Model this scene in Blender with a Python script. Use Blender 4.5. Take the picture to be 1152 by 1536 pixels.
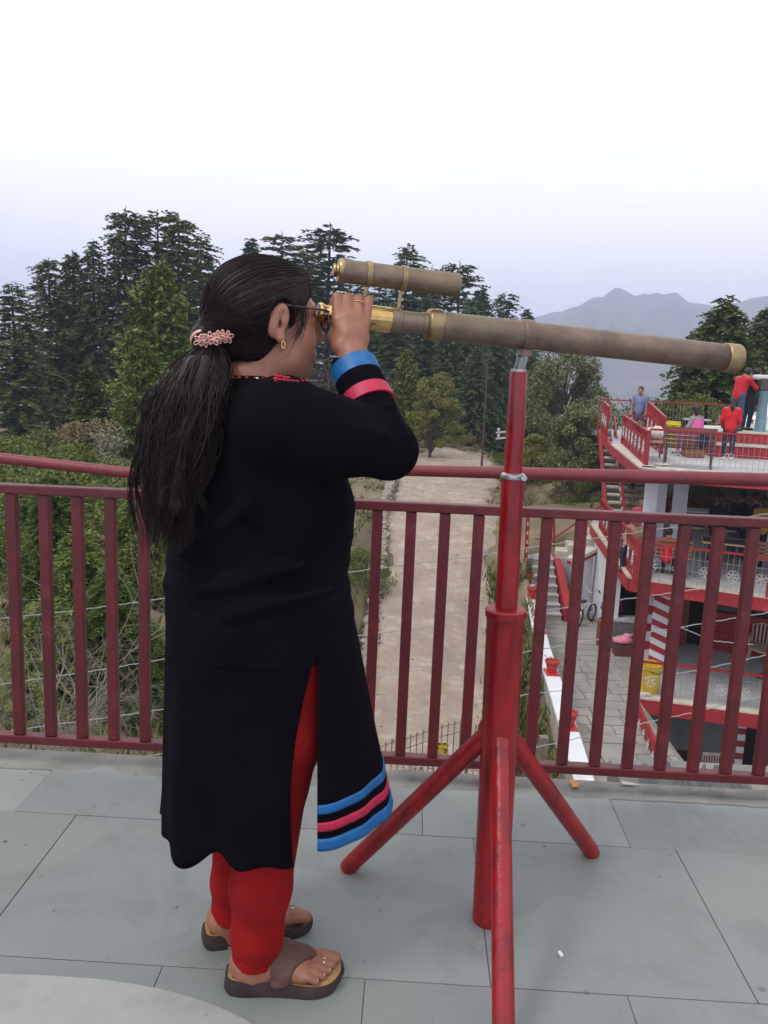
import bpy, math, random
import numpy as np
from mathutils import Vector, Matrix, Euler
random.seed(7); rng = np.random.default_rng(7)
for o in list(bpy.data.objects): bpy.data.objects.remove(o)
SC = bpy.context.scene
COL = SC.collection
# ------------------------------------------------------------------ camera
FPX, PITCH, ROLL, EYE = 1250.0, math.radians(9.8), math.radians(2.36), 1.40
cam_d = bpy.data.cameras.new('camera'); cam = bpy.data.objects.new('camera', cam_d); COL.objects.link(cam)
CR = Matrix.Rotation(math.pi/2-PITCH, 3, 'X') @ Matrix.Rotation(ROLL, 3, 'Z')
cam.matrix_world = Matrix.Translation((0, 0, EYE)) @ CR.to_4x4()
cam_d.sensor_fit = 'VERTICAL'; cam_d.sensor_height = 36.0; cam_d.lens = FPX/1536*36
cam_d.clip_start = 0.05; cam_d.clip_end = 20000
SC.camera = cam
def ray(u, v): return CR @ Vector(((u-576)/FPX, -(v-768)/FPX, -1))
def P(u, v, Y):
    d = ray(u, v); return Vector((0, 0, EYE)) + d*(Y/d.y)
def G(u, v, z):
    d = ray(u, v); return Vector((0, 0, EYE)) + d*((z-EYE)/d.z)
# ------------------------------------------------------------------ world, sun, exposure
SUN_EL, SUN_AZ = math.radians(52), math.radians(235)      # azimuth from +Y clockwise: behind the camera, to the left
W = bpy.data.worlds.new('World'); SC.world = W; W.use_nodes = True
nt = W.node_tree; nt.nodes.clear()
out = nt.nodes.new('ShaderNodeOutputWorld'); bg = nt.nodes.new('ShaderNodeBackground')
sky = nt.nodes.new('ShaderNodeTexSky'); sky.sky_type = 'NISHITA'; sky.sun_disc = False
sky.sun_elevation = SUN_EL; sky.sun_rotation = SUN_AZ; sky.altitude = 1800; sky.dust_density = 2.0
tc = nt.nodes.new('ShaderNodeTexCoord'); mp = nt.nodes.new('ShaderNodeMapping'); mp.inputs['Scale'].default_value = (1.0, 1.0, 3.2)
nz = nt.nodes.new('ShaderNodeTexNoise'); nz.inputs['Scale'].default_value = 1.7; nz.inputs['Detail'].default_value = 6; nz.inputs['Roughness'].default_value = .55
cr = nt.nodes.new('ShaderNodeValToRGB')
cr.color_ramp.elements[0].position = .40; cr.color_ramp.elements[0].color = (.84, .84, .84, 1)
cr.color_ramp.elements[1].position = .60; cr.color_ramp.elements[1].color = (.97, .97, .97, 1)
cc = nt.nodes.new('ShaderNodeRGB'); cc.outputs[0].default_value = (13.8, 13.7, 13.8, 1)
mx = nt.nodes.new('ShaderNodeMix'); mx.data_type = 'RGBA'
nt.links.new(tc.outputs['Generated'], mp.inputs[0]); nt.links.new(mp.outputs[0], nz.inputs['Vector'])
nt.links.new(nz.outputs[0], cr.inputs[0]); nt.links.new(cr.outputs[0], mx.inputs[0])
sx = nt.nodes.new('ShaderNodeSeparateXYZ'); nt.links.new(tc.outputs['Generated'], sx.inputs[0])
gr = nt.nodes.new('ShaderNodeValToRGB'); nt.links.new(sx.outputs[2], gr.inputs[0])      # overcast dome: brighter towards the zenith
e = gr.color_ramp.elements; e[0].position = .0; e[0].color = (.84, .85, .91, 1); e[1].position = 1.0; e[1].color = (1.0, 1.0, 1.0, 1)
n_ = e.new(.10); n_.color = (.87, .88, .93, 1); n_ = e.new(.24); n_.color = (.95, .955, .97, 1); n_ = e.new(.36); n_.color = (1.0, 1.0, 1.0, 1)
mm_ = nt.nodes.new('ShaderNodeMix'); mm_.data_type = 'RGBA'; mm_.blend_type = 'MULTIPLY'; mm_.inputs[0].default_value = 1.0
nt.links.new(cc.outputs[0], mm_.inputs[6]); nt.links.new(gr.outputs[0], mm_.inputs[7])
nt.links.new(sky.outputs[0], mx.inputs[6]); nt.links.new(mm_.outputs[2], mx.inputs[7])
nt.links.new(mx.outputs[2], bg.inputs[0]); bg.inputs[1].default_value = .10
nt.links.new(bg.outputs[0], out.inputs[0])
sd = bpy.data.lights.new('sun', 'SUN'); sd.energy = 1.15; sd.angle = math.radians(14); sd.color = (1, .95, .88)
sun = bpy.data.objects.new('sun', sd); COL.objects.link(sun)
sdir = Vector((math.sin(SUN_AZ)*math.cos(SUN_EL), math.cos(SUN_AZ)*math.cos(SUN_EL), math.sin(SUN_EL)))
sun.rotation_euler = sdir.to_track_quat('Z', 'Y').to_euler(); sun.location = (-6, -4, 12)
SC.view_settings.view_transform = 'Standard'; SC.view_settings.look = 'None'
SC.view_settings.exposure = 0.16; SC.view_settings.gamma = 1.0; SC.view_settings.use_curve_mapping = False
SC.render.engine = 'CYCLES'
# ------------------------------------------------------------------ helpers
def mat(name, col, rough=.7, col2=None, scale=8.0, detail=4, metal=0.0, bump=0.0, bscale=None, spec=None, island=None, stretch=None,
        lo=.35, hi=.65, coat=0, col3=None, scale3=2.0, lo3=.5, hi3=.7, sub=0, bdist=.02, coords='Object', chips=None):
    m = bpy.data.materials.new(name); m.use_nodes = True; t = m.node_tree; b = t.nodes['Principled BSDF']
    b.inputs['Roughness'].default_value = rough; b.inputs['Metallic'].default_value = metal
    if spec is not None: b.inputs['Specular IOR Level'].default_value = spec
    if coat: b.inputs['Coat Weight'].default_value = coat; b.inputs['Coat Roughness'].default_value = .25
    if sub: b.inputs['Subsurface Weight'].default_value = sub; b.inputs['Subsurface Scale'].default_value = .01
    c = (*col, 1); b.inputs['Base Color'].default_value = c
    vec = None
    if col2 or bump or col3 or chips:
        t1 = t.nodes.new('ShaderNodeTexCoord'); mp = t.nodes.new('ShaderNodeMapping'); t.links.new(t1.outputs[coords], mp.inputs[0])
        if stretch: mp.inputs['Scale'].default_value = stretch
        vec = mp.outputs[0]
    colout = None
    if island is not None:
        g = t.nodes.new('ShaderNodeNewGeometry'); r = t.nodes.new('ShaderNodeValToRGB')
        els = r.color_ramp.elements; n = len(island)
        els[0].color = (*island[0], 1); els[1].color = (*island[-1], 1)
        for i in range(1, n-1):
            e = els.new(i/(n-1)); e.color = (*island[i], 1)
        t.links.new(g.outputs['Random Per Island'], r.inputs[0]); colout = r.outputs[0]
    def mixin(cin, c2, sc, l, h):
        n = t.nodes.new('ShaderNodeTexNoise'); n.inputs['Scale'].default_value = sc; n.inputs['Detail'].default_value = detail
        n.inputs['Roughness'].default_value = .62
        t.links.new(vec, n.inputs['Vector'])
        r = t.nodes.new('ShaderNodeMapRange'); r.inputs[1].default_value = l; r.inputs[2].default_value = h; t.links.new(n.outputs[0], r.inputs[0])
        x = t.nodes.new('ShaderNodeMix'); x.data_type = 'RGBA'; t.links.new(r.outputs[0], x.inputs[0])
        if cin is None: x.inputs[6].default_value = c
        else: t.links.new(cin, x.inputs[6])
        x.inputs[7].default_value = (*c2, 1); return x.outputs[2]
    if col2: colout = mixin(colout, col2, scale, lo, hi)
    if col3: colout = mixin(colout, col3, scale3, lo3, hi3)
    if chips:
        for cc_, sc_, l_, h_ in chips: colout = mixin(colout, cc_, sc_, l_, h_)
    if colout is not None: t.links.new(colout, b.inputs['Base Color'])
    if bump:
        n = t.nodes.new('ShaderNodeTexNoise'); n.inputs['Scale'].default_value = bscale or scale; n.inputs['Detail'].default_value = 5
        t.links.new(vec, n.inputs['Vector'])
        bp = t.nodes.new('ShaderNodeBump'); bp.inputs['Strength'].default_value = bump; bp.inputs['Distance'].default_value = bdist
        t.links.new(n.outputs[0], bp.inputs['Height']); t.links.new(bp.outputs[0], b.inputs['Normal'])
    return m
def tag(o, label=None, cat=None, group=None, kind=None):
    if label: o['label'] = label
    if cat: o['category'] = cat
    if group: o['group'] = group
    if kind: o['kind'] = kind
    return o
def thing(name, label, cat, loc=(0, 0, 0), rz=0.0, group=None):
    o = bpy.data.objects.new(name, None); o.empty_display_size = .1; COL.objects.link(o)
    o.location = loc; o.rotation_euler = (0, 0, rz); return tag(o, label, cat, group)
def rootloc(o):
    while o.parent: o = o.parent
    return Vector(o.location)
def link(name, me, m, parent=None):
    o = bpy.data.objects.new(name, me); COL.objects.link(o)
    if m is not None and len(me.materials) == 0:
        for x in (m if isinstance(m, (list, tuple)) else [m]): me.materials.append(x)
    if parent: o.parent = parent
    return o
def copy_tree(o, parent=None):
    c = o.copy(); COL.objects.link(c)
    if parent: c.parent = parent
    for ch in list(o.children): copy_tree(ch, c)
    return c
def frame(d, up=(0, 0, 1)):
    z = Vector(d).normalized(); u = Vector(up)
    if abs(z.dot(u.normalized())) > .98: u = Vector((1, 0, 0))
    x = u.cross(z).normalized(); y = z.cross(x); return x, y, z
class MB:
    def __init__(s): s.v = []; s.f = []; s.mi = []; s.cur = 0
    def add(s, vs, fs):
        b = len(s.v); s.v += [tuple(p) for p in vs]
        for f in fs: s.f.append(tuple(b+i for i in f)); s.mi.append(s.cur)
        return s
    def box(s, c, size, rot=None, taper=1.0):
        hx, hy, hz = size[0]/2, size[1]/2, size[2]/2; vs = []
        for sx, sy, sz in ((-1,-1,-1),(1,-1,-1),(1,1,-1),(-1,1,-1),(-1,-1,1),(1,-1,1),(1,1,1),(-1,1,1)):
            k = taper if sz > 0 else 1
            p = Vector((sx*hx*k, sy*hy*k, sz*hz))
            if rot is not None: p = rot @ p
            vs.append(Vector(c)+p)
        return s.add(vs, [(3,2,1,0),(4,5,6,7),(0,1,5,4),(1,2,6,5),(2,3,7,6),(3,0,4,7)])
    def bar(s, a, b, w, h, up=(0, 0, 1)):      # box from a to b, w across, h along up
        a = Vector(a); b = Vector(b); x, y, z = frame(b-a, up); vs = []
        for p in (a, b):
            for sx, sy in ((-1,-1),(1,-1),(1,1),(-1,1)): vs.append(p + x*(sx*w/2) + y*(sy*h/2))
        return s.add(vs, [(3,2,1,0),(4,5,6,7),(0,1,5,4),(1,2,6,5),(2,3,7,6),(3,0,4,7)])
    def cyl(s, a, b, r0, r1=None, n=12, caps=True):
        r1 = r0 if r1 is None else r1
        return s.lathe(a, Vector(b)-Vector(a), [(0, r0), ((Vector(b)-Vector(a)).length, r1)], n, caps)
    def lathe(s, a, d, prof, n=24, caps=True, sq=1.0, up=(0, 0, 1)):
        x, y, z = frame(d, up); a = Vector(a); vs = []; fs = []
        for (t, r) in prof:
            for i in range(n):
                q = 2*math.pi*i/n; vs.append(a + z*t + x*(r*math.cos(q)) + y*(r*sq*math.sin(q)))
        for k in range(len(prof)-1):
            for i in range(n):
                j = (i+1) % n; fs.append((k*n+i, k*n+j, (k+1)*n+j, (k+1)*n+i))
        if caps: fs.append(tuple(range(n-1, -1, -1))); fs.append(tuple((len(prof)-1)*n+i for i in range(n)))
        return s.add(vs, fs)
    def tube(s, pts, r, n=6, caps=True, closed=False):
        pts = [Vector(p) for p in pts]; m = len(pts); rs = r if isinstance(r, (list, tuple)) else [r]*m; vs = []; fs = []
        px = None
        for i, p in enumerate(pts):
            if closed: d = pts[(i+1) % m]-pts[i-1]
            else: d = pts[min(i+1, m-1)]-pts[max(i-1, 0)]
            if d.length < 1e-9: d = Vector((0, 0, 1))
            d.normalize()
            if px is None: x, y, _ = frame(d)
            else:
                x = px - d*px.dot(d)
                x = x.normalized() if x.length > 1e-6 else frame(d)[0]
                y = d.cross(x)
            px = x
            for k in range(n):
                q = 2*math.pi*k/n; vs.append(p + x*(rs[i]*math.cos(q)) + y*(rs[i]*math.sin(q)))
        mm = m if closed else m-1
        for i in range(mm):
            i2 = (i+1) % m
            for k in range(n):
                j = (k+1) % n; fs.append((i*n+k, i*n+j, i2*n+j, i2*n+k))
        if caps and not closed: fs.append(tuple(range(n-1, -1, -1))); fs.append(tuple((m-1)*n+k for k in range(n)))
        return s.add(vs, fs)
    def prism(s, poly, z0, z1):
        n = len(poly); A = sum(poly[i][0]*poly[(i+1) % n][1]-poly[(i+1) % n][0]*poly[i][1] for i in range(n))
        if A < 0: poly = poly[::-1]
        vs = [(p[0], p[1], z0) for p in poly]+[(p[0], p[1], z1) for p in poly]
        fs = [tuple(range(n-1, -1, -1)), tuple(range(n, 2*n))]+[(i, (i+1) % n, n+(i+1) % n, n+i) for i in range(n)]
        return s.add(vs, fs)
    def sphere(s, c, r, n=10, m=7, rot=None):
        r = (r, r, r) if not isinstance(r, (tuple, list)) else r; vs = []; fs = []
        for j in range(m+1):
            ph = math.pi*j/m
            for i in range(n):
                q = 2*math.pi*i/n
                p = Vector((r[0]*math.sin(ph)*math.cos(q), r[1]*math.sin(ph)*math.sin(q), -r[2]*math.cos(ph)))
                vs.append(Vector(c)+(rot @ p if rot is not None else p))
        for j in range(m):
            for i in range(n):
                k = (i+1) % n; fs.append((j*n+i, j*n+k, (j+1)*n+k, (j+1)*n+i))
        return s.add(vs, fs)
    def mesh(s, name, off=(0, 0, 0), smooth=False):
        me = bpy.data.meshes.new(name); o = Vector(off)
        me.from_pydata([(p[0]-o.x, p[1]-o.y, p[2]-o.z) for p in s.v], [], s.f)
        if smooth: me.polygons.foreach_set('use_smooth', [True]*len(me.polygons))
        if any(s.mi): me.polygons.foreach_set('material_index', s.mi)
        me.update(); return me
    def build(s, name, m, parent=None, smooth=False, bevel=0, world=True, angle=None):
        off = rootloc(parent) if (parent and world) else (0, 0, 0)
        o = link(name, s.mesh(name, off, smooth), m, parent)
        if bevel:
            bv = o.modifiers.new('bevel', 'BEVEL'); bv.width = bevel; bv.segments = 2; bv.limit_method = 'ANGLE'; bv.angle_limit = math.radians(40)
        if smooth:
            try: o.data.set_sharp_from_angle(angle=math.radians(angle or 42))
            except Exception: pass
        return o
def npmesh(name, V, F, smooth=False):
    V = np.asarray(V, np.float32); F = np.asarray(F, np.int32); me = bpy.data.meshes.new(name); n, k = F.shape
    me.vertices.add(len(V)); me.vertices.foreach_set('co', V.ravel()); me.loops.add(n*k); me.loops.foreach_set('vertex_index', F.ravel())
    me.polygons.add(n); me.polygons.foreach_set('loop_start', np.arange(0, n*k, k, dtype=np.int32))
    if smooth: me.polygons.foreach_set('use_smooth', np.ones(n, bool))
    me.update(calc_edges=True); return me
# ---- signed distance modelling: smooth unions meshed with surface nets
class SDF:
    def __init__(s, lo, hi, h):
        s.lo = np.array(lo, float); s.h = h; s.n = np.ceil((np.array(hi)-s.lo)/h).astype(int)+1
        s.d = np.full(s.n, .08, np.float32)
        s.ax = [s.lo[i]+h*np.arange(s.n[i]) for i in range(3)]
    def op(s, fn, lo, hi, k=0.0, mode='add'):
        m = k+3*s.h
        a = np.clip(np.floor((np.array(lo)-m-s.lo)/s.h).astype(int), 0, s.n-1); b = np.clip(np.ceil((np.array(hi)+m-s.lo)/s.h).astype(int)+1, 1, s.n)
        if np.any(b <= a): return s
        sl = tuple(slice(a[i], b[i]) for i in range(3))
        X = s.ax[0][sl[0]][:, None, None].astype(np.float32); Y = s.ax[1][sl[1]][None, :, None].astype(np.float32); Z = s.ax[2][sl[2]][None, None, :].astype(np.float32)
        e = fn(X, Y, Z); d = s.d[sl]
        if mode == 'add':
            r = np.minimum(d, e)
            if k > 0: hh = np.maximum(k-np.abs(d-e), 0)/k; r = r-hh*hh*k*.25
        elif mode == 'sub':
            r = np.maximum(d, -e)
            if k > 0: hh = np.maximum(k-np.abs(d+e), 0)/k; r = r+hh*hh*k*.25
        else: r = np.maximum(d, e)
        s.d[sl] = r; return s
    def cone(s, p, q, r0, r1, k=0.0, mode='add'):
        p = np.array(p, float); q = np.array(q, float); w = q-p; L = float(w@w)+1e-12; R = max(r0, r1)
        def fn(X, Y, Z):
            x, y, z = X-p[0], Y-p[1], Z-p[2]
            t = np.clip((x*w[0]+y*w[1]+z*w[2])/L, 0, 1)
            return np.sqrt((x-t*w[0])**2+(y-t*w[1])**2+(z-t*w[2])**2)-(r0+(r1-r0)*t)
        return s.op(fn, np.minimum(p, q)-R, np.maximum(p, q)+R, k, mode)
    def chain(s, pts, rs, k=0.0):
        for i in range(len(pts)-1): s.cone(pts[i], pts[i+1], rs[i], rs[i+1], k)
        return s
    def ell(s, c, r, A=None, k=0.0, mode='add'):     # A: 3x3 rows = local axes in world
        c = np.array(c, float); r = np.array(r, float); A = np.eye(3) if A is None else np.array(A, float); R = r.max()
        def fn(X, Y, Z):
            x, y, z = X-c[0], Y-c[1], Z-c[2]
            l = [(A[i, 0]*x+A[i, 1]*y+A[i, 2]*z) for i in range(3)]
            k0 = np.sqrt(sum((l[i]/r[i])**2 for i in range(3))); k1 = np.sqrt(sum((l[i]/r[i]**2)**2 for i in range(3)))+1e-6
            return k0*(k0-1)/k1
        return s.op(fn, c-R, c+R, k, mode)
    def net(s):
        d = s.d; ins = d < 0; nx, ny, nz = d.shape
        cnt = np.zeros((nx-1, ny-1, nz-1), np.int8)
        C = [(i, j, k) for i in (0, 1) for j in (0, 1) for k in (0, 1)]
        for (i, j, k) in C: cnt += ins[i:nx-1+i, j:ny-1+j, k:nz-1+k]
        act = (cnt > 0) & (cnt < 8); idx = np.argwhere(act); N = len(idx)
        vid = np.full(act.shape, -1, np.int32); vid[act] = np.arange(N)
        val = {c: d[idx[:, 0]+c[0], idx[:, 1]+c[1], idx[:, 2]+c[2]] for c in C}
        acc = np.zeros((N, 3)); num = np.zeros(N)
        for a in C:
            for ax in range(3):
                if a[ax] == 0:
                    b = list(a); b[ax] = 1; b = tuple(b); va, vb = val[a], val[b]; m = (va < 0) != (vb < 0)
                    t = np.where(m, va/np.where(np.abs(va-vb) < 1e-9, 1, va-vb), 0)
                    p = np.array(a, float)[None, :].repeat(N, 0); p[:, ax] += t; acc[m] += p[m]; num[m] += 1
        V = s.lo+(idx+acc/np.maximum(num, 1)[:, None])*s.h
        F = []
        for ax in range(3):
            o1, o2 = [(1, 2), (2, 0), (0, 1)][ax]
            a = [slice(None)]*3; b = [slice(None)]*3; a[ax] = slice(0, -1); b[ax] = slice(1, None)
            ia, ib = ins[tuple(a)], ins[tuple(b)]; e = np.argwhere(ia != ib)
            ok = (e[:, o1] > 0) & (e[:, o2] > 0) & (e[:, o1] < d.shape[o1]-1) & (e[:, o2] < d.shape[o2]-1); e = e[ok]
            def cell(d1, d2):
                q = e.copy(); q[:, o1] -= d1; q[:, o2] -= d2; return vid[q[:, 0], q[:, 1], q[:, 2]]
            q = np.stack([cell(1, 1), cell(0, 1), cell(0, 0), cell(1, 0)], 1)
            fl = ~ia[e[:, 0], e[:, 1], e[:, 2]]; q[fl] = q[fl][:, ::-1]; F.append(q)
        return V, np.concatenate(F)
    def build(s, name, m, parent=None, off=None, relax=0):
        V, F = s.net()
        for _ in range(relax):
            acc = np.zeros_like(V); n = np.zeros(len(V))
            for i in range(4):
                a, b = F[:, i], F[:, (i+1) % 4]
                np.add.at(acc, a, V[b]); np.add.at(acc, b, V[a]); np.add.at(n, a, 1); np.add.at(n, b, 1)
            V = V*.5+.5*acc/np.maximum(n, 1)[:, None]
        o = np.array(off if off is not None else (rootloc(parent) if parent else (0, 0, 0)), float)
        return link(name, npmesh(name, V-o, F, True), m, parent)
# ------------------------------------------------------------------ materials
M = {}
M['red_rail'] = mat('railing_red_paint', (.125, .009, .013), .42, (.080, .008, .010), 5, col3=(.155, .024, .028), scale3=14, lo3=.55, hi3=.8, bump=.12, bscale=60, chips=[((.07, .045, .04), 55, .71, .75), ((.30, .24, .22), 90, .74, .77)])
M['hand_rail'] = mat('handrail_red_paint', (.195, .024, .030), .44, (.145, .015, .020), 7, col3=(.17, .045, .042), scale3=18, lo3=.55, hi3=.8, bump=.12, bscale=60, chips=[((.11, .06, .05), 45, .70, .74), ((.36, .26, .24), 80, .73, .77)])
M['red_stand'] = mat('stand_red_paint', (.31, .006, .011), .30, (.14, .006, .008), 9, col3=(.20, .02, .02), scale3=3, lo3=.52, hi3=.7, bump=.12, bscale=40, stretch=(2.2, 2.2, .5), lo=.42, hi=.66, chips=[((.06, .03, .03), 26, .68, .73), ((.42, .22, .20), 60, .73, .77)])
M['brass'] = mat('aged_brass', (.245, .175, .125), .48, (.145, .10, .078), 14, metal=.65, col3=(.20, .175, .105), scale3=5, lo3=.5, hi3=.75, bump=.06, bscale=90)
M['brass_pale'] = mat('brass_ring', (.40, .30, .16), .38, (.25, .18, .09), 20, metal=.9, bump=.05, bscale=80)
M['gold'] = mat('polished_brass', (.74, .53, .22), .20, (.50, .34, .13), 18, metal=1.0)
M['slate'] = None
M['concrete'] = mat('rough_cement', (.255, .25, .225), .9, (.165, .165, .15), 5, col3=(.34, .33, .30), scale3=1.7, bump=.35, bscale=45, bdist=.004, detail=8)
M['steel'] = mat('galvanised_steel', (.45, .45, .45), .4, metal=.9)
M['wire'] = mat('dull_wire', (.30, .30, .285), .6, metal=.3)
M['iron'] = mat('dark_iron', (.05, .048, .05), .5, (.09, .06, .05), 12)
# ------------------------------------------------------------------ ground, road, far mountains
def vnoise(x, y, seed=0):
    xi = np.floor(x).astype(np.int64); yi = np.floor(y).astype(np.int64); fx = x-xi; fy = y-yi
    fx = fx*fx*(3-2*fx); fy = fy*fy*(3-2*fy)
    def hsh(a, b):
        n = (a*374761393+b*668265263+seed*982451653) & 0x7fffffff; n = ((n ^ (n >> 13))*1274126177) & 0x7fffffff
        return ((n ^ (n >> 16)) & 0xffff)/65535.0
    return (hsh(xi, yi)*(1-fx)+hsh(xi+1, yi)*fx)*(1-fy)+(hsh(xi, yi+1)*(1-fx)+hsh(xi+1, yi+1)*fx)*fy
def fbm(x, y, oct=4, seed=0):
    a = 1.0; s = 0; t = 0
    for i in range(oct): s = s+a*(vnoise(x*2**i, y*2**i, seed+i)-.5); t += a; a *= .5
    return s/t*2
RY = np.array([6, 12, 16, 20, 26, 32, 42, 50, 60.])
RZ = np.array([-6.4, -6.3, -6.15, -5.9, -4.9, -3.75, -3.1, -3.05, -3.4])
RU = [(655, 12), (655, 16), (655, 20), (655, 26), (660, 32), (676, 42), (655, 50), (560, 60)]
RX = np.array([1.0]+[P(u, 900, y).x if y < 30 else P(u, 760, y).x for u, y in RU])
RW = np.array([3.2, 3.2, 3.2, 3.2, 3.5, 4.1, 4.6, 4.6, 4.2])
def road_x(y): return np.interp(y, RY, RX)
def road_z(y): return np.interp(y, RY, RZ)
CP = []
for (u, v, Y) in [(20,1120,9),(110,1090,9.5),(20,900,14),(190,905,18),(230,1090,10.5),(100,740,30),(20,690,40),(200,720,32),(250,770,26),(300,700,40),(400,655,50),
                  (500,640,46),(560,760,31),(555,880,22),(548,1000,16),(760,705,44),(800,715,40),(850,720,36),(880,730,34),(780,770,34),(20,640,60),(140,640,60),(240,640,62),(340,640,65),
                  (430,628,75),(600,655,62),(700,680,60),(760,690,62),(840,700,55)]:
    p = P(u, v, Y); CP.append((p.x, p.y, p.z))
CP += [(-20,10,-4.0),(-30,30,-3.0),(-45,60,-1.5),(-4,2,-3),(0,2,-4.5),(4,2,-6.4),(10,8,-7.8),(14,30,-1.0),(22,34,-.9),(12,38,-1.2),(30,45,-1.4),(9.5,36,-1.6),(20,20,-4),(25,10,-6),
       (0,95,-4.5),(-40,95,-3),(30,90,-9),(60,60,-8),(-80,60,-2),(14,60,-4.5)]
CP = np.array(CP)
RIDGE = np.array([(0,520),(300,512),(600,505),(760,486),(800,474),(830,467),(850,462),(870,456),(885,448),(897,444),(905,444),(913,437),(925,429),(933,433),(945,442),(955,444),(965,441),(975,442),(985,438),(1000,441),(1015,438),(1030,447),(1045,453),(1078,458),(1110,452),(1152,447),(1300,440),(1600,470)], float)
_az = []; _el = []
for u, v in RIDGE:
    d = ray(u, v); _az.append(math.atan2(d.x, d.y)); _el.append(d.z/math.hypot(d.x, d.y))
RDIST = 2000.0
def H(x, y):
    x = np.asarray(x, float); y = np.asarray(y, float); sh = np.broadcast(x, y).shape; x = np.broadcast_to(x, sh).ravel(); y = np.broadcast_to(y, sh).ravel()
    w = 0; s = 0
    for cx, cy, cz in CP:
        r2 = (x-cx)**2+(y-cy)**2+.6; q = 1/r2**1.8; w = w+q; s = s+q*cz
    z = s/w+fbm(x*.35, y*.35, 4, 3)*.35
    # the dirt road is cut level into the slope
    inr = (y > 5) & (y < 62); dr = np.abs(x-road_x(y))-np.interp(y, RY, RW)/2; k = np.clip(1-dr/1.2, 0, 1); k = k*k*(3-2*k)*inr
    z = z*(1-k)+k*(road_z(y)-.05)
    # courtyard and building pit on the right
    wx = np.interp(y, [6, 11.7, 18, 25.2, 27], [2.9, 3.2, 3.75, 4.5, 4.7])
    k = np.clip((x-wx+.1)/.35, 0, 1)*np.clip((25.5-y)/1.0, 0, 1)*np.clip((16-x)/2, 0, 1)*(y > 3); z = z*(1-k)+k*np.minimum(z, -5.75)
    k = np.clip((x-5.6)/.5, 0, 1)*np.clip((24.0-y)/1.0, 0, 1)*np.clip((16-x)/2, 0, 1)*(y > 3); z = z*(1-k)+k*np.minimum(z, -8.3)
    # beyond the wooded spur the land falls to a valley and climbs to the far range
    r = np.hypot(x, y); az = np.arctan2(x, y)
    t = np.clip((r-95)/400, 0, 1); t = t*t*(3-2*t); z = z*(1-t)+t*(-150+fbm(x*.008, y*.008, 4, 9)*28)
    el = np.interp(az, _az, _el)+fbm(az*60, az*0+4.5, 4, 77)*.0016; top = EYE+el*RDIST
    t2 = np.clip((r-520)/(RDIST-520), 0, 1); n1 = 1-np.abs(fbm(x*.0036+3, y*.0036, 5, 21)); n2 = fbm(x*.0055, y*.0055, 5, 31)
    rise = t2**1.25
    back = np.clip((r-RDIST)/550, 0, 1)
    mt = -150+(top+150)*rise+((n1-.75)*190+n2*60)*np.sin(np.pi*np.clip(t2, 0, 1))*(t2 > 0)+fbm(x*.02, y*.02, 4, 5)*8*np.clip(t2*1.5, 0, 1)
    mt = mt*(1-back)+back*(-150)
    z = np.where(r > 520, mt, z)
    return z.reshape(sh)
def Hs(x, y): return float(H(np.array([x]), np.array([y]))[0])
M['soil'] = mat('hillside_soil', (.145, .118, .068), .95, (.085, .098, .034), 1.6, col3=(.24, .185, .125), scale3=.55, lo3=.46, hi3=.64, lo=.48, hi=.7, bump=.6, bscale=6, bdist=.08, detail=8)
M['forest_far'] = None
azs = np.radians(np.concatenate([np.arange(-110, -32, 4), np.arange(-32, 34, .25), np.arange(34, 111, 4)]))
rs = [1.2]
while rs[-1] < 2600: rs.append(rs[-1]*(1.028 if rs[-1] < 120 else 1.03))
rs = np.array(sorted(rs+[RDIST, RDIST*.992, RDIST*.98])); RR, AA = np.meshgrid(rs, azs, indexing='ij'); GX = RR*np.sin(AA); GY = RR*np.cos(AA); GZ = H(GX, GY)
nA = len(azs); ii, jj = np.meshgrid(np.arange(len(rs)-1), np.arange(nA-1), indexing='ij'); q = ii*nA+jj
gv = np.stack([GX.ravel(), GY.ravel(), GZ.ravel()], 1); gf = np.stack([q, q+1, q+nA+1, q+nA], -1).reshape(-1, 4)[:, ::-1]
me = npmesh('hillside', gv, gf, True)
# far slopes get a forest-and-scree material, the near ground soil
def far_mat():
    m = mat('far_slopes', (.095, .095, .065), .95, (.060, .066, .045), .026, col3=(.135, .118, .095), scale3=.016, lo3=.48, hi3=.62, detail=8, bump=.8, bscale=.06, bdist=6)
    return m
ground = link('hillside', me, [M['soil'], far_mat()]); tag(ground, kind='structure')
fr = RR[:-1, :-1].ravel(); me.polygons.foreach_set('material_index', (fr > 160).astype(np.int32)); me.update()
# dirt road ribbon
M['dirt'] = mat('pale_dirt', (.35, .28, .225), .95, (.26, .205, .16), .8, col3=(.43, .36, .30), scale3=2.3, lo3=.5, hi3=.7, bump=.45, bscale=10, bdist=.05, detail=9, chips=[((.22, .165, .125), 5.5, .60, .70), ((.50, .45, .40), 17, .68, .74)])
ys = np.arange(6, 49, .5); V = []; F = []
for i, y in enumerate(ys):
    w = float(np.interp(y, RY, RW))*(1 if y < 42 else max(.25, 1-(y-42)/9)); x0 = float(road_x(y)); z0 = float(road_z(y))
    for j in range(13):
        t = j/12-.5; ed = 1+.12*math.sin(y*.9+j)+.09*math.sin(y*2.3+2*j)+.06*math.sin(y*5.1+j)
        xx = x0+t*w*(ed if j in (0, 12) else 1)
        V.append((xx, y, z0+.045-.035*(math.exp(-((t-.22)/.06)**2)+math.exp(-((t+.22)/.06)**2))+.012*math.sin(xx*2.1+y*.7)*math.sin(y*.43+xx)-(.09 if j in (0, 12) else 0)))
for i in range(len(ys)-1):
    for j in range(12): a = i*13+j; F.append((a, a+1, a+14, a+13))
road = link('dirt_road', npmesh('dirt_road', V, F, True), M['dirt']); tag(road, kind='structure')
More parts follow.
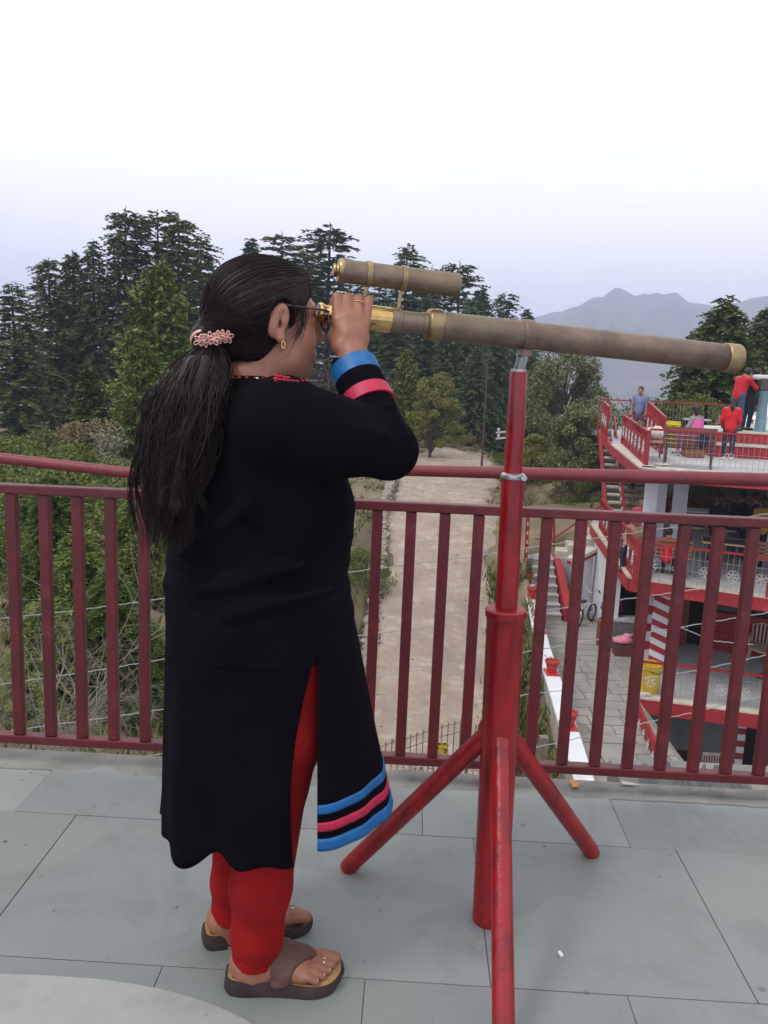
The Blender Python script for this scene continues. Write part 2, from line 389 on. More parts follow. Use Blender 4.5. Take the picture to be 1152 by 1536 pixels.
# courtyard slab with its stone pavers
M['paver'] = mat('grey_paver', (.30, .285, .255), .9, (.23, .22, .20), 3, bump=.3, bscale=20, bdist=.01, island=None, col3=(.36, .34, .30), scale3=1.1, lo3=.45, hi3=.7)
M['mortar'] = mat('paver_bed', (.17, .16, .145), .95, (.22, .21, .18), 4, bump=.3, bscale=30, bdist=.01)
def wallx(y): return float(np.interp(y, [6, 11.7, 13.4, 18, 25.2, 27], [2.95, 3.19, 3.34, 3.70, 4.46, 4.68]))
CZ = -5.5
mb = MB(); mb.prism([(wallx(7), 7), (5.7, 7), (5.72, 17.2), (6.9, 19.3), (7.7, 21.4), (7.0, 23.2), (5.5, 25.0), (wallx(25), 25)], CZ-.12, CZ-.012)
court = mb.build('courtyard', M['mortar']); tag(court, kind='structure')
n = 0
y = 11.2
while y < 22.6 and n < 300:
    dy = .42
    x = wallx(y)+.16+random.uniform(0, .3); xr = 5.62 if y < 17.1 else min(7.0, 5.62+(y-17.1)*.52)
    while x < xr and n < 300:
        dx = random.uniform(.5, .72) if y < 16 else random.uniform(.6, .85); dx = min(dx, xr-x)
        if dx > .15:
            p = MB(); g = .012; hz = random.uniform(.020, .032)
            p.box((x+dx/2, y+dy/2, CZ-.015+hz/2), (dx-2*g, dy-2*g, hz), Matrix.Rotation(random.uniform(-.012, .012), 3, 'Z'), taper=.985)
            o = p.build('paver', M['paver'], court); n += 1
        x += dx
    y += dy
# ------------------------------------------------------------------ viewing deck
GA = math.radians(-1.78); DR = Matrix.Rotation(GA, 3, 'Z')
def D(x, y, z=0.0): return Vector((0, 2.345, 0)) + DR @ Vector((x, y, z))
def slate_mat():
    m = mat('blue_grey_slate', (.232, .256, .252), .58, (.195, .216, .214), 2.2, col3=(.27, .278, .262), scale3=1.1, lo3=.5, hi3=.72, bump=.25, bscale=26, bdist=.003, detail=9, lo=.3, hi=.7, coords='Object')
    t = m.node_tree; b = t.nodes['Principled BSDF']; src = b.inputs['Base Color'].links[0].from_socket
    oi = t.nodes.new('ShaderNodeObjectInfo'); r = t.nodes.new('ShaderNodeMapRange'); r.inputs[3].default_value = .88; r.inputs[4].default_value = 1.12
    t.links.new(oi.outputs['Random'], r.inputs[0])
    hs = t.nodes.new('ShaderNodeHueSaturation'); t.links.new(src, hs.inputs['Color']); t.links.new(r.outputs[0], hs.inputs['Value'])
    tb = t.nodes.new('ShaderNodeTexCoord'); nb = t.nodes.new('ShaderNodeTexNoise'); nb.inputs['Scale'].default_value = 3.1; nb.inputs['Detail'].default_value = 10; nb.inputs['Roughness'].default_value = .72; nb.inputs['Distortion'].default_value = .6; t.links.new(tb.outputs['Object'], nb.inputs['Vector'])
    rb = t.nodes.new('ShaderNodeMapRange'); rb.inputs[1].default_value = .50; rb.inputs[2].default_value = .78; rb.inputs[4].default_value = .75; t.links.new(nb.outputs[0], rb.inputs[0])
    xb = t.nodes.new('ShaderNodeMix'); xb.data_type = 'RGBA'; t.links.new(rb.outputs[0], xb.inputs[0]); t.links.new(hs.outputs[0], xb.inputs[6]); xb.inputs[7].default_value = (.125, .13, .125, 1); hs = xb; hs_out = xb.outputs[2]
    # grime specks
    tc = t.nodes.new('ShaderNodeTexCoord'); n = t.nodes.new('ShaderNodeTexNoise'); n.inputs['Scale'].default_value = 22; n.inputs['Detail'].default_value = 3; t.links.new(tc.outputs['Object'], n.inputs['Vector'])
    rr = t.nodes.new('ShaderNodeMapRange'); rr.inputs[1].default_value = .68; rr.inputs[2].default_value = .78; t.links.new(n.outputs[0], rr.inputs[0])
    x = t.nodes.new('ShaderNodeMix'); x.data_type = 'RGBA'; t.links.new(rr.outputs[0], x.inputs[0]); t.links.new(hs_out, x.inputs[6]); x.inputs[7].default_value = (.13, .13, .125, 1)
    t.links.new(x.outputs[2], b.inputs['Base Color']); return m
M['slate'] = slate_mat()
M['grout'] = mat('dark_grout', (.20, .21, .205), .95, (.10, .10, .095), 2.2, lo=.55, hi=.7)
mb = MB(); c = [D(-5, -5), D(5, -5), D(5, .405), D(-5, .405)]
mb.prism([(p.x, p.y) for p in c], -.30, -.0042)
deck = mb.build('terrace_floor', M['grout']); tag(deck, kind='structure')
mb = MB(); c = [D(-5, .34), D(5, .34), D(5, .412), D(-5, .412)]
M['red_edge'] = mat('worn_red_edge', (.30, .10, .09), .85, (.33, .28, .25), 7, lo=.42, hi=.58, bump=.3, bscale=30)
mb.prism([(p.x, p.y) for p in [D(-5, .406), D(5, .406), D(5, .420), D(-5, .420)]], -.30, -.004); mb.build('edge_strip', M['red_edge'], deck)
def tiles(y0, y1, xs):
    for a, b in zip(xs[:-1], xs[1:]):
        g = .0014; hz = random.uniform(.0190, .0215); p = MB()
        loc = [((a+g), y0+g), ((b-g), y0+g), ((b-g), y1-g), ((a+g), y1-g)]
        q = [D(*k) for k in loc]; p.prism([(k.x, k.y) for k in q], -.0205, hz-.0205)
        o = p.build('slate_tile', M['slate'], deck); o.data.update()
T = .612
tiles(0, .335, [.158+.632*k for k in range(-7, 8)])
tiles(-.62, 0, [.312+T*k for k in range(-8, 8)])
tiles(-1.22, -.62, [-4.8+.3*0, -4.2, -3.6, -3.0, -2.4, -1.8, -1.15, -.455, .02, .625, 1.24, 1.85, 2.46, 3.07, 3.7, 4.3])
tiles(-1.83, -1.22, [.3+T*k for k in range(-8, 8)])
tiles(-2.44, -1.83, [.0+T*k for k in range(-8, 8)])
# rough cement bed smeared along the railing edge, and a curved cement patch in the near corner
V = []; F = []; N = 420
for i in range(N+1):
    x = -4.5+9*i/N; e = .275+.018*math.sin(x*2.1)+.010*math.sin(x*5.7+1)+random.uniform(-.004, .004)
    for j, (yy, zz) in enumerate(((e, .0004), (e+.05, .0025), (.34, .006), (.404, .004))):
        p = D(x, yy, zz+(.002*math.sin(x*23+j) if j in (1, 2) else 0)); V.append(p)
for i in range(N):
    for j in range(3): a = i*4+j; F.append((a, a+4, a+5, a+1))
link('cement_strip', npmesh('cement_strip', V, F, True), M['concrete'], deck)
M['cement_smooth'] = mat('worn_cement', (.335, .34, .325), .85, (.27, .28, .275), 3.2, col3=(.22, .225, .215), scale3=7, lo3=.55, hi3=.75, bump=.25, bscale=40, bdist=.003, detail=8)
crv = [(-3.0, 1.745), (-1.6, 1.70), (-1.1, 1.70), (-.834, 1.692), (-.72, 1.692), (-.607, 1.688), (-.53, 1.678), (-.456, 1.665), (-.385, 1.645), (-.32, 1.621), (-.25, 1.585), (-.19, 1.535), (-.14, 1.47), (-.10, 1.38), (-.08, 1.2), (-.08, .9), (-3.0, .9)]
mb = MB(); mb.prism(crv, -.005, .0032); mb.build('cement_patch', M['cement_smooth'], deck, bevel=.003)
gm = MB(); gr_ = np.random.default_rng(41)
for k in range(80):
    x = gr_.uniform(-1.3, 1.6); y = gr_.uniform(.9, 2.70) if k % 3 else gr_.uniform(2.45, 2.70); s = gr_.uniform(.0012, .0042)
    gm.sphere((x, y, .0015+s*.4+(.006 if y > 2.5 else 0)), (s*gr_.uniform(.8, 1.8), s, s*.6), 5, 3)
M['grit'] = mat('floor_grit', (.14, .13, .12), .9, island=[(.10, .095, .09), (.22, .20, .18), (.45, .43, .40)])
tag(gm.build('floor_grit', M['grit']), 'tiny crumbs of grit scattered over the slate floor', 'grit', kind='stuff')
# ------------------------------------------------------------------ the red railing
def RLp(x, z, dy=0.0): return Vector((x, 2.645-.031*x+dy, z))
rail = thing('railing', 'dark red painted metal railing along the near deck edge behind the woman', 'railing', RLp(0, 0))
mb = MB(); mb.bar(RLp(-4.2, .962), RLp(4.2, .968), .042, .030); mb.build('top_rail', M['red_rail'], rail, bevel=.004)
mb = MB(); mb.bar(RLp(-4.2, .097), RLp(4.2, .101), .040, .030); mb.build('bottom_rail', M['red_rail'], rail, bevel=.004)
x0 = P(17.6, 741, 2.684).x; x1 = P(1080, 784, 2.61).x; n0 = 21; sp = (x1-x0)/n0
for k in range(-16, n0+16):
    x = x0+sp*k; mb = MB()
    tall = k in (8, 17)
    mb.bar(RLp(x, .1145), RLp(x, .948), .034, .030, up=(0, 1, 0)); mb.build('baluster', M['red_rail'], rail, bevel=.003)
for x in (-2.2, -.29, .402, 1.75):
    mb = MB(); mb.cyl(RLp(x, .978), RLp(x, 1.075), .010, n=8); mb.build('handrail_bracket', M['red_rail'], rail)
for x in (-2.2, -.29, .416, 1.75):
    mb = MB(); mb.bar(RLp(x, -.02), RLp(x, .083), .034, .030, up=(0, 1, 0)); mb.build('foot_post', M['red_rail'], rail)
mb = MB()
pts = [RLp(-4.2, 1.20), RLp(-2.4, 1.125), RLp(-1.26, 1.062), RLp(-.85, 1.034), RLp(-.6, 1.028), RLp(-.35, 1.045), RLp(-.05, 1.077), RLp(.1, 1.082), RLp(1.2, 1.102), RLp(2.2, 1.12), RLp(4.2, 1.15)]
rr = [.018, .018, .018, .018, .018, .019, .019, .0185, .0225, .0225, .0225]
mb.tube(pts, rr, 16); mb.build('handrail', M['hand_rail'], rail, smooth=True)
# ------------------------------------------------------------------ the telescope on its stand
tel = thing('telescope', 'long antique brass telescope with small finder scope on a red tripod stand', 'telescope', (.318, 1.957, 0))
def colp(z): return Vector((.318-.0145*z, 1.957, z))
mb = MB(); mb.lathe(colp(0), colp(1)-colp(0), [(0, .044), (.012, .046), (.02, .045), (.80, .0455), (.815, .047), (.818, .050), (.834, .050), (.838, .046), (.8385, .028)], 28)
mb.build('stand_column', M['red_stand'], tel, smooth=True)
mb = MB(); mb.cyl(colp(.832), colp(1.165), .0268, n=24); mb.build('lower_pipe', M['red_stand'], tel, smooth=True)
mb = MB(); mb.lathe(colp(1.155), (0, 0, 1), [(0, .029), (.004, .0305), (.010, .029), (.014, .0225)], 20); b_ = colp(1.162); mb.cyl(b_+Vector((.02, -.026, 0)), b_+Vector((.02, -.040, 0)), .007, n=10); mb.build('clamp_ring', M['steel'], tel, smooth=True)
mb = MB(); mb.lathe(colp(1.165), colp(2)-colp(1), [(0, .0215), (.10, .0215), (.235, .0205), (.240, .018)], 24); mb.build('upper_pipe', M['red_stand'], tel, smooth=True)
feet = [Vector((-.062, 2.150, .0)), Vector((.660, 2.275, 0)), Vector((.293, 1.50, 0))]
for i, fpos in enumerate(feet):
    d = Vector((fpos.x-.315, fpos.y-1.957, 0)).normalized(); top = colp(.505)+d*.030
    mb = MB(); mb.tube([top+Vector((0, 0, .03))-d*.02, top, fpos+Vector((0, 0, .021))-d*.012, fpos+Vector((0, 0, .004))], [.02, .0245, .0245, .0235], 18)
    mb.build('stand_leg', M['red_stand'], tel, smooth=True)
    mb = MB(); mb.tube([top+Vector((.024*math.cos(q)-d.x*.003, .010*math.sin(q)*1.2, .028*math.sin(q)+.012)) for q in np.linspace(0, 6.283, 14)[:-1]], .005, 6, closed=True); mb.build('weld_bead', M['red_stand'], tel, smooth=True)
A0 = P(478, 468, 1.825); A1 = P(1105, 538, 2.07); AX = (A1-A0).normalized(); AL = (A1-A0).length
UPV = (Vector((0, 0, 1))-AX*AX.z).normalized(); SDV = AX.cross(UPV)
def tu(u):          # distance along the optical axis whose picture column is u
    lo, hi = -.1, AL+.1
    for _ in range(30):
        m = (lo+hi)/2; q = CR.transposed() @ (A0+AX*m-Vector((0, 0, EYE))); pu = 576+FPX*q.x/-q.z
        if pu < u: lo = m
        else: hi = m
    return lo
def tl(name, prof, m, parent=tel, n=32, base=A0, caps=True):
    mb = MB(); mb.lathe(base, AX, prof, n, caps); return mb.build(name, m, parent, smooth=True)
T_ = {k: tu(k) for k in (478, 484, 497, 540, 557, 585, 600, 632, 641, 652, 660, 783, 797, 1085, 1098, 1106)}
main = tl('main_tube', [(T_[660]-.004, .0312), (T_[1098], .0318), (T_[1098]+.002, .030)], M['brass'])
tl('objective_ring', [(T_[1085], .0322), (T_[1085]+.002, .0345), (T_[1098], .0348), (T_[1106]-.004, .0352), (T_[1106], .0335), (T_[1106]-.001, .0290), (T_[1106]-.02, .0285)], M['brass_pale'], main, caps=False)
tl('lens', [(T_[1106]-.018, .029), (T_[1106]-.014, .015), (T_[1106]-.0125, .001)], mat('lens_glass', (.03, .03, .05), .05, coat=1), main)
mount = tl('mount_band', [(T_[783]-.003, .0325), (T_[783], .0350), (T_[783]+.008, .0355), (T_[797]-.004, .0355), (T_[797], .0350), (T_[797]+.003, .0325)], M['brass'])
mc = A0+AX*((T_[783]+T_[797])/2)
mb = MB(); mb.box(mc-UPV*.040, (.026, .03, .018), Matrix((AX, SDV, UPV)).transposed()); mb.build('mount_lug', M['brass'], mount, bevel=.003)
tl('flange', [(T_[641]-.003, .027), (T_[641], .0325), (T_[641]+.005, .0345), (T_[652], .0352), (T_[652]+.004, .0360), (T_[660], .0350), (T_[660]+.004, .0318)], M['brass_pale'], main)
tl('draw_tube', [(T_[557], .022), (T_[632], .0232), (T_[632]+.001, .0248), (T_[632]+.006, .0252), (T_[641]+.002, .0250), (T_[641]+.0025, .020)], M['brass'])
tl('draw_collar', [(T_[585], .0262), (T_[585]+.004, .0270), (T_[600]-.004, .0268), (T_[600], .0262), (T_[600]+.002, .0235)], M['brass'])
mb = MB(); ns = 18; prof = [(T_[540]-.015, .0245), (T_[540]-.012, .0272), (T_[585]-.002, .0272), (T_[585], .0262)]; nn = 96
x, y, z = frame(AX); vs = []; fs = []
for (t, r) in prof:
    for i in range(nn):
        q = 2*math.pi*i/nn; rr_ = r*(1-.028*max(0, math.cos(q*ns))**6); vs.append(A0+AX*t+x*(rr_*math.cos(q))+y*(rr_*math.sin(q)))
for k in range(len(prof)-1):
    for i in range(nn): j = (i+1) % nn; fs.append((k*nn+i, k*nn+j, (k+1)*nn+j, (k+1)*nn+i))
mb.add(vs, fs); mb.build('focus_grip', M['gold'], tel, smooth=True)
tl('eyepiece', [(-.002, .008), (-.002, .0175), (0, .0195), (.004, .0205), (.008, .0195), (.012, .0165), (.020, .0155), (.026, .0165), (.030, .0185), (.05, .0190), (T_[540]-.012, .0225)], M['gold'])
# small finder scope riding on two struts
FB = A0+UPV*.0905
f0, f1 = tu(506)-.004, tu(683)-.006
fin = tl('finder_scope', [(f0, .0235), (f0+.004, .0248), (f1-.006, .0255), (f1, .0262), (f1+.003, .0250), (f1+.001, .021), (f1-.01, .020)], M['brass'], tel, base=FB)
tl('finder_eyepiece', [(f0-.012, .007), (f0-.013, .0125), (f0-.010, .0140), (f0-.006, .0120), (f0-.003, .0135), (f0-.002, .0235), (f0+.002, .0265), (f0+.006, .0262), (f0+.008, .0245)], M['brass_pale'], fin, base=FB)
for u in (549, 601):
    t = tu(u)-.004
    tl('finder_band', [(t-.006, .0252), (t-.0055, .0275), (t-.002, .0280), (t+.002, .0280), (t+.0055, .0275), (t+.006, .0252)], M['brass_pale'], fin, base=FB)
    mb = MB(); b0 = A0+AX*(t-.004)+UPV*.022; b1 = A0+AX*(t-.001)+UPV*.068
    mb.bar(b0, b1, .010, .006, up=AX); mb.build('finder_strut', M['brass_pale'], fin, bevel=.001)
# fork head
hb = colp(1.402); hd = colp(1.404)
mb = MB(); mb.cyl(hd-Vector((0, 0, .006)), hd+Vector((0, 0, .006)), .0185, n=18)
for sg in (-1, 1): mb.bar(hd+SDV*(sg*.0125), hd+SDV*(sg*.0125)+(mc-hd-UPV*.032), .016, .005, up=SDV)
mb.build('fork', M['steel'], tel, bevel=.001)
mb = MB(); pb = hd+(mc-hd)*.45; mb.cyl(pb-SDV*.024, pb+SDV*.024, .0055, n=10); mb.build('pivot_bolt', M['steel'], tel, smooth=True)
# litter on the floor
def litter(name, label, poly, m, g, hgt=.003):
    mb = MB(); mb.prism([(G(u, v, 0).x, G(u, v, 0).y) for u, v in poly], g, g+hgt); return tag(mb.build(name, m, bevel=.0008), label, 'litter')
litter('paper_wrapper', 'orange scrap of wrapper lying on the cement deck edge', [(853, 1174), (866, 1178), (868, 1186), (858, 1186)], mat('orange_paper', (.62, .26, .02), .6, (.45, .18, .03), 60), .0115)
litter('paper_scrap', 'white stub lying on the slate right of the tripod', [(836, 1431), (840, 1429), (845, 1436), (841, 1438)], mat('white_paper', (.75, .75, .72), .7), .0015, .006)
litter('cloth_scrap', 'pale paper scrap flat on the cement deck edge right of the orange one', [(930, 1177), (944, 1179), (962, 1183), (934, 1182)], mat('pale_paper', (.55, .5, .45), .7), .0115)
# ------------------------------------------------------------------ the red and white restaurant with its terraces
M['red_wall'] = mat('red_wall_paint', (.36, .018, .028), .65, (.28, .016, .022), 1.5, bump=.15, bscale=25, col3=(.46, .08, .08), scale3=6, lo3=.6, hi3=.8)
M['red_metal'] = mat('red_metal_paint', (.33, .016, .024), .5, (.25, .012, .018), 3)
M['cream'] = mat('cream_kerb_paint', (.60, .56, .47), .8, (.44, .40, .33), 3, col3=(.25, .22, .18), scale3=4, lo3=.58, hi3=.72, bump=.2, bscale=30)
M['white_wall'] = mat('white_wall_paint', (.68, .68, .72), .8, (.58, .58, .60), 1.2, bump=.15, bscale=30, col3=(.46, .45, .44), scale3=2.2, lo3=.6, hi3=.8)
M['floor_con'] = mat('cement_floor', (.42, .42, .43), .85, (.34, .34, .34), 1.1, bump=.2, bscale=20, col3=(.24, .23, .215), scale3=1.9, lo3=.58, hi3=.8)
M['soffit'] = mat('soffit_plaster', (.44, .43, .41), .9, (.36, .35, .33), 2)
M['teal_wall'] = mat('grey_green_plaster', (.125, .14, .14), .9, (.095, .105, .105), 2.5, bump=.2, bscale=20)
M['room_shade'] = mat('painted_room_shade', (.012, .011, .012), .9)  # near-black colour paints in the shade inside rooms and openings
M['door_brown'] = mat('brown_door_frame', (.16, .06, .03), .7)
M['white_iron'] = mat('white_ironwork', (.52, .51, .50), .7)
M['slat_wood'] = mat('varnished_wood', (.24, .085, .035), .5, (.15, .05, .022), 6, stretch=(1, 8, 8))
M['slat_dark'] = mat('dark_stained_wood', (.085, .028, .020), .55, (.13, .045, .03), 6)
M['yellow'] = mat('yellow_plastic', (.72, .50, .02), .45, (.62, .40, .015), 4); M['lemon'] = mat('lemon_plastic', (.78, .70, .03), .45, (.66, .58, .03), 4)
ZU, ZM, ZL, ZB = -.5, -3.0, -5.5, -7.8
def xy(p): return (p.x, p.y)
bld = thing('restaurant_building', 'three storey open restaurant with red slab edges and white columns below the deck', 'building', (9, 19, ZB))
def ext(p, q, x): t = (x-p.x)/(q.x-p.x); return Vector((x, p.y+(q.y-p.y)*t, p.z))
uA, uB = G(963, 704, ZU), G(1152, 717, ZU); uC, uD, uE = G(919, 668, ZU), G(917, 645, ZU), G(899, 645, ZU); uR = ext(uA, uB, 15)
mA, mB_ = G(945, 868, ZM), G(1152, 898, ZM); mC = G(888, 787, ZM); mR = ext(mA, mB_, 15)
lA, lB = G(957, 1049, ZL), G(1152, 1075, ZL); lR = ext(lA, lB, 15)
def slab(name, pts, z, th, m): mb = MB(); mb.prism([xy(p) for p in pts], z-th, z); return mb.build(name, m, bld)
slab('upper_floor', [uA, uR, Vector((17, 31, 0)), Vector((uD.x+.4, 31, 0)), uD, uC], ZU, .20, M['floor_con'])
slab('stair_landing', [uD+Vector((.01, 0, 0)), Vector((uD.x+.38, 31, 0)), Vector((uE.x-.2, 31, 0)), uE], ZU-.004, .20, M['floor_con'])
slab('middle_floor', [mA, mR, Vector((15, 25.5, 0)), Vector((mC.x+.2, 25.5, 0)), mC], ZM, .22, M['floor_con'])
slab('lower_floor', [lA, lR, Vector((15, 21.5, 0)), Vector((7.5, 21.5, 0)), Vector((6.6, 19.9, 0)), Vector((6.0, 18.6, 0))], ZL+.02, .26, M['floor_con'])
def edge(name, pts, z0, z1, th, m, out=.0):
    for a, b in zip(pts[:-1], pts[1:]):
        d = (b-a); d.z = 0; d.normalize(); nrm = Vector((d.y, -d.x, 0)); mb = MB()
        q = [a+nrm*out, b+nrm*out, b+nrm*(out-th), a+nrm*(out-th)]; mb.prism([xy(p) for p in q], z0, z1); mb.build(name, m, bld)
edge('red_fascia', [uE, uC+Vector((-.0, 0, 0)), uA, uR], ZU-.24, ZU+.005, .12, M['red_wall'], .06); edge('cream_kerb', [uC, uA, uR], ZU+.008, ZU+.05, .34, M['cream'], .05)
edge('red_fascia', [mC, mA, mR], ZM-.27, ZM+.005, .12, M['red_wall'], .06); edge('cream_kerb', [mC, mA, mR], ZM+.008, ZM+.06, .30, M['cream'], .05)
edge('red_fascia', [lA, lR], ZL-.28, ZL+.025, .12, M['red_wall'], .06); edge('cream_kerb', [lA, lR], ZL+.03, ZL+.07, .26, M['cream'], .05)
# white wall under the back of the middle floor, with the red trimmed stair parapet
mb = MB(); a, b = mC+Vector((.12, 0, 0)), mA+(mC-mA)*.42+Vector((.12, 0, 0)); d = (b-a).normalized(); nn_ = Vector((-d.y, d.x, 0))
mb.prism([xy(a), xy(b), xy(b+nn_*.2), xy(a+nn_*.2)], ZL-.2, ZM-.225); mb.build('side_wall', M['white_wall'], bld)
w0, w1, w2 = P(857, 905, 23.6), P(857, 843, 23.6), P(886, 826, 24.1); w3 = P(888, 905, 24.1)
mb = MB(); q = [Vector((w0.x, w0.y, ZL-.1)), Vector((w2.x+.1, w2.y, ZL-.1)), Vector((w2.x+.1, w2.y, w2.z)), w1]
mb.add([p for p in q]+[p+Vector((.05, .22, 0)) for p in q], [(0, 1, 2, 3), (7, 6, 5, 4), (0, 4, 5, 1), (1, 5, 6, 2), (2, 6, 7, 3), (3, 7, 4, 0)]); mb.build('stair_wall', M['white_wall'], bld)
mb = MB(); mb.bar(w1+Vector((0, .08, .05)), w2+Vector((.1, .08, .05)), .34, .10); mb.build('white_coping', M['cream'], bld)
mb = MB(); mb.bar(w1+Vector((0, .08, -.055)), w2+Vector((.1, .08, -.055)), .30, .10); mb.build('red_trim', M['red_wall'], bld)
# columns of the middle storey
def column(u, v, z, w, top, m, name='column', rz=-.32):
    p = G(u, v, z); mb = MB(); mb.box((p.x, p.y, (z+top)/2), (w, w, top-z), Matrix.Rotation(rz, 3, 'Z')); return mb.build(name, m, bld, bevel=.01)
column(966, 850, ZM, .30, ZU-.2, M['white_wall']); column(979, 842, ZM, .34, ZU-.2, M['white_wall']); column(1012, 828, ZM, .36, ZU-.2, M['white_wall']); column(1150, 838, ZM, .3, ZU-.2, M['white_wall'])
bm_ = G(1012, 828, ZM); mb = MB(); mb.bar(Vector((bm_.x-.5, bm_.y+.15, ZU-.31)), Vector((bm_.x+6, bm_.y-1.8, ZU-.31)), .3, .2); mb.build('ceiling_beam', M['soffit'], bld)
mb = MB(); mb.bar(Vector((bm_.x+.05, bm_.y-.3, ZU-.30)), Vector((bm_.x-.35, bm_.y-1.9, ZU-.30)), .28, .16); mb.build('red_beam', M['red_wall'], bld)
# striped columns of the lower storey: chevron bands of red and white
def striped(u, v, w, chev, nb, top=ZM-.22, z=ZL):
    p = G(u, v, z); Hh = top-z; rz = -.45 if chev else -.1; R3 = Matrix.Rotation(rz, 3, 'Z')
    c = bpy.data.objects.new('striped_column', None); COL.objects.link(c); c.parent = bld
    cr_ = [R3 @ Vector((sx*w/2, sy*w/2, 0))+Vector((p.x, p.y, 0)) for sx, sy in ((-1, -1), (1, -1), (1, 1), (-1, 1))]
    for k in range(nb):
        z0 = z+Hh*k/nb; z1 = z+Hh*(k+1)/nb; mb = MB(); ch = [0, chev, 0, chev]
        lo = [Vector((q.x, q.y, max(z, min(top, z0-ch[i]*1.0+(chev/2 if chev else 0))))) for i, q in enumerate(cr_)]; hi = [Vector((q.x, q.y, max(z, min(top, z1-ch[i]*1.0+(chev/2 if chev else 0))))) for i, q in enumerate(cr_)]
        if k == 0: lo = [Vector((q.x, q.y, z)) for q in cr_]
        if k == nb-1: hi = [Vector((q.x, q.y, top)) for q in cr_]
        mb.add(lo+hi, [(3, 2, 1, 0), (4, 5, 6, 7), (0, 1, 5, 4), (1, 2, 6, 5), (2, 3, 7, 6), (3, 0, 4, 7)])
        mb.build('stripe', M['red_wall'] if k % 2 else M['white_wall'], c)
striped(984, 1002, .36, .12, 15); striped(966, 984, .34, 0, 10); striped(1102, 1163, .20, 0, 13, top=ZL-.3, z=ZB)
# lower storey back wall
b0, b1 = G(1004, 966, ZL), G(1152, 990, ZL); bd = (b1-b0).normalized(); bn = Vector((bd.y, -bd.x, 0)); b2 = b0+bd*9; b00 = b0-bd*1.2
def wallrect(name, m, s0, s1, z0, z1, out, th=.06):
    mb = MB(); a = b0+bd*s0; b = b0+bd*s1; mb.prism([xy(a+bn*out), xy(b+bn*out), xy(b+bn*(out-th)), xy(a+bn*(out-th))], z0, z1); return mb.build(name, m, bld)
SC_ = (b1-b0).length/148
def su(u): return (u-1004)*SC_
wallrect('back_wall', M['room_shade'], -.8, 9, ZL-.2, ZM-.225, -.30, .15)  # wall behind the openings, room shade painted into its colour
wallrect('red_panel', M['red_wall'], su(1002), su(1022), ZL, ZM-.23, 0, .28); wallrect('door_frame', M['door_brown'], su(1022)+.003, su(1029), ZL, ZM-.32, .01, .2); wallrect('lintel', M['red_wall'], su(1029)+.003, 9, ZM-.42, ZM-.23, 0, .25)
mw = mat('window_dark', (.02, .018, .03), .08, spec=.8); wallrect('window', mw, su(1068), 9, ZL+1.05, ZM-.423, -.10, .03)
for k in range(8):
    wallrect('plank', M['red_metal'], su(1066), 9, ZL+.01+k*.13, ZL+.13+k*.13, -.02+.012*(k % 2), .10)
wallrect('window_bar', M['red_metal'], su(1066), 9, ZL+1.02, ZL+1.048, .0, .1)
# basement under the lower floor
g0, g1 = G(998, 1160, ZB), G(1152, 1172, ZB); gd = (g1-g0).normalized(); gn = Vector((gd.y, -gd.x, 0)); gs = (g1-g0).length/154
def base(name, m, u0, u1, z0, z1, out, th=.06):
    mb = MB(); a = g0+gd*((u0-998)*gs); b = g0+gd*((u1-998)*gs); mb.prism([xy(a+gn*out), xy(b+gn*out), xy(b+gn*(out-th)), xy(a+gn*(out-th))], z0, z1); return mb.build(name, m, bld)
base('basement_wall', M['teal_wall'], 975, 1099, ZB-.2, ZL-.29, 0, .2); base('doorway_shade', M['room_shade'], 1100, 1290, ZB-.2, ZL-.32, -.25, .1); base('basement_window', M['room_shade'], 1008, 1033, ZB+.22, ZB+.62, .012, .01)  # doorway and window sheets painted near-black for the shade within
base('door_frame', M['door_brown'], 1142, 1150, ZB, ZL-.30, .02, .1); base('red_panel', M['red_wall'], 1151, 1290, ZB, ZL-.30, .0, .1)
mb = MB(); a = g0-gd*.4; mb.prism([xy(lA+Vector((.1, .1, 0))), xy(lA+Vector((.3, .05, 0))), xy(a+gd*.2), xy(a)], ZB-.2, ZL-.27); mb.build('side_wall', M['teal_wall'], bld)
base('notice_board', M['cream'], 1050, 1087, ZB+.18, ZB+.62, .03, .025)
for k in range(9): base('notice_strip', M['teal_wall'] if k % 2 else M['red_metal'], 1052+k*3.8, 1054+k*3.8, ZB+.25+.05*(k % 3), ZB+.55, .038, .006)
slab('basement_floor', [Vector((5.8, 12.5, 0)), Vector((15, 11.5, 0)), Vector((15, 20, 0)), Vector((6.2, 20, 0))], ZB, .2, M['floor_con'])
# external stair: treads between red stringers
s_top, s_bot = G(904, 652, ZU), Vector((G(917, 812, ZM).x, G(917, 812, ZM).y, ZM)); sdv = Vector((1, -.12, 0)).normalized()
st = thing('external_stair', 'narrow outside stair with pale treads and red stringers climbing to the upper terrace', 'staircase', s_bot)
ntr = 14
for k in range(ntr):
    t = (k+.5)/ntr; c = s_bot+(s_top-s_bot)*t; mb = MB(); mb.box(c+sdv*.55, (1.16, .30, .05), Matrix.Rotation(-.12, 3, 'Z')); mb.build('tread', M['cream'], st)
    mb = MB(); mb.box(c+sdv*.55+Vector((0, .14, -.085)), (1.14, .03, .115), Matrix.Rotation(-.12, 3, 'Z')); mb.build('riser', M['soffit'], st)
mb = MB(); mb.bar(s_bot+sdv*.30+Vector((0, -.1, .50)), s_top+sdv*.30+Vector((0, -.1, .50)), .05, .34); mb.build('inner_rail', M['red_metal'], st)
for k in range(12): q = s_bot+(s_top-s_bot)*((k+.5)/12)+sdv*.27+Vector((-.01, -.13, .50)); mb = MB(); mb.sphere(q, (.035, .035, .075), 6, 4); mb.build('white_ornament', M['white_iron'], st)
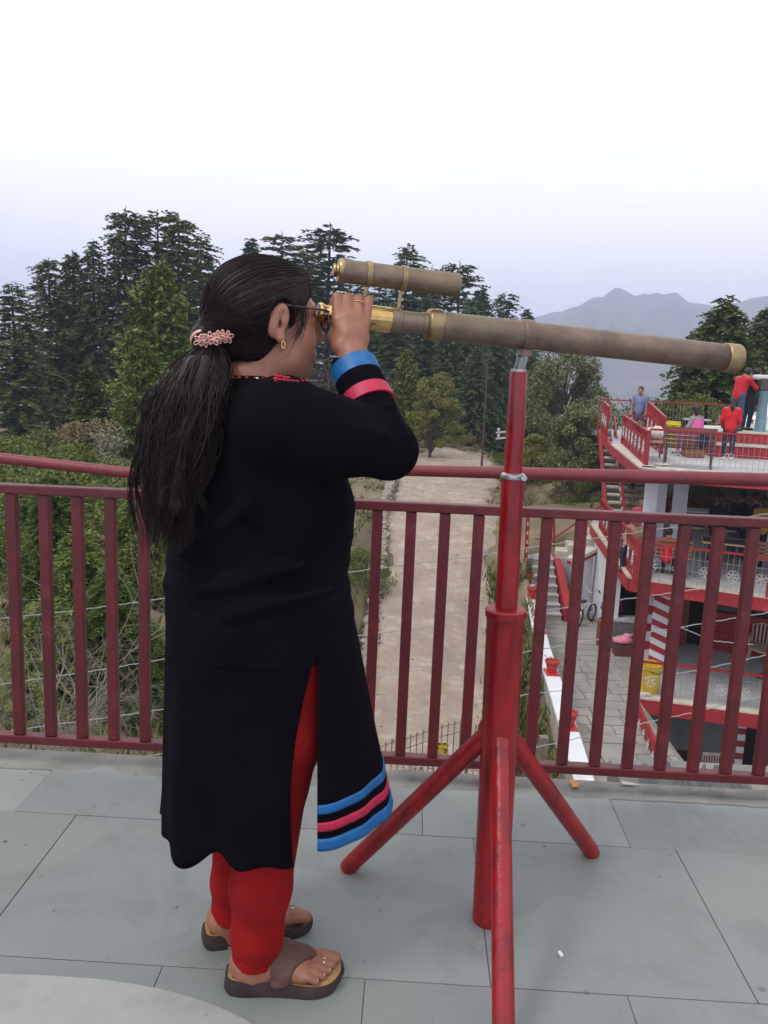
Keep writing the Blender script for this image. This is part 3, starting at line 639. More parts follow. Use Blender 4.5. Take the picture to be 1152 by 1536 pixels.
for off in (-.09, 1.18):
    mb = MB(); mb.bar(s_bot+sdv*off+Vector((0, 0, -.06)), s_top+sdv*off+Vector((0, 0, -.06)), .07, .30); mb.build('stringer', M['red_wall'], st)
# ---- railings: panel railings of dense red bars, and fine mesh railings with white ironwork flowers
def flower(c, r, dx, m, parent, dz=Vector((0, 0, 1))):
    mb = MB()
    for k in range(6):
        q = math.pi/3*k; o = c+dx*(r*.56*math.cos(q))+dz*(r*.56*math.sin(q))
        mb.tube([o+dx*(r*.40*math.cos(w))+dz*(r*.40*math.sin(w)) for w in np.linspace(0, 6.283, 9)[:-1]], r*.05, 3, closed=True)
    o = mb.build('ironwork_flower', m, parent); o['kind'] = 'stuff'; return o
def panel_rail(label, b0, b1, t0, t1, nbar, orn, group='red panel railings of the restaurant'):
    r = thing('panel_railing', label, 'railing', b0, 0, group)
    mb = MB(); mb.bar(t0, t1, .06, .05); mb.build('top_rail', M['red_metal'], r)
    mb = MB(); mb.bar(b0+(t0-b0)*.06, b1+(t1-b1)*.06, .05, .04); mb.build('bottom_rail', M['red_metal'], r)
    for k in range(nbar+1):
        s = k/nbar; a = b0+(b1-b0)*s; b = t0+(t1-t0)*s; w = .05 if k in (0, nbar) else .028; mb = MB(); mb.bar(a, b+(a-b)*.02, w, w, up=(0, 1, .01)); mb.build('bar', M['red_metal'], r)
    for f in (.30, .70):
        mb = MB(); mb.bar(b0+(t0-b0)*f, b1+(t1-b1)*f, .03, .10 if f < .5 else .16); mb.build('mid_rail', M['red_metal'], r)
    for k in range(orn):
        s = (k+.6)/(orn+.2); a = b0+(b1-b0)*s; b = t0+(t1-t0)*s; c = a+(b-a)*.52; d = (b1-b0).normalized(); mb = MB(); side = Vector((-abs(d.y), d.x*(-1 if d.y < 0 else 1), 0)).normalized()*.03
        for sg in (-1, 1):
            for tt_ in (-1, 1): mb.sphere(c+side+Vector((d.x*.035*tt_, d.y*.035*tt_, .075*sg)), (.022, .028, .05), 6, 4)
        mb.sphere(c+side, (.03, .03, .035), 6, 4); mb.sphere(c+side+Vector((0, 0, .14)), (.018, .018, .03), 5, 4); mb.sphere(c+side-Vector((0, 0, .14)), (.018, .018, .03), 5, 4); mb.build('white_ornament', M['white_iron'], r)
    return r
def up(p, dz): return Vector((p.x, p.y, p.z+dz))
pb0, pb1 = G(932, 667, ZU), G(968, 701, ZU)
panel_rail('red panel railing on the left edge of the upper terrace, nearest its front corner', pb0, pb1, P(937, 624, pb0.y), P(973, 648, pb1.y), 16, 7)
pq0, pq1 = Vector((P(973, 605, 25.5).x, 25.5, ZU)), Vector((P(998, 626, 21.5).x, 21.5, ZU))
panel_rail('red panel railing on the far side of the stair opening beside the yellow bin', pq0, pq1, P(973, 603, 25.5), P(998, 626, 21.5), 14, 4)
pc0, pc1 = Vector((P(906, 603, 29).x, 29, ZU)), Vector((P(913, 612, 25.3).x, 25.3, ZU))
panel_rail('red panel railing at the head of the outside stair, farthest left', pc0, pc1, P(906, 602, 29), P(914, 611, 25.3), 10, 3)
pm0, pm1 = G(899, 795, ZM), G(952, 874, ZM)
panel_rail('red panel railing on the left edge of the middle terrace', pm0, pm1, up(pm0, .92), up(pm1, .92), 22, 10)
ph0, ph1 = P(950, 1090, 16.5), P(985, 1192, 13.6)
panel_rail('red panel railing sloping down beside the basement steps', ph0, ph1, P(953, 1047, 16.5), P(1000, 1150, 13.6), 20, 6)
def mesh_rail(label, pts, hgt, post, flowers, group='wire mesh railings with white flowers', fr=.5, fz=.33):
    r = thing('mesh_railing', label, 'railing', pts[0], 0, group); L = [(b-a).length for a, b in zip(pts[:-1], pts[1:])]
    for a, b in zip(pts[:-1], pts[1:]):
        mb = MB(); mb.bar(up(a, hgt), up(b, hgt), .045, .045); mb.build('top_rail', M['red_metal'], r)
        d = (b-a); n = max(1, int(d.length/post)); 
        for k in range(n+1): mb = MB(); q = a+d*(k/n); mb.bar(q, up(q, hgt-.024), .04, .04, up=(0, 1, 0)); mb.build('post', M['red_metal'], r)
        mb = MB(); m = int(d.length/.11)
        for k in range(1, m): q = a+d*(k/m); mb.bar(up(q, .02), up(q, hgt-.024), .006, .006, up=(0, 1, 0))
        for z in (.08, .34, .60): mb.bar(up(a, z), up(b, z), .006, .006)
        o = mb.build('wire_mesh', M['wire'], r); o['kind'] = 'stuff'
        nf = int(d.length/flowers) if flowers else 0; dn = d.normalized()
        for k in range(nf): flower(up(a+d*((k+fr)/nf), fz)+Vector((dn.y, -dn.x, 0))*.012, .13, dn, M['white_iron'], r)
    return r
fa = P(973, 648, uA.y); fa = Vector((pb1.x+.03, pb1.y, ZU+.05)); fb = Vector((uR.x, uR.y+.12, ZU+.05))
mesh_rail('low mesh railing along the front edge of the upper terrace', [fa, fb], .78, 2.05, 1.0, fz=.25)
mesh_rail('mesh railing along the front edge of the middle terrace', [Vector((pm1.x+.05, pm1.y, ZM+.06)), Vector((mR.x, mR.y+.12, ZM+.06))], .84, 2.3, .52, fz=.36)
mesh_rail('mesh railing along the front edge of the lower terrace above the basement', [Vector((lA.x+.02, lA.y+.12, ZL+.07)), Vector((lR.x, lR.y+.12, ZL+.07))], .76, 1.75, .47, fz=.33)
ba, bb, bc_ = Vector((pc0.x, pc0.y+.6, ZU)), Vector((P(1060, 612, 29.5).x, 29.5, ZU)), Vector((16.5, 29.0, ZU))
mesh_rail('mesh railing along the back of the upper terrace under the trees', [ba, bb, bc_], 1.12, 2.6, 0)
r = thing('stair_rail', 'single red pipe rail closing the head of the stair opening', 'railing', pb0)
mb = MB(); mb.bar(P(937, 624, pb0.y), P(998, 625, 21.7), .05, .05); mb.build('pipe', M['red_metal'], r)
for s in (.03, .97): q = P(937, 624, pb0.y)*(1-s)+P(998, 625, 21.7)*s; mb = MB(); mb.bar(Vector((q.x, q.y, ZU)), up(q, -.026), .045, .045, up=(0, 1, 0)); mb.build('post', M['red_metal'], r)
# ---- furniture
def bench(label, loc, rz, w, m, group='slatted wooden benches'):
    b = thing('bench', label, 'bench', loc, rz, group)
    for k in range(5): mb = MB(); mb.box((0, -.02-.03*k, .44+.095*k+.04), (w, .022, .07), Matrix.Rotation(-.28, 3, 'X')); mb.build('back_slat', m, b, world=False)
    for k in range(5): mb = MB(); mb.box((0, .06+.09*k, .43), (w, .075, .024)); mb.build('seat_slat', m, b, world=False)
    for s in (-1, 1):
        x = s*(w/2-.06); mb = MB(); mb.bar((x, .44, 0), (x, .44, .415), .035, .035, up=(0, 1, 0)); mb.build('leg', M['iron'], b, world=False)
        mb = MB(); mb.tube([(x, -.02, 0), (x, .0, .42), (x, -.14, .90)], .022, 6); mb.build('leg', M['iron'], b, world=False)
        mb = MB(); mb.bar((x, .45, .40), (x, .0, .40), .03, .03); mb.build('seat_rail', M['iron'], b, world=False)
    return b
p = G(1036, 704, ZU+.0); bench('dark wooden bench seen from behind at the front of the upper terrace', (p.x, p.y+.25, ZU), -.33, 1.10, M['slat_dark'])
p = G(984, 692, ZU); bench('wooden bench turned sideways behind the red panel railing, pale bag on it', (p.x-.15, p.y+.5, ZU), -1.75, 1.2, M['slat_wood'])
p = G(1000, 873, ZM); bench('wooden bench on the middle terrace with a man in red sitting on it', (p.x+.1, p.y+.55, ZM), -.33, 1.12, M['slat_wood'])
p = G(1146, 880, ZM); bench('wooden bench at the right of the middle terrace beside the tables', (p.x+.35, p.y+.6, ZM), -.33, 1.0, M['slat_wood'])
p = Vector((P(1072, 640, 25.5).x, 25.5, ZU)); bench('light wooden bench end on behind the girl in red on the upper terrace', p, 1.0, .85, M['slat_wood'])
for u, Y, k in ((1050, 24.9, 0), (1085, 24.6, 1), (1120, 24.4, 2)):
    p = Vector((P(u, 760, Y).x, Y, ZM)); bench(('dark bench at the back of the middle terrace left of the others', 'dark bench in the middle of the row at the back of the middle terrace', 'dark bench at the right end of the back row of the middle terrace')[k], p, 2.8, 1.2, M['slat_dark'])
M['table_top'] = mat('dark_table_top', (.07, .06, .055), .35, (.10, .085, .07), 4); M['table_edge'] = mat('pale_wood_edge', (.42, .30, .15), .6)
def table(label, loc, rz, w, d):
    t = thing('table', label, 'table', loc, rz, 'tables on the middle terrace')
    mb = MB(); mb.box((0, 0, .735), (w, d, .03)); mb.build('table_top', M['table_top'], t, world=False)
    for c, s in (((0, -d/2-.012, .735), (w+.05, .024, .045)), ((0, d/2+.012, .735), (w+.05, .024, .045)), ((-w/2-.012, 0, .735), (.024, d, .045)), ((w/2+.012, 0, .735), (.024, d, .045))): mb = MB(); mb.box(c, s); mb.build('edge_strip', M['table_edge'], t, world=False)
    for sx in (-1, 1):
        for sy in (-1, 1): mb = MB(); mb.bar((sx*(w/2-.08), sy*(d/2-.08), 0), (sx*(w/2-.08), sy*(d/2-.08), .715), .045, .045, up=(0, 1, 0)); mb.build('leg', M['iron'], t, world=False)
p = G(1098, 868, ZM); table('dark topped table with pale edges behind the middle terrace railing', (p.x+.1, p.y+.6, ZM), -.33, 1.15, .75)
p = G(1080, 850, ZM); table('dark topped table behind the first one on the middle terrace', (p.x+.2, p.y+1.3, ZM), -.33, 1.1, .7)
t = thing('table', 'white topped table standing by the white column at the back of the middle terrace', 'table', (P(1050, 760, 23.6).x, 23.6, ZM), -.2)
mb = MB(); mb.box((0, 0, .74), (1.0, .7, .04)); mb.build('table_top', M['white_wall'], t, world=False)
for sx in (-1, 1):
    for sy in (-1, 1): mb = MB(); mb.box((sx*.42, sy*.28, .36), (.05, .05, .72)); mb.build('leg', M['iron'], t, world=False)
def rtable(label, loc, r, m):
    t = thing('round_table', label, 'table', loc); mb = MB(); mb.lathe((0, 0, .70), (0, 0, 1), [(0, r*.9), (.01, r), (.035, r), (.04, r*.97)], 20); mb.build('table_top', m, t, world=False)
    mb = MB(); mb.lathe((0, 0, 0), (0, 0, 1), [(0, r*.5), (.03, r*.48), (.06, .05), (.70, .045)], 12); mb.build('pedestal', M['iron'], t, world=False)
rtable('small round grey table behind the yellow bin on the upper terrace', (P(1045, 640, 25.8).x, 25.8, ZU), .42, M['floor_con'])
M['beige'] = mat('beige_plastic', (.50, .42, .30), .5)
rtable('round beige plastic table at the right of the lower terrace', (G(1146, 1018, ZL).x, G(1146, 1018, ZL).y, ZL+.02), .42, M['beige'])
c = thing('plastic_chair', 'beige plastic chair behind the round table on the lower terrace', 'chair', (G(1140, 1000, ZL).x+.1, G(1140, 1000, ZL).y+.35, ZL+.02), 2.6)
mb = MB(); mb.box((0, 0, .43), (.44, .44, .03)); mb.build('seat', M['beige'], c, world=False, bevel=.01)
mb = MB(); mb.tube([(-.22, -.2, .42), (-.23, -.27, .86), (0, -.30, .92), (.23, -.27, .86), (.22, -.2, .42)], .022, 6); mb.build('back_frame', M['beige'], c, world=False)
for k in range(4): mb = MB(); mb.bar((-.13+.087*k, -.22, .44), (-.13+.087*k, -.285, .90), .045, .012, up=(0, 1, 0)); mb.build('back_slat', M['beige'], c, world=False)
for sx in (-1, 1):
    for sy in (-1, 1): mb = MB(); mb.bar((sx*.2, sy*.2, .415), (sx*.23, sy*.24, 0), .04, .03, up=(0, 1, 0)); mb.build('leg', M['beige'], c, world=False)
    mb = MB(); mb.tube([(sx*.23, .2, .42), (sx*.24, .18, .64), (sx*.235, -.22, .66)], .02, 6); mb.build('armrest', M['beige'], c, world=False)
def bin_(label, loc, r, hgt, m):
    b = thing('waste_bin', label, 'bin', loc, 0, 'yellow bins'); mb = MB(); mb.lathe((0, 0, 0), (0, 0, 1), [(0, r*.80), (.02, r*.82), (hgt*.84, r*.98), (hgt*.85, r*1.05), (hgt*.89, r*1.06), (hgt*.90, r), (hgt, r*1.03), (hgt, r*.94), (.05, r*.76)], 24); mb.build('tub', m, b, smooth=True, world=False)
    mb = MB(); mb.tube([(r*1.03*math.cos(q), r*1.03*math.sin(q), hgt*.80+.05*math.sin(q*2)) for q in np.linspace(3.4, 6.0, 9)], .008, 5); mb.build('handle', M['iron'], b, world=False)
bin_('lemon yellow bin at the stair opening on the upper terrace', (P(1008, 650, 25.0).x, 25.0, ZU), .225, .68, M['lemon'])
p = G(978, 1046, ZL); bin_('orange yellow bin behind the lower terrace railing', (p.x, p.y+.28, ZL+.02), .25, .66, M['yellow'])
# plinth with the coin telescope
pl = thing('stepped_plinth', 'two stepped red plinth with white edges under the blue grey viewer', 'plinth', (P(1110, 690, 21.2).x, 21.2, ZU))
q0 = Vector((P(1070, 690, 21.2).x, 21.4, ZU))
for k, (dy, z0, z1) in enumerate(((0, 0, .34), (.42, .345, .66))):
    mb = MB(); mb.prism([(q0.x+dy*.2, q0.y+dy), (q0.x+4.5, q0.y+dy-1.0), (q0.x+4.5, q0.y+2.4), (q0.x+dy*.2+.2, q0.y+2.6)], ZU+z0, ZU+z1-.05); mb.build('step', M['red_wall'], pl)
    mb = MB(); mb.prism([(q0.x+dy*.2-.02, q0.y+dy-.03), (q0.x+4.5, q0.y+dy-1.03), (q0.x+4.5, q0.y+2.4), (q0.x+dy*.2+.2, q0.y+2.6)], ZU+z1-.047, ZU+z1); mb.build('step_top', M['cream'], pl)
M['bluegrey'] = mat('blue_grey_enamel', (.16, .27, .32), .4, (.13, .21, .25), 5); M['palegrey'] = mat('pale_grey_enamel', (.52, .54, .50), .45)
vz = ZU+.66; vx = P(1139, 650, 21.9).x
vw = thing('coin_viewer', 'blue grey coin telescope on a pillar with a white barrel on the red plinth', 'telescope', (vx, 21.9, vz))
mb = MB(); mb.lathe((0, 0, 0), (0, 0, 1), [(0, .19), (.03, .19), (.05, .14), (.95, .11), (1.0, .13), (1.06, .13)], 16); mb.build('pillar', M['bluegrey'], vw, smooth=True, world=False)
mb = MB(); mb.box((.02, 0, 1.22), (.34, .26, .30)); mb.build('body', M['iron'], vw, world=False, bevel=.03)
mb = MB(); mb.lathe((-.36, 0, 1.40), (1, 0, -.03), [(0, .05), (.06, .05), (.065, .065), (.2, .07), (.85, .095), (.87, .10)], 16); mb.build('barrel', M['palegrey'], vw, smooth=True, world=False)
# pale bag and folded things left lying
M['pale_cloth'] = mat('pale_cloth', (.62, .56, .48), .9, (.5, .44, .38), 9)
S = SDF((-.3, -.3, -.05), (.3, .3, .35), .02); S.ell((0, 0, .1), (.2, .15, .11), None, .05); S.ell((.08, .05, .18), (.1, .08, .07), None, .05); S.ell((-.1, -.03, .14), (.09, .1, .08), None, .05)
o = S.build('cloth_bag', M['pale_cloth'], None, (0, 0, 0)); o.scale = (1.25, 1.25, 1.3); o.location = P(981, 652, 20.6); o.location.z = ZU+.445; tag(o, 'pale cloth bag lying on the sideways bench', 'bag')
mb = MB(); q = G(993, 702, ZU); mb.lathe((0, 0, 0), (0, 0, 1), [(0, .11), (.01, .15), (.03, .17), (.035, .165), (.02, .13)], 16); o = mb.build('plate', M['cream'], None); o.location = (q.x, q.y, ZU+.053); tag(o, 'plate of food left on the cream kerb behind the dark bench', 'plate')
mb = MB(); q = G(966, 1049, ZL); mb.box((0, 0, .03), (.28, .16, .06)); o = mb.build('brick_block', M['cream'], None, bevel=.012); o.location = (q.x, q.y+.05, ZL+.073); o.rotation_euler.z = .1; tag(o, 'loose pale block lying on the kerb below the orange yellow bin', 'block')
# parked car behind the upper terrace
car = thing('parked_car', 'white car parked behind the upper terrace, mostly hidden by the viewer', 'car', (P(1150, 640, 26.6).x+.9, 26.4, ZU+.0), 0.1)
M['car_white'] = mat('white_car_paint', (.72, .74, .80), .25, coat=.6); M['car_glass'] = mat('car_glass', (.02, .03, .05), .06, spec=.8); M['tyre'] = mat('tyre_rubber', (.02, .02, .022), .8)
prof = [(-1.9, .35), (-1.92, .75), (-1.75, .92), (-1.05, 1.0), (-.55, 1.42), (.75, 1.46), (1.35, 1.05), (1.85, .95), (1.95, .6), (1.9, .32)]
mb = MB(); n = len(prof); vs = []
for yy, k in ((-.82, 1.0), (-.74, .97), (.74, .97), (.82, 1.0)):
    for (x, z) in prof: vs.append((x, yy*(1 if z < 1.0 else .86), z))
mb.add(vs, [tuple(range(n))[::-1], tuple(3*n+i for i in range(n))]+[(r_*n+i, r_*n+(i+1) % n, (r_+1)*n+(i+1) % n, (r_+1)*n+i) for r_ in range(3) for i in range(n)]); mb.build('body', M['car_white'], car, world=False, bevel=.04)
for sy in (-1, 1):
    mb = MB(); mb.add([(-.95, sy*.80, 1.02), (1.2, sy*.80, 1.04), (.7, sy*.722, 1.38), (-.5, sy*.722, 1.36)], [(0, 1, 2, 3)]); mb.build('side_window', M['car_glass'], car, world=False)
    for x in (-1.2, 1.2):
        mb = MB(); mb.cyl((x, sy*.70, .31), (x, sy*.86, .31), .31, n=18); w = mb.build('wheel', M['tyre'], car, world=False); mb = MB(); mb.cyl((x, sy*.85, .31), (x, sy*.872, .31), .19, n=14); mb.build('rim', M['palegrey'], w, world=False)
for x, m_ in ((-1.89, 'red_metal'), (1.93, 'cream')):
    for sy in (-1, 1): mb = MB(); mb.box((x, sy*.6, .75), (.06, .26, .12)); mb.build('headlight' if x > 0 else 'tail_light', M[m_], car, world=False)
# stall counter in the courtyard with a pink bundle
M['counter'] = mat('printed_counter_cloth', (.10, .10, .11), .8, (.20, .19, .18), 14, col3=(.05, .05, .06), scale3=30)
q = G(940, 975, ZL); sc_ = thing('stall_counter', 'dark printed stall counter at the corner of the lower terrace', 'counter', (q.x, q.y+.3, ZL), -.15)
mb = MB(); mb.box((0, 0, .36), (1.02, .5, .72)); mb.build('front', M['counter'], sc_, world=False, bevel=.02); mb = MB(); mb.box((0, .01, .742), (1.10, .58, .04)); mb.build('top', M['floor_con'], sc_, world=False)
mb = MB(); mb.box((-.62, -.02, .33), (.16, .3, .66)); mb.build('side_board', M['slat_wood'], sc_, world=False)
M['pink'] = mat('pink_cloth', (.68, .13, .24), .8, (.8, .3, .4), 12)
S = SDF((-.35, -.25, -.05), (.35, .25, .35), .02); S.ell((0, 0, .09), (.24, .15, .10), None, .05); S.ell((.1, 0, .2), (.1, .1, .07), None, .06); S.ell((-.16, -.02, .08), (.1, .1, .06), None, .05)
o = S.build('pink_bundle', M['pink'], None, (0, 0, 0)); o.location = (q.x+.22, q.y-.12, ZL+.0); o.location.y = q.y-.05; o.location.x = q.x+.3; o.location.z = ZL-.0; tag(o, 'pink bundle of cloth leaning by the stall counter', 'bundle')
o.location = Vector((P(936, 945, 20.2).x, 20.2, ZL+.3)); mbs = MB(); mbs.box((0, 0, .15), (.42, .3, .3)); b_ = mbs.build('low_stool', M['slat_dark'], None, bevel=.01); b_.location = (o.location.x, o.location.y, ZL); tag(b_, 'low dark stool under the pink bundle by the stall counter', 'stool')
for k in range(3):
    mb = MB(); mb.box((0, 0, 0), (.26, .18, .012)); o = mb.build('newspaper', M['white_iron'], None); o.location = (q.x-.28+.26*k, q.y+.28-.05*(k % 2), ZL+.769); o.rotation_euler.z = .4*k
    tag(o, ('folded white paper at the left end of the stall counter', 'folded white paper in the middle of the stall counter', 'folded white paper at the right end of the stall counter')[k], 'paper', 'papers on the stall counter')
# bicycle against the white wall
q = G(873, 930, ZL); q.y -= .35; bk = thing('bicycle', "small bicycle with raised handlebars parked against the white stair wall", 'bicycle', (q.x, q.y, ZL), .9)
M['tyre2'] = M['tyre']; M['chrome'] = mat('bright_metal', (.55, .55, .55), .3, metal=.8)
for x in (-.42, .42):
    mb = MB(); mb.tube([(x+.24*math.cos(a), 0, .26+.24*math.sin(a)) for a in np.linspace(0, 6.283, 25)[:-1]], .026, 7, closed=True); w = mb.build('wheel', M['tyre'], bk, smooth=True, world=False)
    mb = MB()
    for k in range(8): mb.cyl((x, 0, .26), (x+.23*math.cos(k*.785), 0, .26+.23*math.sin(k*.785)), .004, n=4)
    o = mb.build('spokes', M['chrome'], w, world=False); o['kind'] = 'stuff'
    mb = MB(); mb.cyl((x, -.03, .26), (x, .03, .26), .03, n=8); mb.build('hub', M['chrome'], w, world=False)
for a, b in (((-.42, 0, .26), (-.12, 0, .28)), ((-.12, 0, .28), (-.20, 0, .66)), ((-.18, 0, .56), (.28, 0, .62)), ((-.12, 0, .28), (.29, 0, .56)), ((-.42, 0, .26), (-.18, 0, .56)), ((.26, 0, .70), (.42, 0, .26))):
    mb = MB(); mb.cyl(a, b, .018, n=8); mb.build('frame_tube', M['chrome'], bk, world=False)
mb = MB(); mb.tube([(.16, -.28, .98), (.24, -.20, 1.0), (.25, -.04, .86), (.25, .04, .86), (.24, .20, 1.0), (.16, .28, .98)], .016, 7); mb.cyl((.26, 0, .68), (.25, 0, .88), .016, n=8); mb.build('handlebar', M['chrome'], bk, world=False)
for s in (-1, 1): mb = MB(); mb.cyl((.17, s*.27, .982), (.08, s*.32, .965), .024, n=8); mb.build('grip', M['tyre'], bk, world=False)
mb = MB(); mb.sphere((-.22, 0, .70), (.15, .09, .04), 10, 6); mb.build('saddle', M['tyre'], bk, smooth=True, world=False)
mb = MB(); mb.cyl((-.12, -.05, .28), (-.12, .05, .28), .07, n=14); mb.build('crank', M['chrome'], bk, world=False)
# parapet wall with pots between the road and the courtyard
M['plaster_grey'] = mat('weathered_plaster', (.40, .39, .36), .9, (.30, .29, .26), 1.4, bump=.4, bscale=14, bdist=.015, col3=(.20, .195, .17), scale3=.9, lo3=.55, hi3=.75)
WT = -4.62
wl = thing('parapet_wall', 'long grey parapet wall with a white painted top beside the dirt road', 'wall', (wallx(13), 13, -6.4))
yy_ = [7, 9.5, 11.7, 13.4, 15.6, 18, 21.5, 25.2]
L_ = [(wallx(y)-.13, y) for y in yy_]; R_ = [(wallx(y)+.13, y) for y in yy_]
mb = MB(); mb.prism(L_+R_[::-1], -6.7, WT-.055); mb.build('wall_face', M['plaster_grey'], wl)
mb = MB(); mb.prism([(x-.025, y) for x, y in L_]+[(x+.025, y) for x, y in R_[::-1]], WT-.052, WT); mb.build('white_coping', M['white_wall'], wl)
M['pot'] = mat('red_pot', (.50, .030, .030), .5, (.40, .03, .03), 5); M['soil_pot'] = mat('pot_soil', (.06, .04, .025), .95); M['sprig'] = mat('dry_sprig', (.09, .11, .035), .9, island=[(.05, .075, .02), (.12, .12, .04)])
PL = ['red flower pot on the wall, farthest one', 'red flower pot on the wall, second from the far end', 'red flower pot half way along the wall, third from the far end', 'red flower pot on the wall, second nearest', 'red flower pot on the wall with a red square under it, nearest one']
for k, (u, v) in enumerate(((783, 873), (790, 896), (805, 947), (822, 1009), (852, 1090))):
    q = G(u, v, WT); q.x = wallx(q.y); ptt = thing('flower_pot', PL[k], 'pot', (q.x, q.y, WT), 0, 'red flower pots on the parapet wall')
    mb = MB(); mb.box((0, 0, .011), (.27, .40, .02)); mb.build('saucer_mark', M['pot'], ptt, world=False)
    mb = MB(); mb.lathe((0, 0, .022), (0, 0, 1), [(0, .088), (.20, .128), (.205, .148), (.25, .152), (.25, .132), (.21, .125)], 22); mb.build('pot_body', M['pot'], ptt, smooth=True, world=False)
    mb = MB(); mb.cyl((0, 0, .19), (0, 0, .225), .126, n=16); mb.build('soil', M['soil_pot'], ptt, world=False)
    mb = MB()
    for j in range(7 if k != 0 else 40):
        a = random.uniform(0, 6.28); hh = random.uniform(.05, .16) if k else random.uniform(.15, .75); c = Vector((.05*math.cos(a), .05*math.sin(a), .22)); e_ = c+Vector((random.gauss(0, .07), random.gauss(0, .07), hh)); mb.cyl(c, e_, .004, .002, 4)
        for s in range(2 if k else 5): l = e_+(c-e_)*random.uniform(0, .6); d = Vector((random.gauss(0, 1), random.gauss(0, 1), random.gauss(.2, .5))).normalized()*.05; w = d.cross(Vector((0, 0, 1)))*.4; mb.add([l-w, l+w, l+d], [(0, 1, 2)])
    o = mb.build('sprig', M['sprig'], ptt, world=False); o['kind'] = 'stuff'
# stone steps at the end of the courtyard
sp = thing('stone_steps', 'flight of grey stone steps climbing out of the courtyard beside the parapet wall', 'steps', (G(818, 930, ZL).x, G(818, 930, ZL).y, ZL))
q0, q1 = G(797, 930, ZL), G(842, 932, ZL); sdx = (q1-q0); sdx.z = 0; fwd = Vector((-sdx.y, sdx.x, 0)).normalized()
for k in range(7):
    a = q0+fwd*(.30*k); b = q1+fwd*(.30*k); mb = MB(); mb.prism([xy(a), xy(b), xy(b+fwd*.33), xy(a+fwd*.33)], ZL+.2*k-.25*(k > 0), ZL+.2*(k+1)-.035); mb.build('riser', M['plaster_grey'], sp)
    mb = MB(); mb.prism([xy(a-fwd*.03), xy(b-fwd*.03), xy(b+fwd*.345), xy(a+fwd*.345)], ZL+.2*(k+1)-.034, ZL+.2*(k+1)); mb.build('tread', M['floor_con'], sp)
mb = MB(); a = q1+Vector((.06, 0, 0)); mb.add([p for p in [Vector((a.x, a.y-.1, ZL)), Vector((a.x, a.y+2.3, ZL)), Vector((a.x, a.y+2.3, ZL+1.45)), Vector((a.x, a.y+1.6, ZL+1.3)), Vector((a.x, a.y-.1, ZL+.4))]]+[p+Vector((.2, 0, 0)) for p in [Vector((a.x, a.y-.1, ZL)), Vector((a.x, a.y+2.3, ZL)), Vector((a.x, a.y+2.3, ZL+1.45)), Vector((a.x, a.y+1.6, ZL+1.3)), Vector((a.x, a.y-.1, ZL+.4))]],
    [(4, 3, 2, 1, 0), (5, 6, 7, 8, 9)]+[(i, (i+1) % 5, 5+(i+1) % 5, 5+i) for i in range(5)]); mb.build('side_block', M['red_wall'], sp)
mb = MB(); a = q0+fwd*2.1; b = q1+fwd*2.1; mb.prism([xy(a), xy(b+Vector((2.4, -.3, 0))), xy(b+fwd*1.6+Vector((2.4, -.3, 0))), xy(a+fwd*1.6)], ZL+.6, ZL+1.4); mb.build('landing', M['floor_con'], sp)
for k in range(5):
    c = q1+fwd*2.6+Vector((.35+.33*k, -.03*k, 0)); mb = MB(); mb.box((c.x, c.y, ZL+1.4+.10*(k+1)), (.34, 1.1, .2*(k+1)), Matrix.Rotation(-.1, 3, 'Z')); mb.build('upper_step', M['cream'], sp)
# pipe handrail on the bank and the red gate post by the wall
hr_ = thing('pipe_handrail', 'red pipe handrail climbing the bank above the stone steps', 'railing', P(831, 850, 25.6))
pts = [P(815, 812, 26), P(832, 806, 25.6), P(852, 793, 25.8), P(872, 778, 26), P(900, 760, 26)]
mb = MB(); mb.tube(pts, .03, 6); mb.build('rail', M['red_metal'], hr_)
for u, v in ((831, 775), ):
    a = P(831, 772, 25.6); b = P(833, 862, 25.6); mb = MB(); mb.cyl(b-Vector((0, 0, .3)), a, .035, n=8); mb.build('post', M['red_metal'], hr_)
mb = MB(); mb.cyl(P(803, 808, 25.5), P(831, 812, 25.6), .022, n=6); mb.build('cross_bar', M['red_metal'], hr_)
pp = thing('gate_post', 'slim red and white post standing behind the farthest pot', 'post', G(789, 905, WT))
a = P(786, 905, 24.6); b = P(792, 772, 24.6); mb = MB(); mb.bar(a-Vector((0, 0, .8)), b, .10, .10, up=(0, 1, 0)); mb.build('shaft', M['red_metal'], pp)
for k in range(9): q = a+(b-a)*(.1+.1*k); mb = MB(); mb.box(q+Vector((.0, -.055, 0)), (.04, .012, .10)); mb.build('white_mark', M['white_iron'], pp)
# iron gate across the road, with its arched spikes, letters and yellow plate
gz = -6.2; GYY = 13.0
gt = thing('iron_gate', 'grey iron double gate with arched spiked bars across the dirt road', 'gate', (P(690, 1150, GYY).x, GYY, gz))
M['gate'] = mat('grey_gate_paint', (.13, .12, .11), .6, (.20, .15, .11), 6)
topc = [(560, 1118), (588, 1108), (610, 1102), (640, 1092), (665, 1084), (690, 1078)]
for k in range(15):
    u = 560+9.4*k; v = float(np.interp(u, [a for a, b in topc], [b for a, b in topc])); t = P(u, v, GYY); mb = MB(); mb.cyl((t.x, t.y, gz+.05), t-Vector((0, 0, .05)), .009, n=5); mb.lathe(t-Vector((0, 0, .05)), (0, 0, 1), [(0, .016), (.05, .0015)], 5); mb.build('gate_bar', M['gate'], gt)
for k in range(11):
    u = 714+9.4*k; v = 1085+6.5*k*.9; t = P(u, v, GYY); mb = MB(); mb.cyl((t.x, t.y, gz+.05), t-Vector((0, 0, .05)), .009, n=5); mb.lathe(t-Vector((0, 0, .05)), (0, 0, 1), [(0, .016), (.05, .0015)], 5); mb.build('gate_bar', M['gate'], gt)
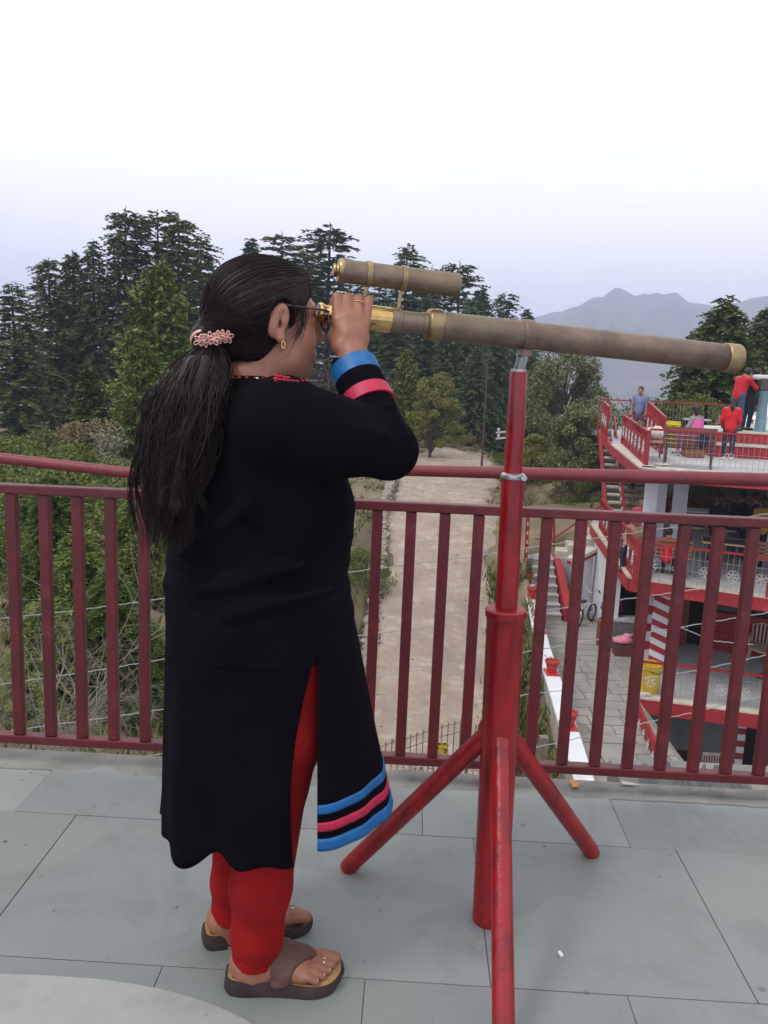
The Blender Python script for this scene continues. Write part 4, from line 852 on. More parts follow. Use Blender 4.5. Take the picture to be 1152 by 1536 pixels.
for u, v in ((694, 1077), (704, 1079)): t = P(u, v, GYY); mb = MB(); mb.box((t.x, t.y, (t.z+gz)/2), (.05, .05, t.z-gz)); mb.build('gate_stile', M['gate'], gt)
for dv in (6, 20): mb = MB(); mb.tube([P(u, v+dv, GYY) for u, v in topc], .008, 5); mb.tube([P(714+9.4*k, 1085+dv+5.9*k, GYY) for k in range(11)], .008, 5); mb.build('arched_rail', M['gate'], gt)
for v in (1143, 1162, 1200): mb = MB(); mb.bar(P(540, v, GYY), P(690, v+4, GYY), .02, .03); mb.bar(P(708, v+4, GYY), P(815, v+8, GYY), .02, .03); mb.build('cross_rail', M['gate'], gt)
for k in (0, 1): t = P((548, 816)[k], 1105, GYY); mb = MB(); mb.box((t.x, t.y, (t.z+gz)/2), (.14, .14, t.z-gz)); mb.build('gate_post', M['gate'], gt)
mb = MB(); c0, c1 = P(642, 1113, GYY-.03), P(672, 1131, GYY-.03); mb.box((c0+c1)/2, (abs(c1.x-c0.x), .012, abs(c0.z-c1.z))); plate = mb.build('warning_plate', mat('yellow_plate', (.50, .36, .02), .6, (.06, .05, .02), 16, lo=.48, hi=.53, stretch=(1, 1, 1.2)), gt)
def letter(ch, c, hgt, m, parent, th=.012, rx=math.pi/2, name='letter', rz=0):
    cu = bpy.data.curves.new(name, 'FONT'); cu.body = ch; cu.size = hgt/.70; cu.extrude = th/2; cu.align_x = 'CENTER'; cu.resolution_u = 2
    o = bpy.data.objects.new(name, cu); COL.objects.link(o); dg = bpy.context.evaluated_depsgraph_get(); me = bpy.data.meshes.new_from_object(o.evaluated_get(dg)); bpy.data.objects.remove(o)
    me.transform(Matrix.Translation(Vector(c)-rootloc(parent)) @ Matrix.Rotation(rz, 4, 'Z') @ Matrix.Rotation(rx, 4, 'X')); me.materials.clear(); return link(name, me, m, parent)
for ch, u in (('M', 620), ('A', 632), ('H', 645), ('A', 658), ('R', 704), ('E', 715)):
    letter(ch, P(u, 1157, GYY-.04), .105, M['gate'], gt)
# ------------------------------------------------------------------ people on the terraces
def cloth_mat(name, c, c2=None): return mat(name, c, .85, c2 or tuple(x*.8 for x in c), 9, bump=.2, bscale=60)
M['skin2'] = mat('brown_skin', (.30, .15, .09), .55); M['hair2'] = mat('black_hair', (.012, .010, .010), .5); M['shoe'] = mat('dark_shoe', (.03, .028, .03), .6); M['shoe_w'] = mat('white_shoe', (.6, .6, .6), .6)
def stand(**k):
    J = dict(hip=(0, 0, .92), chest=(0, .0, 1.22), neck=(0, 0, 1.44), head=(0, .02, 1.60), ls=(-.18, 0, 1.38), rs=(.18, 0, 1.38), le=(-.23, .0, 1.12), re=(.23, 0, 1.12), lw=(-.22, .10, .90), rw=(.22, .10, .90),
             lk=(-.10, .02, .50), rk=(.10, .02, .50), la=(-.10, -.02, .09), ra=(.10, -.02, .09), ll=(-.09, 0, .90), rl=(.09, 0, .90)); J.update(k); return J
def sit(**k):
    J = dict(hip=(0, 0, .52), chest=(0, -.01, .82), neck=(0, .03, 1.04), head=(0, .07, 1.20), ls=(-.18, 0, .98), rs=(.18, 0, .98), le=(-.24, .06, .74), re=(.24, .06, .74), lw=(-.12, .28, .66), rw=(.12, .28, .66),
             ll=(-.09, .02, .50), rl=(.09, .02, .50), lk=(-.13, .42, .50), rk=(.13, .42, .50), la=(-.12, .40, .09), ra=(.12, .40, .09)); J.update(k); return J
def figure(label, loc, rz, J, top, bottom, hair='short', scale=1.0, long_sleeve=True, coat=None, look=(0, 1, 0), group=None, fat=1.0, shoe=None):
    J = {k: np.array(v, float)*scale for k, v in J.items()}; s = scale
    p = thing('person', label, 'person', loc, rz, group)
    pts = np.array(list(J.values())); lo = pts.min(0)-.2; hi = pts.max(0)+.22; lo[2] = min(lo[2], -.02); h_ = .020 if s > .8 else .017
    lk = np.array(look, float); lk /= np.linalg.norm(lk); hd = J['head']
    B = SDF(lo, hi, h_)
    hdx = np.array([-lk[1], lk[0], 0]); hdx /= np.linalg.norm(hdx)+1e-9
    B.ell(hd, np.array((.078, .095, .112))*s, np.stack([hdx, np.cross([0, 0, 1], hdx) if False else lk*np.array([1, 1, 0])/np.linalg.norm(lk[:2]), [0, 0, 1]]), .02)
    B.cone(hd+lk*.06*s-np.array([0, 0, .05])*s, hd+lk*.065*s-np.array([0, 0, .075])*s, .045*s, .032*s, .03); B.cone(hd+lk*.095*s, hd+lk*.112*s-np.array([0, 0, .03])*s, .012*s, .017*s, .01)
    for sg in (-1, 1): B.ell(hd+hdx*(.08*sg*s), np.array((.018, .018, .03))*s, None, .01)
    B.chain([hd-np.array([0, 0, .08])*s, J['neck'], J['chest']], [.052*s, .058*s, .11*s], .03); B.cone(J['chest'], J['hip'], .115*s*fat, .125*s*fat, .05)
    for a in 'lr':
        B.chain([J['neck']*.4+J[a+'s']*.6, J[a+'s'], J[a+'e'], J[a+'w']], [.06*s, .055*s, .040*s, .028*s], .03)
        d = J[a+'w']-J[a+'e']; d /= np.linalg.norm(d)+1e-9; w = J[a+'w']; B.cone(w, w+d*.075*s, .030*s, .036*s, .02)
        sx = np.cross(d, [0, 0, 1.0]); sx /= np.linalg.norm(sx)+1e-9
        for k in range(4): B.cone(w+d*.07*s+sx*(.012*(k-1.5))*s*1.4, w+d*(.135+.01*(k in (1, 2)))*s+sx*(.014*(k-1.5))*s*1.4, .012*s, .010*s, .006)
        B.cone(w+d*.03*s+sx*.03*s, w+d*.085*s+sx*.05*s, .013*s, .010*s, .008)
        B.chain([J[a+'l'], J[a+'k'], J[a+'a']], [.085*s, .055*s, .038*s], .04); B.cone(J[a+'a']-np.array([0, .02, .03])*s, J[a+'a']+np.array([0, .14, -.055])*s, .040*s, .030*s, .03)
    B.build('body', M['skin2'], p, off=(0, 0, 0), relax=1)
    T = SDF(lo, hi, h_); T.op(lambda X, Y, Z: X*0+Y*0+Z*0+1, lo, hi)
    T.cone(J['chest']+np.array([0, 0, .05])*s, J['hip'], .145*s*fat, .152*s*fat, .05); T.cone(J['ls']-np.array([0, 0, .02])*s, J['rs']-np.array([0, 0, .02])*s, .066*s, .066*s, .06); T.cone(J['neck']-np.array([0, 0, .04])*s, J['chest'], .075*s, .14*s*fat, .05)
    if coat: T.cone(J['hip'], J['hip']-np.array([0, 0, coat])*s, .155*s*fat, .165*s*fat, .05)
    for a in 'lr':
        e = J[a+'w'] if long_sleeve else J[a+'e']; T.chain([J[a+'s']-np.array([0, 0, .01])*s, J[a+'e']], [.064*s, .054*s], .04)
        if long_sleeve: T.chain([J[a+'e'], J[a+'w']], [.055*s, .044*s], .03)
    T.build('top', top, p, off=(0, 0, 0), relax=1)
    if bottom:
        T = SDF(lo, hi, h_); T.ell(J['hip'], np.array((.16*fat, .135*fat, .14))*s, None, .04)
        for a in 'lr': T.chain([J[a+'l'], J[a+'k'], J[a+'a']+np.array([0, 0, .02])*s], [.095*s, .070*s, .056*s], .05)
        T.build('trousers', bottom, p, off=(0, 0, 0), relax=1)
    for a in 'lr':
        T = SDF(J[a+'a']-.2, J[a+'a']+.25, .014); A = J[a+'a']; T.chain([A-np.array([0, .035, .045])*s, A+np.array([0, .15, -.055])*s], [.046*s, .036*s], .02)
        T.op(lambda X, Y, Z, z=A[2]-.09*s: (z-Z)+X*0+Y*0, A-.3, A+.3, 0, 'and'); T.build('shoe', shoe or M['shoe'], p, off=(0, 0, 0))
    Hh = SDF(hd-.3, hd+.25, .015); Hh.ell(hd-lk*.018*s+np.array([0, 0, .022])*s, np.array((.092, .105, .108))*s, np.stack([hdx, lk, np.cross(hdx, lk)]), 0)
    Hh.op(lambda X, Y, Z: ((X-hd[0])*lk[0]+(Y-hd[1])*lk[1]-.75*(Z-hd[2])-.015)*.8, hd-.3, hd+.25, .01, 'and')
    if hair == 'long': Hh.chain([hd-lk*.08*s, hd-lk*.125*s-np.array([0, 0, .14])*s, hd-lk*.14*s-np.array([0, 0, .27])*s], [.060*s, .055*s, .03*s], .03)
    if hair == 'bob': Hh.chain([hd-lk*.06*s, hd-lk*.09*s-np.array([0, 0, .10])*s], [.09*s, .07*s], .03)
    Hh.build('hair', M['hair2'], p, off=(0, 0, 0), relax=1)
    return p
F_red = cloth_mat('red_jumper', (.48, .012, .025)); F_red2 = cloth_mat('scarlet_top', (.62, .012, .022)); F_blue = cloth_mat('blue_grey_shirt', (.13, .165, .30), (.19, .22, .36)); F_jean = cloth_mat('blue_denim', (.05, .075, .14)); F_navy = cloth_mat('navy_cloth', (.018, .022, .05))
F_blk = cloth_mat('black_cloth', (.013, .013, .016)); F_gry = cloth_mat('grey_knit', (.28, .27, .27)); F_mag = cloth_mat('magenta_cloth', (.62, .07, .40), (.75, .16, .25)); F_pur = cloth_mat('purple_top', (.09, .025, .28), (.25, .02, .12)); F_must = cloth_mat('mustard_cloth', (.45, .24, .02)); F_tan = cloth_mat('tan_cloth', (.30, .21, .12))
F_plaid = cloth_mat('checked_shirt', (.55, .55, .62), (.06, .07, .13)); F_mar = cloth_mat('maroon_pack', (.16, .012, .03)); F_pink = cloth_mat('pink_jacket', (.60, .03, .10))
def gp(u, v, z, dy=0): q = G(u, v, z); return (q.x, q.y+dy, z)
q = P(957, 640, 25.8); figure('man in a blue grey shirt looking down by the red stair railing', (q.x, q.y, ZU), 2.6, stand(head=(0, .07, 1.575)), F_blue, F_jean, look=(.1, 1, -.5), scale=.98, long_sleeve=False)
q = P(1042, 660, 21.0); figure('woman in a magenta and grey dress sitting with her back turned on the upper terrace', (q.x, q.y, ZU+.02), .6, sit(head=(0, .05, 1.21)), F_gry, F_mag, hair='bob', look=(.6, .8, -.1), scale=.98)
S = SDF((-.3, -.3, 0), (.3, .3, .95), .02); S.cone((0, 0, .95), (0, 0, .45), .155, .21, .05); S.cone((0, .1, .5), (0, .2, .45), .18, .16, .05); sh = S.build('shawl', F_mag, None, off=(0, 0, 0), relax=1)
sh.parent = bpy.data.objects[[o.name for o in bpy.data.objects if o.get('label', '').startswith('woman in a magenta')][0]]; sh.location = (-.03, -.03, .0)
q = P(1100, 664, 21.75); figure('man in a red jumper bending toward the blue grey viewer', (q.x, q.y, ZU+.66), -1.05, stand(head=(.02, .26, 1.50), neck=(0, .16, 1.40), chest=(0, .09, 1.20), ls=(-.19, .12, 1.33), rs=(.19, .12, 1.33), le=(-.26, .30, 1.15), re=(.26, .30, 1.12), lw=(-.10, .52, 1.22), rw=(.12, .54, 1.12)), F_red, F_jean, look=(0, 1, -.15), fat=1.1)
q = P(1116, 664, 22.3); figure('person in black looking into the blue grey viewer behind the man in red', (q.x, q.y, ZU+.66), -1.2, stand(head=(0, .20, 1.52), neck=(0, .12, 1.40), rw=(.1, .5, 1.2), re=(.25, .25, 1.15)), F_blk, F_navy, look=(0, 1, -.1))
figure('girl in a red top and dark leggings with a black ponytail, back turned', gp(1090, 690, ZU), -.25, stand(lw=(-.2, .12, .95), rw=(.2, .12, .95)), F_red2, F_navy, hair='long', scale=.90, shoe=M['shoe_w'], coat=.02, look=(.1, 1, 0))
t_ = .62; q = s_bot+(s_top-s_bot)*.42+sdv*.78
pc = figure('person in a checked shirt with a maroon backpack climbing the outside stair', (q.x, q.y, q.z+.12), .35, stand(rk=(.10, .20, .58), ra=(.10, .12, .28), chest=(0, .06, 1.2), head=(0, .12, 1.56), neck=(0, .08, 1.42)), F_plaid, F_navy, look=(-.3, 1, -.1))
S = SDF((-.25, -.35, .85), (.25, .1, 1.5), .02); S.ell((0, -.15, 1.18), (.15, .11, .21), None, .03); S.ell((0, -.23, 1.1), (.1, .05, .1), None, .03); S.build('backpack', F_mar, pc, off=(0, 0, 0), relax=1)
q = s_bot+(s_top-s_bot)*.66+sdv*.92; figure('person in jeans higher up on the outside stair', (q.x, q.y, q.z+.10), .2, stand(rk=(.1, .18, .56), ra=(.1, .10, .27)), F_navy, F_jean, look=(0, 1, 0))
q = s_bot+sdv*.75; figure('person in dark clothes at the foot of the outside stair', (q.x+.15, q.y-.9, ZM), .3, stand(), F_mar, F_jean, look=(0, 1, 0), hair='bob')
q = G(1000, 873, ZM); figure('balding man in a bright red top sitting on the wooden bench, back turned', (q.x+.14, q.y+.56, ZM-.0), -.5, sit(), F_red2, F_navy, look=(.2, 1, 0), fat=1.15, scale=.84)
figure('person in a pink jacket standing beyond the seated man on the middle terrace', (q.x-.1, q.y+1.9, ZM), 2.8, stand(), F_pink, F_tan, hair='bob', look=(0, 1, -.3), scale=.93)
figure('person in tan sitting beside the red panel railing of the middle terrace', (q.x-.35, q.y+1.35, ZM-.05), 2.5, sit(), F_tan, F_navy, look=(0, 1, -.2))
for k, (u, Y, c1, c2, rz, hr__) in enumerate(((1074, 20.4, F_blk, F_navy, .3, 'bob'), (1108, 20.8, F_blk, F_jean, .0, 'short'), (1128, 20.6, F_navy, F_navy, .4, 'short'), (1141, 19.9, F_must, F_blk, .2, 'bob'))):
    figure(('dark dressed person standing at the left end of the tables on the middle terrace', 'person in black top and jeans standing between the tables of the middle terrace', 'person in navy standing behind the right hand table of the middle terrace', 'person in mustard standing at the right of the middle terrace')[k], (P(u, 800, Y).x, Y, ZM), rz, stand(), c1, c2, hair=hr__, look=(0, 1, -.1))
q = G(940, 975, ZL); figure('person in a purple top sitting behind the stall counter', (q.x-.22, q.y+.85, ZL+.10), 2.6, sit(head=(0, .14, 1.17), neck=(0, .07, 1.03), lw=(-.1, .38, .78), rw=(.1, .38, .78)), F_pur, F_navy, hair='bob', look=(.1, 1, -.4), scale=1.02)
mb = MB(); mb.box((0, 0, .22), (.4, .4, .44)); o = mb.build('stall_stool', M['slat_dark'], None, bevel=.01); o.location = (q.x-.22, q.y+.87, ZL+.03); tag(o, 'dark stool under the person in purple behind the counter', 'stool')
mb = MB(); q = P(1042, 660, 21.0); mb.box((0, 0, .22), (.42, .42, .43)); o = mb.build('terrace_stool', M['slat_wood'], None, bevel=.01); o.location = (q.x, q.y, ZU+.002); tag(o, 'wooden stool under the woman in magenta on the upper terrace', 'stool')
q = G(1000, 873, ZM); mb = MB(); mb.box((0, 0, .21), (.42, .42, .42)); o = mb.build('terrace_stool', M['slat_wood'], None, bevel=.01); o.location = (q.x-.35, q.y+1.35, ZM+.002); tag(o, 'wooden stool under the person in tan on the middle terrace', 'stool')
mb = MB(); q = G(1036, 704, ZU); S = SDF((-.2, -.12, -.4), (.2, .12, .1), .014); S.ell((0, 0, -.16), (.12, .035, .20), None, .02); S.ell((.02, .01, .02), (.09, .05, .04), None, .03)
o = S.build('jacket', F_navy, None, off=(0, 0, 0), relax=1); o.location = P(1057, 648, q.y+.06); o.rotation_euler = (0, .15, -.33); tag(o, 'navy jacket hung over the back of the dark bench on the upper terrace', 'jacket')
# ------------------------------------------------------------------ the woman at the eyepiece
M['skin'] = mat('warm_brown_skin', (.315, .135, .080), .45, (.25, .10, .058), 9, bump=.3, bscale=140, bdist=.0012, sub=.05, lo=.35, hi=.7, col3=(.235, .085, .055), scale3=28, lo3=.5, hi3=.75)
M['kurta'] = mat('black_knit', (.0034, .0028, .0046), .95, (.0058, .0047, .0078), 6, bump=.5, bscale=16, bdist=.008, spec=.05)
M['legging'] = mat('red_cotton', (.28, .007, .008), .88, (.20, .006, .008), 8, bump=.2, bscale=500, bdist=.0006, spec=.15)
M['hair'] = mat('dark_hair', (.012, .008, .008), .42, island=[(.008, .0045, .005), (.014, .008, .008), (.026, .015, .014)], spec=.2)
M['blue_trim'] = mat('blue_satin', (.0, .125, .35), .5, (.0, .085, .26), 30, bump=.3, bscale=55, bdist=.003)
M['pink_trim'] = mat('pink_satin', (.50, .007, .06), .5, (.38, .005, .045), 30, bump=.3, bscale=55, bdist=.003)
M['sole'] = mat('brown_rubber', (.024, .015, .015), .7, (.05, .03, .026), 20, bump=.2, bscale=120)
M['insole'] = mat('tan_insole', (.42, .25, .11), .75, (.30, .17, .08), 14)
M['strap'] = mat('brown_leather', (.095, .042, .030), .62, (.07, .030, .022), 25, bump=.2, bscale=90)
M['silver'] = mat('silver', (.8, .76, .68), .25, metal=1.0)
M['nail'] = mat('pale_nail', (.48, .24, .20), .3)
ST = np.array([-.235, 1.765, 0.0])
wom = thing('person', 'woman in a black kurta and red leggings looking through the telescope, hand on its eyepiece', 'person', ST)
aH = math.radians(25); HF = np.array([math.cos(aH), math.sin(aH), 0]); HL = np.array([-math.sin(aH), math.cos(aH), 0]); HU = np.array([0, 0, 1.0])
HA = np.stack([HF, HL, HU]); HC = np.array([-.259, 1.795, 1.487])
def h(f, l, u): return HC+HF*f+HL*l+HU*u
aT = math.radians(20); TF = np.array([math.cos(aT), math.sin(aT), 0]); TL = np.array([-math.sin(aT), math.cos(aT), 0])
# torso rings: z, centre x, centre y, half depth, half width
TR = np.array([(.60,-.262,1.775,.185,.205),(.72,-.262,1.775,.197,.213),(.80,-.262,1.774,.2045,.2175),(.88,-.263,1.7735,.2045,.2170),(.93,-.270,1.771,.200,.206),(.98,-.268,1.770,.196,.200),(1.04,-.262,1.768,.198,.200),
               (1.10,-.258,1.768,.196,.200),(1.17,-.262,1.768,.180,.200),(1.23,-.272,1.768,.155,.202),(1.28,-.284,1.768,.128,.190),(1.315,-.295,1.770,.105,.155),(1.345,-.300,1.772,.088,.112),(1.37,-.298,1.774,.076,.084),(1.40,-.290,1.776,.062,.066)])
def torso(inset, z0, z1, wr=0):
    def fn(X, Y, Z):
        g = [np.interp(Z, TR[:, 0], TR[:, i]).astype(np.float32) for i in range(1, 5)]
        x, y = X-g[0], Y-g[1]; f = x*TF[0]+y*TF[1]; l = x*TL[0]+y*TL[1]; a = g[2]-inset; b = g[3]-inset
        k = np.sqrt((f/a)**2+(l/b)**2); d = (k-1)*np.minimum(a, b)*.95
        if wr:
            w1 = np.exp(-((Z-.95)/.075)**2)*np.sin(Z*105+2.4*np.sin(f*11+1)+l*7+1.2*np.sin(l*23)); w2 = np.exp(-((Z-1.14)/.09)**2)*np.sin(Z*48-f*38+2*np.sin(l*13)); d = d-wr*(w1*.85+w2*.5)*(.6+.4*np.sin(f*17+l*9))
        return np.maximum(d, np.maximum(z0-Z, Z-z1)).astype(np.float32)
    return fn
TLO, THI = (-.52, 1.5, .55), (-.0, 2.02, 1.42)
SHO = np.array(P(425, 634, 1.615)); ELB = np.array(P(583, 676, 1.655)); WRI = np.array(P(531, 552, 1.765))
LSH = np.array([-.355, 1.945, 1.275]); LEL = np.array([-.375, 2.035, 1.02]); LWR = np.array([-.26, 2.02, .83])
# --- body: one continuous surface
B = SDF((-.52, 1.44, .0), (.12, 2.10, 1.64), .0036)
B.op(torso(.030, .78, 1.38), TLO, THI)
B.chain([h(-.020, 0, -.07), h(-.040, 0, -.14), (-.300, 1.775, 1.33)], [.060, .060, .075], .03)
B.ell(h(-.012, 0, .030), (.100, .078, .094), HA, .0)
B.ell(h(.038, 0, -.030), (.062, .062, .082), HA, .03)
B.cone(h(.062, 0, -.095), h(.070, 0, -.098), .028, .026, .03)
for s in (-1, 1):
    B.cone(h(.048, .034*s, -.045), h(.030, .046*s, -.075), .034, .028, .03); B.cone(h(.082, .020*s, .030), h(.074, .046*s, .028), .012, .010, .02)
    B.ell(h(.092, .032*s, .006), (.016, .018, .012), HA, .012, 'sub')
    B.ell(h(.074, .031*s, .004), (.0175, .0175, .014), HA, .006)
    B.cone(h(.104, .013*s, -.034), h(.098, .014*s, -.034), .008, .007, .010)
    # ear: rim, lobe and hollow
    E_ = np.stack([HF*.95-HU*.18+HL*(.30*-s), HL*s, HU]); c = h(-.006, .084*s, -.002)
    B.ell(c, (.0205, .0125, .0365), E_, .006); B.ell(c+HL*(s*.0135)+HF*.004+HU*.003, (.0135, .0085, .026), E_, .003, 'sub'); B.ell(c+HL*(s*.006)+HF*.002-HU*.004, (.0075, .010, .012), E_, .003, 'sub'); B.cone(c+HF*.001+HU*.020+HL*(s*.007), c-HF*.005-HU*.012+HL*(s*.007), .0040, .0036, .004); B.ell(c+HL*(s*.005)-HU*.035+HF*.006, (.010, .008, .012), HA, .006)
    B.cone(c+HF*.010-HU*.004+HL*(s*.006), c+HF*.010+HU*.006+HL*(s*.005), .005, .004, .004)
B.cone(h(.094, 0, .020), h(.112, 0, -.028), .009, .0125, .012)
B.cone(h(.094, -.018, -.062), h(.094, .018, -.062), .008, .008, .010); B.cone(h(.091, -.016, -.073), h(.091, .016, -.073), .009, .009, .010)
B.cone(h(.020, -.03, -.100), h(.020, .03, -.100), .034, .034, .04)
def hand(B, wr, mcp, pip, dip, tip, rad, th, palm_off):
    for i in range(4):
        B.cone(wr, mcp[i], .021, rad[i]*1.15, .018)
        B.chain([mcp[i], pip[i], dip[i], tip[i]], [rad[i]*1.08, rad[i]*1.0, rad[i]*.92, rad[i]*.80], .0035)
    for i in range(3): B.cone((wr*.45+mcp[i]*.55), (wr*.45+mcp[i+1]*.55), .019, .019, .012)
    B.chain(th, [.020, .0150, .0125, .0105], .008)
def pv(u, v, Y): return np.array(P(u, v, Y))
ax = lambda u: np.array(A0+AX*tu(u))
mcp = [pv(506, 482, 1.797), pv(521, 476, 1.795), pv(536, 477, 1.802), pv(548, 484, 1.812)]
tb = [ax(503), ax(518.5), ax(534.5), ax(550)]
up = np.array(UPV); sd = np.array(SDV)     # SDV points to the camera side or away: fix the sign so that +sd is away
if sd[1] < 0: sd = -sd
rad = [.0118, .0118, .0112, .0100]
pip = [tb[i]+up*(.0335+.001*i)-sd*.010 for i in range(4)]; dip = [tb[i]+up*.016+sd*.034 for i in range(4)]; tip = [tb[i]-up*.010+sd*.034 for i in range(4)]
thb = [pv(512, 520, 1.775), pv(502, 505, 1.80), ax(508)-up*.033+sd*.004, ax(516)-up*.026+sd*.024]
B.chain([ELB*.25+WRI*.75, WRI], [.036, .031], .01)
hand(B, WRI+(np.array(P(527, 530, 1.772))-WRI)*.6, mcp, pip, dip, tip, rad, thb, 0)
B.chain([SHO, ELB, WRI], [.058, .046, .031], .02)
B.chain([LSH, LEL, LWR], [.055, .042, .028], .02)
lm = [LWR+np.array([.06+.003*i, -.012, -.055-.012*i*.5])+TL*(.02*(1.5-i)) for i in range(4)]
B_l = [[p, p+np.array([.022, -.006, -.03]), p+np.array([.022, -.006, -.05]), p+np.array([.012, -.01, -.066])] for p in lm]
hand(B, LWR+np.array([.01, 0, -.02]), lm, [b[1] for b in B_l], [b[2] for b in B_l], [b[3] for b in B_l], [.0105]*4, [LWR+np.array([.02, -.02, -.02]), LWR+np.array([.05, -.035, -.04]), LWR+np.array([.075, -.045, -.06]), LWR+np.array([.085, -.045, -.08])], 0)
# legs and feet
RK = [(-.205, 1.715, .80), (-.203, 1.700, .64), (-.222, 1.700, .50), tuple(P(391, 1330, 1.69)), tuple(P(386, 1400, 1.692)), tuple(P(381, 1455, 1.695))]
LK = [(-.27, 1.875, .80), (-.28, 1.865, .64), (-.30, 1.86, .50), tuple(P(352, 1322, 1.835)), tuple(P(349, 1360, 1.84)), tuple(P(347, 1393, 1.845))]
RR_ = [.116, .104, .080, .0675, .0560, .0455]; LR_ = [.112, .095, .078, .0550, .0470, .0405]
for K, R_ in ((RK, RR_), (LK, LR_)): B.chain(K, [r-.010 for r in R_], .02)
def foot_frame(heel, ang):
    e = np.array([math.cos(ang), math.sin(ang), 0]); n = np.array([-math.sin(ang), math.cos(ang), 0]); hh = np.array([heel[0], heel[1], 0.0])
    return lambda s, t, z: hh+e*s+n*t+np.array([0, 0, z]), e, n
def foot(S, fp, ank, side, inf=0.0, toes=True):     # side +1: the big toe lies towards +n
    S.ell(fp(.038, 0, .060), np.array((.040, .034, .034))+inf, None, .01)
    S.cone(ank, fp(.045, 0, .062), .038+inf, .034+inf, .02)
    S.cone(ank, fp(.115, .006*side, .068), .036+inf, .030+inf, .025); S.cone(fp(.04, 0, .055), fp(.16, -.012*side, .044), .030+inf, .024+inf, .02)
    S.cone(fp(.10, .008*side, .070), fp(.178, .022*side, .050), .028+inf, .020+inf, .02); S.cone(fp(.10, -.012*side, .056), fp(.165, -.028*side, .042), .026+inf, .0175+inf, .02)
    if toes:
        for (s0, t0, s1, t1, r0, r1) in ((.175, .026, .240, .025, .0175, .0150), (.182, .006, .232, .005, .0115, .0095), (.178, -.011, .222, -.013, .0110, .0088), (.172, -.026, .208, -.029, .0105, .0085), (.160, -.039, .192, -.044, .0100, .0082)):
            m = ((s0+s1)/2, (t0+t1)/2)
            S.chain([fp(s0, t0*side, .045), fp(m[0], m[1]*side, .047), fp(s1, t1*side, .036+(r1-.008)*.6)], [r0, (r0+r1)/2, r1], .004)
fR, eR, nR = foot_frame((-.306, 1.683), math.radians(7)); fL, eL, nL = foot_frame((-.388, 1.822), math.radians(20))
foot(B, fR, RK[-1], 1); foot(B, fL, LK[-1], -1)
body = B.build('body', M['skin'], wom, relax=1)
# --- kurta top with sleeves
K = SDF((-.56, 1.42, .76), (.13, 2.14, 1.42), .0050)
K.op(torso(0, .80, 1.372, .0042), TLO, THI)
K.cone((-.300, 1.70, 1.265), SHO, .070, .082, .05); K.cone((-.335, 1.86, 1.265), LSH, .070, .072, .05)
K.chain([SHO, SHO*.5+ELB*.5, ELB], [.082, .071, .056], .04)
CUF = WRI+(WRI-ELB)/np.linalg.norm(WRI-ELB)*.004
K.cone(ELB, ELB*.55+CUF*.45, .055, .050, .02); K.cone(ELB*.55+CUF*.45, CUF, .0495, .0455, .004)
K.chain([LSH, LEL, LWR], [.072, .058, .046], .04)
# drape: a few long folds pressed and pulled in the knit
for a, b, r, md in (((-.26, 1.555, 1.13), (-.40, 1.60, 1.02), .009, 'add'), ((-.15, 1.565, 1.02), (-.36, 1.575, .955), .010, 'add'),
                    ((-.10, 1.57, .97), (-.30, 1.560, .915), .009, 'add'), ((-.30, 1.59, 1.22), (-.24, 1.56, 1.10), .008, 'add')):
    K.cone(a, b, r, r*.5, .03, md)
for t in (.10, .20, .30, .42): K.cone(ELB*(1-t)+CUF*t+np.array([.036, -.046, .016]), ELB*(1-t)+CUF*t+np.array([-.040, -.040, -.014]), .010, .006, .012)
for t, q in ((.55, .03), (.66, .045), (.77, .04), (.88, .03)): c = SHO*(1-t)+ELB*t; K.cone(c+np.array([.012, -.060, .030]), c+np.array([-.030, -.050, -q]), .011, .006, .012)
K.ell(WRI+(WRI-ELB)*.25, (.034, .034, .034), None, .006, 'sub')
def on_kurta(u, v):
    d_ = np.array(ray(u, v).normalized()); o_ = np.array([0, 0, EYE]); t = 1.2
    while t < 2.4:
        p = o_+d_*t; i = np.round((p-K.lo)/K.h).astype(int)
        if np.all(i >= 0) and np.all(i < K.n) and K.d[tuple(i)] < 0: return p
        t += .003
    return None
neck_pts = [on_kurta(u, v) for u, v in ((372, 553), (378, 556), (384, 559), (390, 561), (396, 563), (402, 566), (408, 567), (414, 568), (420, 569), (426, 570), (432, 571), (438, 572), (445, 572), (452, 572), (459, 571), (466, 570))]
kurta = K.build('kurta', M['kurta'], wom, relax=1)
# sleeve bands
fd = (CUF-ELB)/np.linalg.norm(CUF-ELB); sl = np.linalg.norm(CUF-ELB)
def sband(name, t0, t1, r0, r1, m):
    mb = MB(); mb.lathe(Vector(ELB+fd*(sl*t0)), Vector(fd), [(0, r0-.004), (.0008, r0), (sl*(t1-t0), r1), (sl*(t1-t0)+.0008, r1-.005)], 40, caps=False); return mb.build(name, m, wom, smooth=True)
sband('sleeve_band', .515, .655, .0545, .0525, M['pink_trim']); sband('sleeve_band', .655, .835, .0512, .0500, M['kurta']); sband('sleeve_band', .835, 1.01, .0510, .0490, M['blue_trim'])
